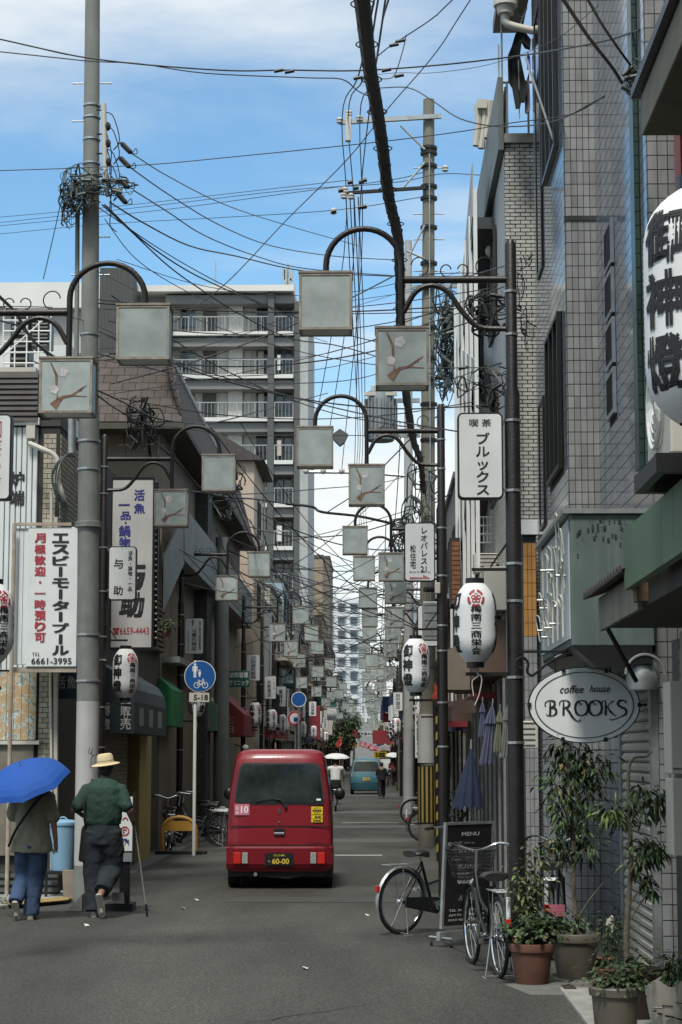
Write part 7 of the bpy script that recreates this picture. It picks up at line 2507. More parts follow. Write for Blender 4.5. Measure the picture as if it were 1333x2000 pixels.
 if basket:
  mb = MB()
  x0, x1, w0, w1, z0, z1 = .98, 1.22, .14, .19, .74, .98
  def pt(u, v, t):
   # u around, t height
   w = w0 + (w1 - w0) * t; a = x0 - .02 * t; b = x1 + .07 * t
   cs_ = [(a, -w), (b, -w), (b, w), (a, w)]
   i = int(u) % 4; f = u - int(u)
   p, q = cs_[i], cs_[(i + 1) % 4]
   return (p[0] + (q[0] - p[0]) * f, p[1] + (q[1] - p[1]) * f, z0 + (z1 - z0) * t)
  for k in range(8):
   t = k / 7
   mb.tube([pt(u, 0, t) for u in (0, 1, 2, 3, 3.999)], .0035 if k < 7 else .007, 4)
  for k in range(32):
   mb.tube([pt(k / 8, 0, 0), pt(k / 8, 0, 1)], .0022, 4, caps=False)
  for k in range(6):
   y = -w0 + 2 * w0 * k / 5
   mb.tube([(x0, y, z0), (x1, y, z0)], .003, 4)
  mb.build('basket', M_BLACK, r, world_=False)
  MB().lathe([(.02, -.03), (.035, 0), (.035, .02), (.02, .03)], 12, (1.0, 0, .70), 'X').build('headlamp', M_CHROME, r, world_=False)
 return r


bk1 = bicycle(M_FRB, False)
tag(bk1, 'dark bicycle parked sideways left of the black menu board', 'bicycle', 'bicycles parked in the street')
bk1.location = (P(783, 1748, 20.0).x, 20.0, 0)
bk1.rotation_euler = (R(2), 0, R(44))
bk2 = bicycle(M_FRB, True)
tag(bk2, 'bicycle with dark wire basket seen from behind, before the menu board', 'bicycle', 'bicycles parked in the street')
bk2.location = (P(976, 1890, 16.15).x, 16.15, 0)
bk2.rotation_euler = (0, 0, R(99))
MB().tube([(-.345, 0, .50), (-.345, 0, .67)], .018, 8).build('rear_light_stem', M_WHITE, bk2, world_=False)
KM = kidmap()
bk3 = _copy(bk2, (P(1078, 1850, 17.6).x, 17.7, 0), R(80), 'bicycle behind the potted plants, a pink tag on its rear', 'bicycles parked in the street', 'bicycle', KM)
MB().box(-.36, -.35, -.16, -.02, .40, .50).build('pink_tag', M_PINK, bk3, world_=False)
for i, (px, py, Y, rz, src, lab) in enumerate((
  (827, 1620, 41, 4, bk2, 'bicycle at right with its wheel beside the grey wrapped pole base'),
  (806, 1590, 51, 8, bk1, 'bicycle further on, just beyond the one at the grey wrapped pole'),
  (436, 1622, 38.6, 172, bk2, 'frontmost bicycle of the left cluster, wheel towards the van'),
  (428, 1620, 39.4, 176, bk1, 'second bicycle of the left cluster by the white post'),
  (438, 1614, 40.4, 168, bk1, 'third bicycle of the left cluster by the white post'),
  (420, 1612, 41.5, 180, bk2, 'fourth bicycle of the left cluster, close to the wall'),
  (334, 1620, 36.5, 100, bk1, 'dark bicycle behind the orange hoop barrier'))):
 c = _copy(src, (P(px, py, Y).x, Y, 0), R(rz), lab, 'bicycles parked in the street', 'bicycle', KM)
 c.rotation_euler = (0, 0, R(rz))
# orange hoop barrier
hp = empty('hoop_barrier', (P(350, 1660, 35.9).x, 35.9, 0), 0, 'orange tubular hoop barrier with a flat plate behind the posts', 'barrier')
x = P(350, 1660, 35.9).x
M_ORG = mat('orange_paint', (0.50, 0.26, 0.045), .5, 0, .15, 6)
pts = [(x - .3, 35.9, 0), (x - .3, 35.9, .45)] + [(x - .3 * math.cos(a), 35.9, .45 + .22 * math.sin(a)) for a in [PI * k / 10 for k in range(1, 10)]] + [(x + .3, 35.9, .45), (x + .3, 35.9, 0)]
MB().tube(pts, .035, 8).build('hoop', M_ORG, hp, smooth=True)
MB().box(x - .27, x + .27, 35.88, 35.9, .42, .60).build('plate', M_ORG, hp)
MB().box(x - .42, x + .5, 35.7, 36.1, 0, .06).build('foot', M_RUBBER, hp)

# ================================================================ PEOPLE
def remesh(o, v=.012, sm=6):
 m_ = o.modifiers.new('remesh', 'REMESH'); m_.mode = 'VOXEL'; m_.voxel_size = v; m_.use_smooth_shade = True
 s_ = o.modifiers.new('smooth', 'SMOOTH'); s_.iterations = sm; s_.factor = .5
 return o


def folds(o, s=.016, sc_=.11):
 t = bpy.data.textures.new('cloth_folds', 'CLOUDS'); t.noise_scale = sc_; t.noise_depth = 1
 d = o.modifiers.new('folds', 'DISPLACE'); d.texture = t; d.strength = s; d.mid_level = .5; d.texture_coords = 'GLOBAL'
 return o


def limb(mb, pts, rs, n=12):
 mb.tube(pts, rs, n)
 for p, r_ in ((pts[0], rs[0]), (pts[-1], rs[-1])):
  mb.ell(p, r_, r_, r_, n, 8)
 for p, r_ in zip(pts[1:-1], rs[1:-1]):
  mb.ell(p, r_, r_, r_, n, 8)


def hand(mb, wrist, d, side, curl=.6, s=1.0):
 """palm and five bent fingers; d = direction of the hand, side = +1/-1 thumb side along X"""
 w = Vector(wrist); d = Vector(d).normalized()
 sx = Vector((0, 1, 0)).cross(d)
 if sx.length < .1:
  sx = Vector((1, 0, 0))
 sx.normalize()
 nrm = sx.cross(d).normalized()
 mb.tube([w, w + d * .045 * s, w + d * .085 * s], [.022 * s, .030 * s, .028 * s], 10, squash=.55)
 for i, (o_, ln_) in enumerate(((-.024, .06), (-.008, .07), (.008, .066), (.024, .052))):
  b = w + d * .08 * s + nrm * 0 + Vector((0, 1, 0)) * o_ * s
  k1 = b + d * ln_ * .5 * s
  dd = (d * (1 - curl) - sx * curl * side).normalized()
  k2 = k1 + dd * ln_ * .5 * s
  mb.tube([b - d * .02, k1, k2], [.009 * s, .0085 * s, .007 * s], 7)
 t0 = w + d * .03 * s + Vector((0, 1, 0)) * .03 * s
 mb.tube([t0, t0 + d * .03 * s + Vector((0, .018, 0)), t0 + d * .055 * s + Vector((0, .014, 0))], [.011 * s, .010 * s, .008 * s], 7)


M_GSH = mat('dark_green_shirt', (0.016, 0.047, 0.034), .85, 0, .15, 7, 0.6, 14)
M_NAVY = mat('dark_slate_trousers', (0.013, 0.019, 0.023), .9, 0, .15, 7, 0.6, 12)
M_HAIR = mat('black_grey_hair', (0.025, 0.022, 0.02), .8, 0, .3, 60)
M_STRAW = mat('straw_hat', (0.60, 0.49, 0.29), .8, 0, .12, 60, .3, 200)
M_SOLE = mat('grey_white_shoe', (0.45, 0.44, 0.40), .7, 0, .15, 20)
M_SOLED = mat('worn_shoe_sole', (0.20, 0.20, 0.165), .85, 0, .3, 40)
M_KHAKI = mat('khaki_shirt', (0.24, 0.225, 0.165), .9, 0, .12, 6, 0.6, 14)
M_DENIM = mat('blue_denim', (0.035, 0.065, 0.13), .9, 0, .2, 9, 0.5, 14)


def shoe(par, heel, toe, up, name='shoe', sole=M_SOLED, upper=M_SOLE):
 h, t, u = Vector(heel), Vector(toe), Vector(up).normalized()
 d = (t - h)
 mb = MB()
 mb.tube([h + d * -.02 + u * .028, h + d * .2 + u * .042, h + d * .5 + u * .036, h + d * .82 + u * .026, h + d * 1.0 + u * .02], [.030, .040, .042, .042, .022], 12, squash=.95)
 s_ = remesh(mb.build(name, upper, par), .008, 3)
 mb = MB()
 sd = d.cross(u).normalized()
 pr = [(-.04, .018), (0, .034), (.25, .034), (.45, .030), (.75, .045), (.95, .036), (1.05, .012)]
 l = [h + d * a + sd * w - u * .005 for a, w in pr]
 r_ = [h + d * a - sd * w - u * .005 for a, w in reversed(pr)]
 mb.extrude([tuple(p) for p in l + r_], u * .02)
 mb.build('sole', sole, s_)
 return s_


# --- man in a straw hat, walking away
xm, ym = P(201, 1700, 22).x, 22.0
man = empty('person', (xm, ym, 0), 0, 'man in straw hat, dark green shirt and dark trousers walking away with a stick', 'person')
def W_(x, y, z):
 return (xm + x, ym + y, z)
mb = MB()
limb(mb, [W_(0, 0, .95), W_(0, 0, 1.2), W_(0, .01, 1.38)], [.12, .12, .09])
limb(mb, [W_(0, .01, 1.42), W_(.005, .03, 1.56)], [.06, .055])
mb.ell(W_(.012, .045, 1.655), .078, .098, .115, 16, 12)
mb.ell(W_(.012, .145, 1.64), .012, .02, .02, 8, 6)
for s_ in (-1, 1):
 mb.ell(W_(.012 + s_ * .08, .05, 1.645), .012, .022, .032, 8, 6)
limb(mb, [W_(-.18, 0, 1.40), W_(-.315, -.08, 1.19), W_(-.235, .07, 1.12)], [.042, .042, .03])
limb(mb, [W_(.18, 0, 1.40), W_(.295, -.06, 1.18), W_(.325, .07, 1.055)], [.042, .042, .03])
hand(mb, W_(-.235, .07, 1.12), (.5, .8, -.3), -1)
hand(mb, W_(.325, .07, 1.055), (.1, .5, -.6), -1, .75)
limb(mb, [W_(-.09, 0, .93), W_(-.10, .05, .5), W_(-.085, 0, .09)], [.08, .055, .038])
limb(mb, [W_(.09, 0, .93), W_(.095, .05, .52), W_(.02, -.30, .27)], [.08, .055, .038])
bd = remesh(mb.build('body', M_SKIND, man), .009, 4)
mb = MB(); mb.ell(W_(.012, .03, 1.672), .084, .098, .10, 16, 10); mb.ell(W_(.012, -.01, 1.61), .07, .055, .05, 12, 8); remesh(mb.build('hair', M_HAIR, man), .01, 2)
mb = MB()
mb.tube([W_(0, 0, 1.04), W_(0, -.01, 1.08), W_(0, -.02, 1.18), W_(0, -.02, 1.32), W_(0, -.01, 1.42), W_(0, 0, 1.50), W_(0, .01, 1.545)], [.20, .212, .215, .225, .215, .15, .075], 20, squash=.70)
limb(mb, [W_(-.12, 0, 1.43), W_(-.19, -.01, 1.41), W_(-.275, -.07, 1.23)], [.065, .072, .078], 12)
limb(mb, [W_(.12, 0, 1.43), W_(.19, -.01, 1.41), W_(.265, -.055, 1.23)], [.065, .072, .078], 12)
mb.tube([W_(0, .01, 1.5), W_(0, .015, 1.55)], [.09, .068], 12)
folds(remesh(mb.build('shirt', M_GSH, man), .011, 4), .022)
mb = MB()
mb.tube([W_(0, 0, 1.10), W_(0, 0, 1.0), W_(0, 0, .90), W_(0, 0, .80)], [.175, .19, .205, .19], 20, squash=.76)
mb.tube([W_(-.06, 0, .96), W_(-.09, .04, .72), W_(-.105, .05, .5), W_(-.10, .02, .25), W_(-.095, -.01, .07)], [.15, .14, .12, .105, .10], 16)
mb.tube([W_(.06, 0, .96), W_(.09, .04, .74), W_(.095, .07, .52), W_(.065, -.10, .42), W_(.03, -.25, .31)], [.15, .145, .125, .105, .095], 16)
mb.ell(W_(.095, .07, .52), .10, .10, .10, 14, 10); mb.ell(W_(-.105, .05, .5), .098, .098, .098, 14, 10)
folds(remesh(mb.build('trousers', M_NAVY, man), .011, 4), .022)
mb = MB().tube([W_(0, 0, 1.03), W_(0, 0, 1.06)], [.198, .198], 24, squash=.70); mb.build('belt', M_BLACK, man)
shoe(man, W_(-.085, -.06, .012), W_(-.075, .18, .012), (0, 0, 1))
shoe(man, W_(.005, -.36, .265), W_(.04, -.27, .035), (0, .95, .3))
# hat
mb = MB(); M_ = Matrix.Translation(Vector(W_(.01, .03, 1.705))) @ Matrix.Rotation(R(-7), 4, 'Y') @ Matrix.Rotation(R(6), 4, 'X')
h_ = MB().lathe([(.095, -.004), (.155, -.012), (.162, -.016), (.162, -.012), (.10, .004), (.096, .03), (.088, .085), (.07, .105), (.03, .095), (0.001, .09)], 32, cap=False).xf(M_)
hat = h_.build('straw_hat', M_STRAW, man, smooth=True)
MB().lathe([(.0975, .004), (.0985, .006), (.096, .032), (.094, .034)], 32, cap=False).xf(M_).build('hat_band', M_BLACK, hat)
# shoulder bag and stick
bg_ = empty('shoulder_bag', W_(-.22, .02, .75), 0, 'black cloth bag hanging at the hatted man\'s left hip', 'bag')
mb = MB(); mb.extrude([W_(-.27, -.06, .62), W_(-.15, -.06, .60), W_(-.13, -.06, 1.0), W_(-.17, -.06, 1.08), W_(-.24, -.06, .98)], (0, .12, 0)); mb.build('pouch', M_BCL, bg_, bevel=.02)
mb = MB(); mb.tube(catmull([W_(-.19, -.07, 1.0), W_(-.20, -.13, 1.12), W_(-.19, -.12, 1.3), W_(-.13, -.02, 1.53)], 4), .010, 6); mb.build('strap', M_BCL, bg_)
stk_ = empty('walking_stick', W_(.36, .1, 0), 0, 'thin pale walking stick held in the hatted man\'s right hand', 'stick')
MB().tube([W_(.335, .11, 1.04), W_(.475, .12, .12)], .0075, 7).build('shaft', M_STEEL, stk_)
MB().tube([W_(.475, .12, .14), W_(.49, .12, .0)], .013, 8).build('rubber_tip', M_BLACK, stk_)
mb = MB(); mb.tube(catmull([W_(.335, .02, 1.03), W_(.333, .08, 1.045), W_(.335, .17, 1.04)], 3), .013, 8); mb.build('handle', M_BLACK, stk_)
MB().cbox(W_(.482, .12, .08), .06, .02, .012).build('spike', M_BLACK, stk_)

# --- woman with the blue umbrella
xw, yw = P(62, 1700, 21.7).x, 21.7
wo = empty('person', (xw, yw, 0), 0, 'person in khaki shirt and blue jeans walking away beneath the blue umbrella', 'person')
def V_(x, y, z):
 return (xw + x, yw + y, z)
mb = MB()
limb(mb, [V_(0, 0, .88), V_(0, 0, 1.1), V_(0, .01, 1.32)], [.12, .11, .12])
limb(mb, [V_(0, .01, 1.33), V_(0, .03, 1.45)], [.05, .048])
mb.ell(V_(0, .045, 1.53), .073, .09, .105, 16, 12); mb.ell(V_(0, .135, 1.52), .012, .018, .018, 8, 6)
for s_ in (-1, 1):
 mb.ell(V_(s_ * .073, .05, 1.52), .01, .02, .028, 8, 6)
limb(mb, [V_(-.17, 0, 1.34), V_(-.22, .05, 1.12), V_(-.12, .16, 1.20)], [.05, .038, .028])
limb(mb, [V_(.17, 0, 1.34), V_(.235, -.02, 1.08), V_(.255, .04, .86)], [.05, .038, .027])
hand(mb, V_(-.12, .16, 1.20), (.5, .3, .5), 1, .8)
hand(mb, V_(.255, .04, .86), (.05, .1, -1), 1, .4)
limb(mb, [V_(-.08, 0, .85), V_(-.10, .05, .46), V_(-.13, -.18, .2)], [.08, .05, .036])
limb(mb, [V_(.08, 0, .85), V_(.05, .04, .46), V_(.02, 0, .08)], [.08, .05, .036])
remesh(mb.build('body', M_SKIN, wo), .009, 4)
mb = MB(); mb.ell(V_(0, .03, 1.55), .082, .092, .10, 16, 10); mb.ell(V_(0, -.02, 1.49), .07, .05, .07, 12, 8); remesh(mb.build('hair', M_HAIR, wo), .01, 2)
mb = MB()
mb.tube([V_(0, 0, .74), V_(0, -.01, .86), V_(0, 0, 1.0), V_(0, 0, 1.15), V_(0, 0, 1.30), V_(0, .01, 1.38)], [.235, .22, .19, .185, .17, .10], 18, squash=.7)
limb(mb, [V_(-.10, 0, 1.33), V_(-.175, 0, 1.32), V_(-.215, .03, 1.14)], [.075, .08, .08])
limb(mb, [V_(.10, 0, 1.33), V_(.175, 0, 1.32), V_(.23, -.015, 1.12)], [.075, .08, .078])
folds(remesh(mb.build('shirt', M_KHAKI, wo), .011, 4), .022)
mb = MB()
mb.tube([V_(0, 0, .88), V_(0, 0, .82), V_(0, 0, .76)], [.13, .165, .165], 18)
mb.tube([V_(-.08, 0, .86), V_(-.095, .04, .6), V_(-.10, .04, .46), V_(-.12, -.10, .30), V_(-.135, -.2, .20)], [.115, .105, .088, .08, .078], 14)
mb.tube([V_(.07, 0, .86), V_(.06, .03, .6), V_(.045, .03, .45), V_(.02, .0, .25), V_(.005, -.01, .045)], [.12, .11, .095, .09, .09], 14)
folds(remesh(mb.build('jeans', M_DENIM, wo), .011, 4), .022)
shoe(wo, V_(-.135, -.27, .20), V_(-.12, -.2, .03), (0, .97, .2))
shoe(wo, V_(.01, -.08, .012), V_(.015, .14, .012), (0, 0, 1))
mb = MB(); mb.tube(catmull([V_(.12, -.09, 1.36), V_(0, -.17, 1.2), V_(-.15, -.18, .98), V_(-.24, -.1, .8)], 4), .014, 6); mb.build('bag_strap', M_BCL, wo)
ph = empty('phone', V_(.26, .05, .76), 0, 'pale flat phone in the right hand of the umbrella carrier', 'phone')
MB().obox(V_(.235, .03, .70), (.05, .03, .06), (0, .01, 0), (-.02, 0, .05)).build('case', M_WHITE, ph)


def umbrella(center, rad, axis, m, label, name='umbrella', panels=8, depth=.34, pole=True, ribs=True, plen=.85):
 ax_ = Vector(axis).normalized()
 u = ax_.cross(Vector((0, 1, .01))).normalized(); w = ax_.cross(u)
 c = Vector(center)
 r = empty(name, c, 0, label, 'umbrella')
 mb = MB(); g = []
 for j in range(7):
  t = j / 6
  rr = rad * math.sin(t * 1.25) / math.sin(1.25)
  hh = -depth * rad * 2 * (1 - math.cos(t * 1.25)) / (1 - math.cos(1.25)) * .62
  row = []
  for i in range(panels * 4):
   a = 2 * PI * i / (panels * 4)
   f = (i % 4) / 4
   k = 1 - .07 * t * math.sin(PI * f)
   row.append(c + ax_ * (hh + .02 * t * math.sin(PI * f) * rad) + (u * math.cos(a) + w * math.sin(a)) * rr * k)
  g.append(row)
 mb.loft(g, caps=False)
 mb.build('canopy', m, r)
 tipp = c - ax_ * (depth * rad * 2 * .62)
 mb = MB(); mb.tube([c + ax_ * .07, c - ax_ * plen], .006, 6); mb.build('shaft', M_STEEL, r)
 mb = MB(); mb.tube([c - ax_ * plen, c - ax_ * (plen + .09)], .014, 8); mb.build('handle', M_BLACK, r)
 if ribs:
  for i in range(panels):
   a = 2 * PI * i / panels
   pts = []
   for j in range(5):
    t = .02 + j / 4 * .98
    rr = rad * math.sin(t * 1.25) / math.sin(1.25); hh = -depth * rad * 2 * (1 - math.cos(t * 1.25)) / (1 - math.cos(1.25)) * .62 - .008
    pts.append(c + ax_ * hh + (u * math.cos(a) + w * math.sin(a)) * rr)
   MB().tube(pts, .003, 4).build('rib', M_STEEL, r)
 return r


M_UBLUE = mat('royal_blue_nylon', (0.003, 0.062, 0.30), .8, 0, .06, 2, 0.3, 8)
hw_ = Vector(V_(-.09, .19, 1.24))
cu = Vector(P(44, 1505, 21.55))
axis_ = (cu - hw_)
umbrella(tuple(hw_ + axis_.normalized() * .50 + Vector((0, -.10, .06))), .50, (-.22, -.40, .86), M_UBLUE, 'open royal blue umbrella carried at the left picture edge', plen=.5)

# --- far people
def simple_person(x, y, top, legs, label, h=1.62, stride=.18, skirt=False, facing=1, hair=True):
 k = h / 1.62
 r = empty('person', (x, y, 0), 0, label, 'person')
 def q(a, b, c):
  return (x + a * k, y + b * k, c * k)
 mb = MB()
 limb(mb, [q(0, 0, .86), q(0, 0, 1.30)], [.11 * k, .12 * k])
 limb(mb, [q(0, 0, 1.30), q(0, .01, 1.42)], [.05 * k, .05 * k])
 mb.ell(q(0, .02, 1.50), .075 * k, .09 * k, .105 * k, 12, 9)
 for s_ in (-1, 1):
  limb(mb, [q(s_ * .17, 0, 1.30), q(s_ * .22, .03, 1.06), q(s_ * .18, .16, .92)], [.045 * k, .036 * k, .028 * k])
  hand(mb, q(s_ * .18, .16, .92), (0, .8, -.4), s_, .5)
  limb(mb, [q(s_ * .08, 0, .85), q(s_ * .09, s_ * stride * .4 + .03, .45), q(s_ * .08, s_ * stride - .05, .08)], [.075 * k, .05 * k, .036 * k])
  limb(mb, [q(s_ * .08, s_ * stride - .07, .05), q(s_ * .085, s_ * stride + .1, .035)], [.036 * k, .03 * k])
 remesh(mb.build('body', M_SKIN, r), .014, 3)
 mb = MB(); mb.ell(q(0, 0, 1.52), .085 * k, .095 * k, .105 * k, 12, 9); mb.build('hair', M_HAIR, r, smooth=True)
 mb = MB(); mb.tube([q(0, 0, .88), q(0, 0, 1.1), q(0, 0, 1.28), q(0, 0, 1.36)], [.165 * k, .155 * k, .16 * k, .09 * k], 14, squash=.75)
 for s_ in (-1, 1):
  limb(mb, [q(s_ * .1, 0, 1.28), q(s_ * .18, 0, 1.28), q(s_ * .22, .02, 1.08)], [.07 * k, .07 * k, .062 * k])
 remesh(mb.build('shirt', top, r), .016, 4)
 mb = MB()
 if skirt:
  mb.tube([q(0, 0, .95), q(0, 0, .7), q(0, 0, .3)], [.15 * k, .19 * k, .24 * k], 16)
 else:
  mb.tube([q(0, 0, .95), q(0, 0, .8)], [.15 * k, .16 * k], 14)
  for s_ in (-1, 1):
   mb.tube([q(s_ * .08, 0, .86), q(s_ * .09, s_ * stride * .4 + .03, .45), q(s_ * .08, s_ * stride - .05, .1)], [.105 * k, .085 * k, .07 * k], 12)
 remesh(mb.build('skirt' if skirt else 'trousers', legs, r), .016, 4)
 return r


M_WSH = mat('white_shirt', (0.62, 0.63, 0.63), .85, 0, .06, 6)
M_BLK = mat('charcoal_clothes', (0.016, 0.017, 0.018), .9, 0, .2, 6)
M_RDC = mat('dull_red_clothes', (0.16, 0.03, 0.03), .9, 0, .2, 6)
# the walking pedestrian in black
xq, yq = P(746, 1540, 81).x, 81.0
simple_person(xq, yq, M_BLK, M_BLK, 'pedestrian all in black crossing right of the teal-blue car', 1.50, .28)
# woman on a bicycle with white parasol
xc_, yc_ = P(656, 1570, 63).x, 63.0
cyb = _copy(bk1, (xc_, yc_ - .5, 0), R(90), 'dark bicycle ridden by the woman in the white blouse', 'bicycles parked in the street', 'bicycle', KM)
cyb['group'] = 'bicycles being ridden'
r = empty('person', (xc_, yc_, 0), 0, 'cyclist in white blouse and long dark skirt right of the red van', 'person')
mb = MB()
limb(mb, [(xc_, yc_ - .25, .92), (xc_, yc_ - .2, 1.38)], [.12, .12]); limb(mb, [(xc_, yc_ - .2, 1.38), (xc_, yc_ - .17, 1.50)], [.05, .05]); mb.ell((xc_, yc_ - .15, 1.60), .078, .09, .108, 12, 9)
for s_ in (-1, 1):
 limb(mb, [(xc_ + s_ * .17, yc_ - .2, 1.38), (xc_ + s_ * .25, yc_ + .0, 1.2), (xc_ + s_ * .25, yc_ + .22, 1.08)], [.045, .036, .03])
 hand(mb, (xc_ + s_ * .25, yc_ + .22, 1.08), (0, 1, -.1), s_, .6)
 limb(mb, [(xc_ + s_ * .08, yc_ - .2, .88), (xc_ + s_ * .11, yc_ + .12, .62 + .1 * s_), (xc_ + s_ * .10, yc_ - .05, .22 + .14 * (s_ + 1))], [.08, .055, .038])
 limb(mb, [(xc_ + s_ * .10, yc_ - .07, .18 + .14 * (s_ + 1)), (xc_ + s_ * .10, yc_ + .1, .15 + .14 * (s_ + 1))], [.036, .03])
remesh(mb.build('body', M_SKIN, r), .014, 3)
mb = MB(); mb.ell((xc_, yc_ - .17, 1.62), .088, .098, .108, 12, 9); mb.ell((xc_, yc_ - .24, 1.50), .045, .04, .10, 10, 8); mb.build('hair', M_HAIR, r, smooth=True)
mb = MB(); mb.tube([(xc_, yc_ - .25, .98), (xc_, yc_ - .22, 1.2), (xc_, yc_ - .2, 1.38), (xc_, yc_ - .19, 1.45)], [.16, .17, .165, .09], 14, squash=.8)
for s_ in (-1, 1):
 limb(mb, [(xc_ + s_ * .1, yc_ - .2, 1.38), (xc_ + s_ * .19, yc_ - .18, 1.36), (xc_ + s_ * .26, yc_ - .05, 1.18)], [.075, .08, .075])
remesh(mb.build('blouse', M_WSH, r), .016, 4)
mb = MB(); mb.tube([(xc_, yc_ - .25, 1.03), (xc_, yc_ - .22, .9), (xc_, yc_ - .1, .7), (xc_, yc_ - .05, .42)], [.15, .18, .2, .2], 16); remesh(mb.build('skirt', M_BLK, r), .016, 4)
umbrella((xc_ + .03, yc_ + .05, 1.84), .43, (0.02, -.1, 1), M_WSH, 'white parasol above the cyclist in the white blouse', depth=.26, ribs=False, plen=.6)
# person with white umbrella farther, right
xf, yf = P(768, 1530, 112).x, 112.0
simple_person(xf, yf, M_RDC, M_BLK, 'person in dull red beneath the far white umbrella', 1.6, .2)
fb = _copy(bk2, (xf + .45, 110.5, 0), R(95), 'bicycle beside the person in dull red, far away', 'bicycles parked in the street', 'bicycle', KM)
fb2 = _copy(bk1, (xf - .35, 111, 0), R(85), 'dark bicycle left of the person in dull red, far away', 'bicycles parked in the street', 'bicycle', KM)
umbrella((xf + .02, yf, 1.90), .44, (0.05, -.25, 1), M_WSH, 'small white umbrella far down the street over the person in red', depth=.3, ribs=False, plen=.6)

# ================================================================ STREET LEVEL OBJECTS
# menu board on a wheeled frame
yb_ = 19.0
mbd = empty('menu_board', (P(905, 1830, yb_).x, yb_, 0), 0, 'tall black MENU board with white prices on a wheeled steel base', 'board')
def bq(px, py, dy=0):
 return P(px, py, yb_ + dy)
# board stands slightly turned: left edge nearer
cTL, cTR, cBL, cBR = P(868, 1606, 18.75), P(963, 1617, 19.15), P(860, 1814, 18.7), P(952, 1824, 19.1)
Uu = (cTR - cTL); Vv = (cBL - cTL)
Uu.z = 0
wB = Uu.length; hB = abs(Vv.z); Un = Uu.normalized(); Nn = Vector((Un.y, -Un.x, 0))
o = Vector((cBL.x, cBL.y, cBL.z))
def bo(u, v, d=0):
 return o + Un * (u * wB) + Vector((0, 0, v * hB)) + Nn * d + Vector((cTL.x - cBL.x, 0, 0)) * v
def bpanel(u0, u1, v0, v1, d0, d1, nm, m):
 q = [bo(u0, v0, d0), bo(u1, v0, d0), bo(u1, v1, d0), bo(u0, v1, d0)]
 return MB().extrude([tuple(p) for p in q], Nn * (d1 - d0)).build(nm, m, mbd)
bpanel(.03, .97, .02, .985, 0, .012, 'blackboard', mat('matt_black_board', (0.014, 0.012, 0.012), .6))
for a in ((0, .04, 0, 1), (.96, 1, 0, 1), (.04, .96, .975, 1), (.04, .96, 0, .02)):
 bpanel(*a, -.01, .022, 'frame_bar', M_STEEL)
def btext(items, m):
 mb = MB()
 for t, u, v, w, h, b in items:
  vs, fs = fit(t, u, v, w, h, b)
  mb.add([bo(x, z, .016 + e) for x, z, e in vs], fs)
 return mb.build('lettering', m, mbd)
M_CHALK = mat('chalk_white_print', (0.62, 0.62, 0.6), .7, 0, .2, 30)
btext([('MENU', .52, .885, .36, .036, .02), ('CUT', .27, .80, .17, .026, 0), ('(ブロー込)', .50, .80, .22, .022, -.005), ('¥1700', .50, .725, .42, .036, .01), ('Color', .26, .655, .2, .028, 0), ('(ヨリ)', .52, .655, .16, .024, 0), ('¥3000', .50, .58, .44, .036, .01),
  ('Permanent', .36, .51, .38, .028, 0), ('¥6000', .50, .43, .44, .038, .015), ('TEL 06-6659-2000', .50, .165, .72, .022, .005), ('AM 9:00～PM 6:30', .50, .12, .72, .022, .005), ('定休日 毎週月曜 第三火曜', .50, .075, .74, .022, .01)], M_CHALK)
mb = MB(); vs, fs = fit('Kapua', .52, .27, .40, .075, .01, .4); mb.add([bo(x, z, .016 + e) for x, z, e in vs], fs); mb.build('lettering', mat('dim_script_print', (0.25, 0.25, 0.23), .7), mbd)
q = [bo(-.04, -.11, -.02), bo(1.04, -.11, -.02), bo(1.04, -.03, -.02), bo(-.04, -.03, -.02)]
MB().extrude([tuple(p) for p in q], Nn * .05).build('base_rail', M_STEEL, mbd)
for u in (0.02, .98):
 for d in (-.14, .14):
  p = bo(u, 0, d); p.z = .035
  MB().tube([(p.x - .012, p.y, .035), (p.x + .012, p.y, .035)], .034, 12).build('castor', M_RUBBER, mbd)
 a, b = bo(u, 0, -.16), bo(u, 0, .16)
 MB().tube([(a.x, a.y, .085), (b.x, b.y, .085)], .014, 6).build('foot_bar', M_STEEL, mbd)
# white sandwich board behind the man
ab = empty('advert_board', (P(240, 1740, 22.9).x, 22.9, 0), 0, 'white advertising board with red ring marks, half hidden by the hatted man', 'board')
ya = 22.9
x0, z0 = XZ(226, 1662, ya); x1, z1 = XZ(259, 1556, ya)
MB().box(x0 - .12, x1 + .005, ya, ya + .02, z0, z1).build('panel', M_SIGNW, ab)
xr0, zr = XZ(259, 1548, ya); xr1, zr0 = XZ(264, 1690, ya)
MB().box(x1 + .006, x1 + .035, ya - .005, ya + .03, zr0, zr).build('frame', M_BLACK, ab)
x0b, zb1 = XZ(228, 1664, ya); _, zb0 = XZ(228, 1683, ya)
MB().box(x0 - .12, x1 + .005, ya, ya + .02, zb0, zb1 - .01).build('grille', mat('grey_mesh_panel', (0.22, 0.23, 0.24), .6), ab)
mb = MB(); cx_, cz_ = XZ(244, 1623, ya)
arc_band(mb, cx_, cz_, .042, .055, 0, 2 * PI, 20, lambda a, b: (a, ya - .006, b)); arc_band(mb, cx_, cz_, .012, .026, 0, 4.8, 14, lambda a, b: (a, ya - .006, b))
cx2, cz2 = XZ(245, 1602, ya); arc_band(mb, cx2, cz2, .022, .034, 0, PI, 12, lambda a, b: (a, ya - .006, b)); mb.build('red_mark', M_INKR, ab)
mb = MB(); cx3, cz3 = XZ(244, 1645, ya)
for a_ in range(3):
 mb.tube(catmull([(cx3 - .06 + .03 * a_, ya - .006, cz3 - .03), (cx3 - .02 + .02 * a_, ya - .006, cz3 + .04), (cx3 + .03, ya - .006, cz3 + .01 * a_), (cx3 + .05, ya - .006, cz3 - .03 + .03 * a_)], 4), .004, 4)
mb.build('blue_mark', M_INKB, ab)
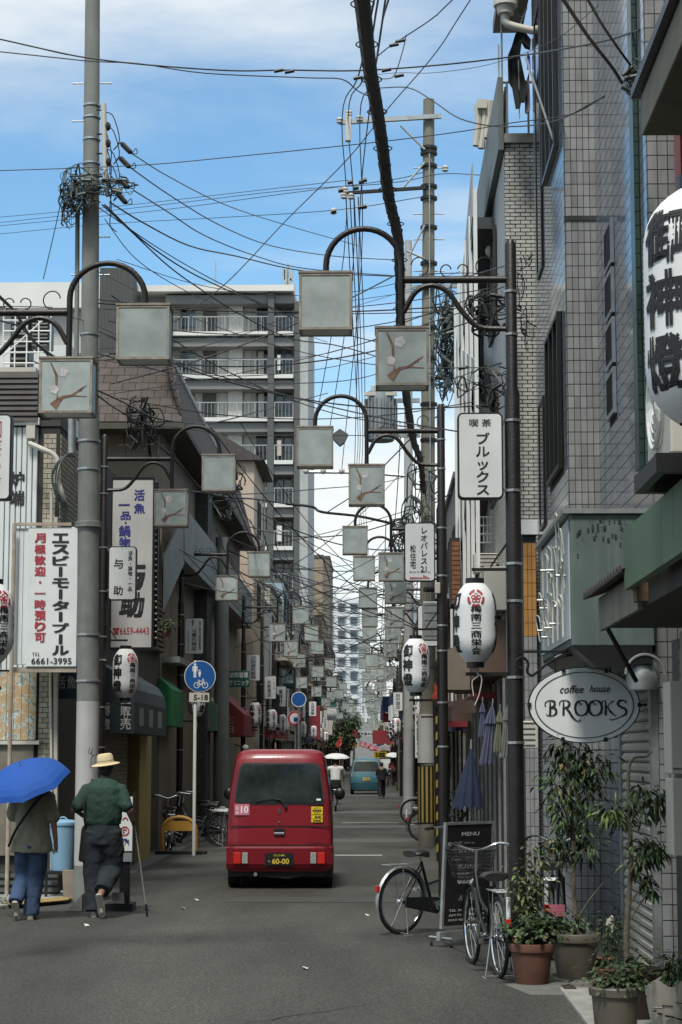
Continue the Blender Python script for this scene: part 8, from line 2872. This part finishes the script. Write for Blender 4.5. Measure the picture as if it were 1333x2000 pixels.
MB().box(x0 - .1, x1 + .03, ya - .1, ya + .25, .0, .09).build('base', M_BLACK, ab)
MB().box(x0 + .05, x1 - .02, ya + .02, ya + .06, .09, zb0).build('post', M_BLACK, ab)
MB().extrude([(x0 - .02, ya - .14, .10), (x0 + .13, ya - .14, .10), (x0 + .12, ya - .14, .22), (x0 - .01, ya - .14, .22)], (0, .1, 0)).build('ashtray_tin', M_CHROME, ab)
mb = MB(); cxo, czo = XZ(178, 1765, 22.9)
# light blue bin and small crate
bn = empty('rubbish_bin', (P(123, 1700, 24.6).x, 24.6, 0), 0, 'light blue plastic bin with lid between the umbrella carrier and the pole', 'bin')
xb_, zb_ = XZ(122, 1700, 24.6)
_, zt_ = XZ(122, 1607, 24.6)
M_BIN = mat('light_blue_plastic', (0.20, 0.36, 0.50), .5, 0, .08, 3, 0, 0, .2, 3, (.12, .2, .26))
MB().lathe([(.135, 0), (.14, .02), (.165, zt_ - zb_ - .04), (.172, zt_ - zb_)], 28, (xb_, 24.6, zb_)).build('body', M_BIN, bn, smooth=True)
MB().lathe([(.178, -.03), (.182, -.01), (.178, .01), (.13, .035), (.01, .045)], 28, (xb_, 24.6, zt_)).build('lid', M_BIN, bn, smooth=True)
MB().tube(arc3((xb_, 24.6, zt_ + .03), .05, 0, PI, 8, (1, 0, 0), (0, 0, .8)), .01, 6).build('handle', M_BIN, bn)
st_ = empty('bin_stand', (xb_, 24.6, 0), 0, 'dark low stand under the light blue bin', 'stand')
MB().box(xb_ - .2, xb_ + .2, 24.45, 24.8, zb_ - .04, zb_ - .003).build('shelf', M_BLACK, st_)
mb = MB()
for s_ in (-.18, .18):
 mb.box(xb_ + s_ - .015, xb_ + s_ + .015, 24.48, 24.51, .05, zb_ - .041)
mb.each('leg', M_BLACK, st_)
cr_ = P(135, 1755, 24.35)
tag(MB().extrude([(cr_.x - .06, 24.3, .05), (cr_.x + .07, 24.3, .05), (cr_.x + .09, 24.3, .38), (cr_.x - .08, 24.3, .38)], (0, .2, 0)).build('plastic_tub', mat('brown_grey_plastic', (0.22, 0.19, 0.15), .6), None), 'narrow brown-grey tub under the blue bin, touching the pole', 'tub')
tag(MB().extrude([(cr_.x + .22 + .0, 22.75, .01), (cr_.x + .40, 22.75, .01), (cr_.x + .40, 22.75, .2)], (0, .2, 0)).build('concrete_wedge', M_KERB, None), 'pale concrete wedge on the ground behind the hatted man', 'wedge')
# dark clutter behind the couple on the left: pots / crates
rng = random.Random(12)
for i, (px, lab) in enumerate(((14, 'dark crate low at the left picture edge behind the umbrella carrier'), (88, 'dark low crate right behind the jeans of the umbrella carrier'))):
 p = P(px, 1740, 24.9)
 mb = MB(); mb.box(p.x - .16, p.x + .16, 24.9, 25.15, .05, .34)
 c_ = tag(mb.build('crate', mat('dark_grey_crate', (0.03, 0.033, 0.032), .6), None), lab, 'crate')
 for k in range(3):
  MB().box(p.x - .17, p.x + .17, 24.88, 24.899, .08 + k * .09, .13 + k * .09).build('slat', M_DKWALL, c_)

# hanging / closed umbrellas and parasol at the right
def closed_umbrella(top, bot, w, m, label, name='closed_umbrella'):
 a, b = Vector(top), Vector(bot)
 r = empty(name, a, 0, label, 'umbrella')
 mb = MB(); rings = []
 for j, (t, k) in enumerate(((0, .10), (.12, .5), (.3, .95), (.34, .55), (.6, .75), (.8, .9), (.97, 1.0), (1, .9))):
  c = a.lerp(b, t)
  rings.append([(c.x + w * k * (1 + .28 * math.cos(8 * th)) * math.cos(th), c.y + w * k * (1 + .28 * math.cos(8 * th)) * math.sin(th), c.z) for th in [2 * PI * i / 40 for i in range(40)]])
 mb.loft(rings); mb.build('canopy', m, r, smooth=False)
 MB().tube([a + (a - b) * .12, b + (b - a) * .08], .006, 6).build('shaft', M_STEEL, r)
 return r
M_LAV = mat('lavender_grey_nylon', (0.075, 0.08, 0.13), .6)
M_PGR = mat('pale_green_nylon', (0.13, 0.14, 0.085), .6)
M_TRN = mat('milky_umbrella_film', (0.15, 0.155, 0.14), .4)
closed_umbrella(P(962, 1378, 20), P(949, 1495, 20), .055, M_LAV, 'lavender grey furled umbrella hung highest by the lamp pole')
closed_umbrella(P(977, 1385, 20.4), P(971, 1470, 20.4), .036, M_PGR, 'pale green furled umbrella hung between the other two')
closed_umbrella(P(993, 1375, 20.8), P(984, 1480, 20.8), .038, M_TRN, 'milky furled umbrella hung nearest the lamp pole')
closed_umbrella(P(943, 1370, 21.2), P(941, 1440, 21.2), .03, M_LAV, 'thin grey furled umbrella half hidden behind the lavender one')
# navy parasol, partly closed
pa = empty('parasol', (P(915, 1600, 22).x, 22, 0), 0, 'half-closed navy blue parasol standing behind the MENU board', 'parasol')
t_, b_p = P(921, 1462, 22), P(913, 1578, 22)
M_NAVP = mat('navy_parasol_cloth', (0.010, 0.019, 0.048), .85, 0, .15, 8)
mb = MB(); rings = []
for t, rr in ((0, .012), (.25, .055), (.5, .10), (.75, .14), (1, .165)):
 c = t_.lerp(b_p, t)
 rings.append([(c.x + rr * (1 + .12 * math.cos(9 * th)) * math.cos(th), c.y + rr * (1 + .12 * math.cos(9 * th)) * math.sin(th), c.z - .03 * t * math.cos(9 * th)) for th in [2 * PI * i / 45 for i in range(45)]])
mb.loft(rings, caps=False); mb.build('canopy', M_NAVP, pa)
MB().tube([t_ + Vector((0, 0, .10)), (b_p.x, 22, 0)], .012, 8).build('pole', M_STEEL, pa)
MB().lathe([(.2, 0), (.2, .05), (.05, .08), (.03, .2)], 18, (b_p.x, 22, 0)).build('base', M_BLACK, pa)

# shop front pieces on the right between the lamp poles
bx = empty('brown_canopy', (1.2, 27, 2.9), 0, 'brown shop canopy with boxed side behind the front paper lantern', 'awning')
Yc = 27.0
M_BRC = mat('brown_canopy_sheet', (0.10, 0.065, 0.047), .7, 0, .15, 3, 0, 0, .3, 2, (.05, .035, .03), streak=True)
M_BRT = mat('tan_canopy_side', (0.20, 0.165, 0.125), .7, 0, .12, 4, 0, 0, .3, 2, (.1, .08, .06), streak=True)
a = [XZ(x_, y_, Yc) for x_, y_ in ((868, 1347), (868, 1273), (925, 1250), (985, 1240), (985, 1347))]
MB().extrude([(x_, Yc, z_) for x_, z_ in [a[0], a[1], XZ(918, 1246, Yc), XZ(918, 1347, Yc)]], (0, 1.4, 0)).build('canopy_box', M_BRT, bx)
MB().extrude([(x_, Yc + .0, z_) for x_, z_ in [XZ(919.2, 1347, Yc), XZ(919.2, 1247, Yc), XZ(1000, 1240, Yc), XZ(1000, 1347, Yc)]], (0, 1.4, 0)).build('canopy_box', M_BRC, bx)
rb = empty('red_fascia', (1.4, 26, 2.6), 0, 'dark red strip fascia and brown valance under the brown canopy', 'awning')
x0, z1 = XZ(930, 1352, 26); x1, z0 = XZ(1000, 1364, 26)
MB().box(x0, x1, 26, 26.8, z0, z1).build('fascia', CAN[1], rb)
x0, z1 = XZ(886, 1368, 26.2); x1, z0 = XZ(955, 1392, 26.2)
MB().box(x0, x1, 26.2, 26.25, z0, z1).build('valance', M_BRC, rb)
# banner poles: white nobori and red flag by second lantern
rf_ = empty('red_flag', (P(858, 1350, 26).x, 26, 2.6), 0, 'small red cloth flag beside the second right paper lantern', 'flag')
cloth([(848, 1334), (864, 1350), (866, 1368), (858, 1376), (843, 1368), (841, 1362), (849, 1352)], 26, mat('red_flag_cloth', (0.36, 0.05, 0.03), .8), 'flag_cloth', rf_)
rf2 = empty('red_flag', (P(664, 1440, 90).x, 90, 3), 0, 'distant red flag above the white parasol', 'flag')
cloth([(664, 1434), (669, 1448), (667, 1456), (659, 1460), (655, 1452), (662, 1446)], 90, MATS['red_flag_cloth'], 'flag_cloth', rf2)
MB().tube([P(664, 1430, 90), P(664, 1500, 90)], .02, 5).build('pole', M_STEEL, rf2)
for (x0_, y0_, x1_, y1_, Y, m, t, lab) in ((811, 1385, 826, 1480, 44, M_SIGNW, '梅南三', 'tall white banner with characters left of the grey wrapped pole'),
          (856, 1230, 868, 1345, 30, M_SIGNW, '', 'narrow blank white sign behind the second right lamp pole'),
          (781, 1398, 803, 1410, 78, mat('blue_board', (0.03, 0.12, 0.25)), '', 'blue board over the low paper lantern on the right')):
 a, b = XZ(x0_, y0_, Y), XZ(x1_, y1_, Y)
 s_ = empty('signboard', (a[0], Y, b[1]), 0, lab, 'sign')
 MB().box(a[0], b[0], Y, Y + .06, b[1], a[1]).build('board', m, s_)
 if t:
  lettering(s_, [(vtext(t), (a[0] + b[0]) / 2, (a[1] + b[1]) / 2, (b[0] - a[0]) * .7, (a[1] - b[1]) * .85)], Y - .01, M_INK)
# assorted small things on the right facades: AC units, meters, cabinets
for i, (x0_, y0_, x1_, y1_, Y, m, nm, lab) in enumerate((
  (926, 1080, 985, 1118, 26, M_CREAM, 'outdoor_unit', 'cream unit box above the front paper lantern'),
  (930, 1010, 975, 1060, 27, M_STEEL, 'bracket_rack', 'metal racks under the coffee kana sign'),
  (882, 1050, 900, 1180, 30, WAL[3], 'brick_pier', 'strip of red-brown brick wall right of the second lamp pole'),
  (1002, 1408, 1052, 1462, 20, M_CREAM, 'meter_box', 'cream meter box left under the oval sign'),
  (826, 1175, 860, 1250, 33, M_STEEL, 'cabinet', 'grey cabinet behind the two character sign'))):
 a, b = XZ(x0_, y0_, Y), XZ(x1_, y1_, Y)
 s_ = empty(nm, (a[0], Y, b[1]), 0, lab, 'unit')
 if nm == 'bracket_rack':
  mb = MB()
  for k in range(4):
   z = b[1] + (a[1] - b[1]) * k / 3
   mb.tube([(a[0], Y, z), (b[0], Y, z)], .012, 5)
  for k in range(7):
   x = a[0] + (b[0] - a[0]) * k / 6
   mb.tube([(x, Y, b[1]), (x, Y, a[1])], .008, 5)
  mb.build('rack_bar', M_WHITE, s_)
 elif nm == 'brick_pier':
  mb = MB(); mb.box(a[0], b[0], Y, Y + 1, b[1], a[1]); mb.build('mortar', M_GROUT, s_)
  mb = MB(); tiles(mb, (a[0], Y, b[1]), (1, 0, 0), (0, 0, 1), (0, -1, 0), 1, int((a[1] - b[1]) / .075), (b[0] - a[0]), .075, .012, .01)
  mb.build('brick', mat('red_brown_brick', (0.22, 0.085, 0.04), .8, 0, .3, 10), s_, kind='stuff')
 else:
  MB().box(a[0], b[0], Y, Y + .3, b[1], a[1]).build('casing', m, s_, bevel=.01)
  mb = MB()
  for k in range(5):
   z = b[1] + (a[1] - b[1]) * (k + .5) / 5
   mb.box(a[0] + .03, b[0] - .03, Y - .006, Y - .001, z, z + .012)
  mb.each('vent_slot', M_DKWALL, s_)
gl_ = empty('globe_lamp', (P(480, 1461, 50).x, 50, 1.9), 0, 'white globe lamp below the red awning', 'lamp')
c = P(480, 1461, 50)
MB().ell(tuple(c), .085, .085, .085, 16, 10).build('globe', M_WHITE, gl_, smooth=True)
MB().tube([c, c + Vector((-.3, .1, .1))], .02, 6).build('arm', M_BLACK, gl_)

# festival garlands, banners and signs at the far end
for i, (x0_, y0_, x1_, y1_, Y, t, m, lab) in enumerate((
  (703, 1429, 733, 1437, 190, '花園本通', M_SIGNW, 'white banner with four characters hung across the far street'),
  (757, 1429, 772, 1437, 190, '商', M_SIGNW, 'shorter white banner right of the four character banner'),
  (688, 1427, 698, 1440, 150, '', M_INKR, 'small red square flag left of the far banners'),
  (731, 1468, 756, 1480, 140, '道', MATS['yellow_sticker'], 'yellow signboard high above the white van'),
  (736, 1452, 748, 1458, 200, '', M_INKB, 'tiny blue board far down the street'))):
 a, b = XZ(x0_, y0_, Y), XZ(x1_, y1_, Y)
 s_ = empty('hanging_banner', (a[0], Y, b[1]), 0, lab, 'banner')
 MB().box(a[0], b[0], Y, Y + .05, b[1], a[1]).build('board', m, s_)
 if t:
  lettering(s_, [(t, (a[0] + b[0]) / 2, (a[1] + b[1]) / 2, (b[0] - a[0]) * .85, (a[1] - b[1]) * .75)], Y - .02, M_INK)
rng = random.Random(31)
M_PINKF = mat('pink_paper_blossom', (0.62, 0.27, 0.30), .8, 0, .2, 3)
for (x0_, x1_, y0_, y1_, lab) in ((703, 742, 1452, 1466, 'pink paper blossom garland sagging left of the yellow board'), (762, 778, 1450, 1462, 'pink paper blossom garland right of the yellow board')):
 mb = MB()
 for k in range(260):
  t = rng.random()
  p = P(x0_ + (x1_ - x0_) * t, y0_ + (y1_ - y0_) * (t if x0_ < 720 else 1 - t) + rng.gauss(0, 2.2), 150 + rng.uniform(-2, 2))
  s_ = rng.uniform(.06, .13)
  a = rng.uniform(0, 6)
  mb.poly([(p.x + s_ * math.cos(a + q), p.y + rng.uniform(-.05, .05), p.z + s_ * math.sin(a + q)) for q in (0, 1.6, 3.1, 4.7)])
 tag(mb.build('blossom_garland', M_PINKF, None), lab, 'garland')

# ================================================================ PLANTS
M_LEAF = mat('dark_green_leaf', (0.026, 0.046, 0.016), .5, 0, .75, 26, spec=.35)
M_LEAF2 = mat('mid_green_leaf', (0.046, 0.085, 0.024), .5, 0, .75, 26, spec=.35)
M_LEAFY = mat('yellow_green_leaf', (0.12, 0.16, 0.04), .55, 0, .3, 9)
M_DRY = mat('dry_yellow_brown_leaf', (0.17, 0.12, 0.04), .7, 0, .5, 20)
M_BARK = mat('grey_brown_bark', (0.12, 0.10, 0.075), .9, 0, .3, 20, .4, 60)
M_TERRA = mat('terracotta', (0.12, 0.05, 0.032), .85, 0, .15, 8, .1, 60, .4, 5, (.1, .07, .05))  # base colour darkened to put the corner's shade into the pots
M_POTG = mat('grey_brown_plastic_pot', (0.115, 0.102, 0.08), .55, 0, .12, 6, 0, 0, .6, 5, (.1, .085, .06))  # pot colour kept dark, the shade of the corner included
M_SOIL = mat('soil', (0.03, 0.022, 0.015), .95, 0, .3, 30)


def leaf(mb, p, d, up, ln, wd):
 d = Vector(d).normalized(); s_ = d.cross(Vector(up))
 if s_.length < .05:
  s_ = d.orthogonal()
 s_.normalize(); n = s_.cross(d)
 a = p; b = p + d * ln * .45 + n * ln * .08; c = p + d * ln
 k = len(mb.v)
 mb.v += [tuple(a), tuple(p + d * ln * .35 + s_ * wd * .5), tuple(p + d * ln * .7 + s_ * wd * .35 - n * ln * .05), tuple(c - n * ln * .18), tuple(p + d * ln * .7 - s_ * wd * .35 - n * ln * .05), tuple(p + d * ln * .35 - s_ * wd * .5), tuple(b)]
 mb.f += [(k, k + 1, k + 6), (k + 1, k + 2, k + 6), (k + 2, k + 3, k + 6), (k + 3, k + 4, k + 6), (k + 4, k + 5, k + 6), (k + 5, k, k + 6)]


def foliage(par, clumps, n, ln, wd, rng, m1=M_LEAF, m2=M_LEAF2, droop=.4):
 ms = (MB(), MB(), MB())
 for k in range(n):
  c, rx, ry, rz = clumps[rng.randrange(len(clumps))]
  a, b, q = rng.gauss(0, .5), rng.gauss(0, .5), rng.gauss(0, .5)
  p = Vector((c[0] + a * rx, c[1] + b * ry, c[2] + q * rz))
  d = Vector((a + rng.uniform(-.6, .6), b + rng.uniform(-.6, .6), q * .6 + rng.uniform(-.7, .3) - droop * .5))
  leaf(ms[2 if rng.random() < .035 else rng.random() < .35], p, d, (rng.uniform(-.4, .4), rng.uniform(-.4, .4), 1), ln * rng.uniform(.6, 1.3), wd * rng.uniform(.7, 1.2))
 ms[0].build('foliage', m1, par, kind='stuff')
 if ms[2].v:
  ms[2].build('dry_leaves', M_DRY, par, kind='stuff')
 if ms[1].v:
  ms[1].build('foliage', m2, par, kind='stuff')


def pot(par, x, y, z0, r0, r1, h, m, rim=.02):
 MB().lathe([(r0, 0), (r0 + .005, .01), (r1 - .015, h * .8), (r1, h * .8 + .005), (r1 + rim * .3, h - .01), (r1, h), (r1 - .02, h), (r1 - .03, h - .04)], 30, (x, y, z0), cap=False).build('pot', m, par, smooth=True)
 MB().lathe([(.001, h - .045), (r1 - .028, h - .04)], 20, (x, y, z0), cap=False).build('soil', M_SOIL, par)


rng = random.Random(50)
# 1: terracotta pot with geranium-like mound
p = G(1043, 1930)
pl1 = empty('potted_plant', (p.x, p.y + .16, 0), 0, 'terracotta pot with a bushy green mound, at the foot of the nearest lamp pole', 'plant')
x, y = p.x, p.y + .16
pot(pl1, x, y, .0, .125, .175, .33, M_TERRA)
foliage(pl1, [((x, y, .45), .2, .17, .10), ((x - .08, y, .42), .14, .1, .08), ((x + .12, y, .46), .14, .1, .1)], 420, .05, .05, rng)
# climbing stems round the pole
mb = MB()
cl = []
for k in range(8):
 x0_ = x + rng.uniform(-.05, .12)
 pts = [(x0_, y + .1, .3)]
 tx = P(rng.uniform(1005, 1058), 1640 + rng.uniform(0, 90), y + .25)
 for t in (.35, .7, 1):
  pts.append((x0_ + (tx.x - x0_) * t + rng.uniform(-.04, .04), y + .2 + rng.uniform(-.05, .05), .3 + (tx.z - .3) * t))
 mb.tube(catmull(pts, 4), .0045, 5)
 for t in (.4, .55, .7, .85, 1):
  cl.append(((x0_ + (tx.x - x0_) * t, y + .2, .3 + (tx.z - .3) * t), .10, .10, .10))
mb.build('stem', M_BARK, pl1)
foliage(pl1, cl, 520, .055, .026, rng, M_LEAF, M_LEAFY)
# 2: big grey-brown pot with tall shrub
p = G(1130, 1916)
x, y = p.x, p.y + .22
pl2 = empty('potted_tree', (x, y, 0), 0, 'tall leafy shrub in a big grey-brown pot in front of the tiled pillar', 'plant')
pot(pl2, x, y, 0.0, .145, .205, .36, M_POTG)
mb = MB(); cl = []
tr_ = [P(a, b, y) for a, b in ((1128, 1835), (1121, 1740), (1119, 1640), (1112, 1540), (1108, 1470))]
mb.tube(catmull([(q.x, y, q.z) for q in tr_], 4), .018, 8)
for (a, b, c, d) in ((1121, 1700, 1085, 1640), (1120, 1660, 1150, 1560), (1115, 1600, 1080, 1520), (1112, 1560, 1145, 1480), (1110, 1520, 1090, 1460), (1118, 1640, 1098, 1560), (1125, 1800, 1178, 1725), (1120, 1690, 1150, 1650)):
 q0, q1 = P(a, b, y), P(c, d, y + rng.uniform(-.15, .15))
 mb.tube([q0, q0.lerp(q1, .5) + Vector((0, 0, .02)), q1], [.010, .007, .004], 6)
 if d < 1700:
  for t in (.5, .8, 1.0):
   z_ = q0.lerp(q1, t); cl.append(((z_.x, z_.y, z_.z), .10, .12, .11))
mb.build('trunk', M_BARK, pl2)
cl += [((P(a, b, y).x, y, P(a, b, y).z), .12, .12, .12) for a, b in ((1100, 1480), (1130, 1470), (1160, 1490), (1150, 1530), (1120, 1530), (1090, 1560), (1100, 1610), (1130, 1620), (1160, 1510), (1095, 1500), (1175, 1500))]
foliage(pl2, cl, 900, .09, .026, rng, droop=1.2)
foliage(pl2, [((x - .1, y - .05, .42), .1, .1, .06), ((x + .05, y, .44), .1, .1, .08)], 120, .05, .03, rng)
# 3: near pot with small tree
p = G(1211, 2040)
x, y = p.x, p.y + .2
pl3 = empty('potted_tree', (x, y, 0), 0, 'slim crooked tree in a round ridged pot at the bottom right corner', 'plant')
pot(pl3, x, y, .035, .125, .165, .30, M_POTG)
foliage(pl3, [((x, y, .37), .2, .16, .07), ((x + .08, y, .40), .12, .12, .08)], 380, .045, .035, rng, M_LEAF, M_LEAF2)
mb = MB()
yt = y + .35
tr_ = [P(a, b, yt) for a, b in ((1231, 1935), (1224, 1850), (1228, 1760), (1233, 1680), (1228, 1560), (1229, 1500), (1240, 1480), (1262, 1478), (1275, 1468))]
mb.tube(catmull(tr_, 4), [.020] * 5 + [.020 - .0006 * i for i in range(len(catmull(tr_, 4)) - 5)], 8)
cl = []
for (a, b, c, d) in ((1231, 1600, 1290, 1560), (1231, 1620, 1195, 1585), (1232, 1660, 1280, 1655), (1230, 1580, 1250, 1545), (1232, 1700, 1265, 1670), (1228, 1770, 1265, 1720), (1228, 1800, 1270, 1740)):
 q0, q1 = P(a, b, yt), P(c, d, yt + rng.uniform(-.1, .1))
 mb.tube([q0, q0.lerp(q1, .5) + Vector((0, 0, .01)), q1], [.008, .006, .003], 6)
 for t in ((.5, .8, 1.0) if d < 1690 else (1.0,)):
  z_ = q0.lerp(q1, t); cl.append(((z_.x, z_.y, z_.z), .085 if d < 1690 else .035, .09, .075 if d < 1690 else .03))
mb.build('trunk', M_BARK, pl3)
foliage(pl3, cl + cl[:9], 560, .085, .024, rng, droop=1.3)
foliage(pl3, [((P(1190, 1585, yt).x, yt, P(1190, 1585, yt).z), .08, .06, .03)], 26, .08, .022, rng, M_LEAFY, M_LEAFY, .6)
# 4: dark bush behind
p = G(1197, 1945)
x, y = p.x, p.y + .1
pl4 = empty('potted_plant', (x, y, 0), 0, 'feathery dark bush standing behind the bottom right pots', 'plant')
pot(pl4, x, y, .035, .08, .12, .16, M_TERRA)
foliage(pl4, [((x, y, .3), .14, .14, .2), ((x + .03, y, .48), .12, .12, .15)], 520, .04, .018, rng, M_LEAF2, M_LEAF)
# 5: dark brown pot right of it, terracotta saucer stack
p = G(1262, 2010)
x, y = p.x, p.y + .3
pl5 = empty('potted_plant', (x, y, 0), 0, 'dark brown pot half hidden behind the round ridged one, bottom right', 'plant')
pot(pl5, x, y, .035, .11, .155, .33, mat('dark_brown_pot', (0.05, 0.032, 0.024), .5))
foliage(pl5, [((x - .05, y, .40), .12, .12, .05)], 90, .04, .03, rng)
p = G(1318, 2030)
x, y = p.x, p.y + .25
pl6 = empty('potted_plant', (x, y, 0), 0, 'cream scalloped pot with a fern at the extreme bottom right corner', 'plant')
mb = MB(); rings = []
for t in range(7):
 rr = .10 + .055 * (t / 6) ** .7; z = .035 + .30 * t / 6
 rings.append([(x + rr * math.cos(a), y + rr * math.sin(a), z + (.022 * math.sin(5 * a) if t == 6 else 0)) for a in [2 * PI * k / 40 for k in range(40)]])
mb.loft(rings, caps=False); mb.build('pot', M_CREAM, pl6, smooth=True)
MB().lathe([(.001, .28), (.14, .29)], 20, (x, y, 0), cap=False).build('soil', M_SOIL, pl6)
mb = MB()
for k in range(9):
 a = k * .7
 mb.tube([(x + .12 * math.cos(a), y - .13, .08 + .02 * k), (x + .1 * math.cos(a + .6), y - .14, .1 + .016 * k)], .006, 5)
mb.build('relief_flower', M_BLACK, pl6)
foliage(pl6, [((x + .05, y, .42), .1, .1, .1)], 200, .07, .02, rng, M_LEAF2, M_LEAF)
# terracotta saucers lying by the big pot
p = G(1160, 1905)
sc_ = empty('saucer_stack', (p.x, p.y, 0), 0, 'stack of dark terracotta saucers and dishes beside the big grey-brown pot', 'saucers')
for k in range(3):
 MB().lathe([(.07, 0), (.10, .03), (.10, .035), (.075, .015)], 20, (p.x + .04 + .02 * k, p.y, .037 + .035 * k)).build('saucer', M_TERRA, sc_, smooth=True)
# white sculpted garden ornament behind the pots
p = P(1192, 1815, 16.3)
go = empty('garden_ornament', (p.x, 16.3, 0), 0, 'small cream curved ornament sticking up behind the bush', 'ornament')
MB().extrude([(P(a, b, 16.3).x, 16.3, P(a, b, 16.3).z) for a, b in ((1184, 1808), (1187, 1797), (1196, 1788), (1199, 1790), (1199, 1822), (1195, 1822), (1193, 1808))], (0, .05, 0)).build('body', M_CREAM, go, bevel=.005)
tag(MB().box(P(1132, 1945, 14).x, P(1158, 1945, 14).x, G(1145, 1941).y - .0, G(1145, 1934).y, .036, .042).build('drain_plate', M_SOIL, None), 'small dark square plate set in the pale slab among the pots', 'plate')
# left small shrubs at the kerb
p = G(8, 1775)
wd = empty('weeds', (p.x, p.y, .05), 0, 'tuft of weeds at the kerb, extreme left', 'weeds')
wd['kind'] = 'stuff'
foliage(wd, [((p.x, p.y + .1, .08), .2, .1, .05)], 120, .05, .012, rng)
# a pot plant hung on the left balcony
p = P(325, 1225, 33)
hpz = empty('balcony_plant', (p.x, 33, p.z - .1), 0, 'small leafy plant with a pale ornament on the slatted ledge right of the fish banner', 'plant')
MB().lathe([(.06, 0), (.09, .14)], 14, (p.x, 33, p.z - .16)).build('pot', M_TERRA, hpz)
foliage(hpz, [((p.x, 33, p.z + .05), .14, .12, .12)], 120, .07, .03, rng, M_LEAF2, M_LEAF)
# distant trees by the left shops
for i, (px, Y, h, lab) in enumerate(((668, 135, 5.2, 'dark green street tree beyond the white parasol'), (690, 170, 5.5, 'small tree further off behind the red square flag'))):
 q = P(px, 1490, Y)
 t = empty('street_tree', (q.x, Y, 0), 0, lab, 'tree')
 MB().tube([(q.x, Y, 0), (q.x + .1, Y, 2.2), (q.x, Y, 3.6)], [.12, .09, .04], 8).build('trunk', M_BARK, t)
 foliage(t, [((q.x + rng.uniform(-.7, .7), Y + rng.uniform(-.8, .8), rng.uniform(2.4, h)), .5, .5, .5) for k in range(12)], 1500, .22, .12, rng)
# unseen block added behind the camera, tall enough to darken reflections in rear glass
bb_ = empty('reflection_block', (-6, -30, 0), 0, 'unseen grey block added behind the viewer to darken glass reflections', 'building')
MB().box(-20, 18, -40, -30, 0, 24).build('wall', WAL[1], bb_)
for k in range(7):
 for j in range(10):
  MB().box(-18 + j * 3.5, -16 + j * 3.5, -30, -29.95, 2 + k * 3.1, 3.6 + k * 3.1).build('window', M_GLASS, bb_)
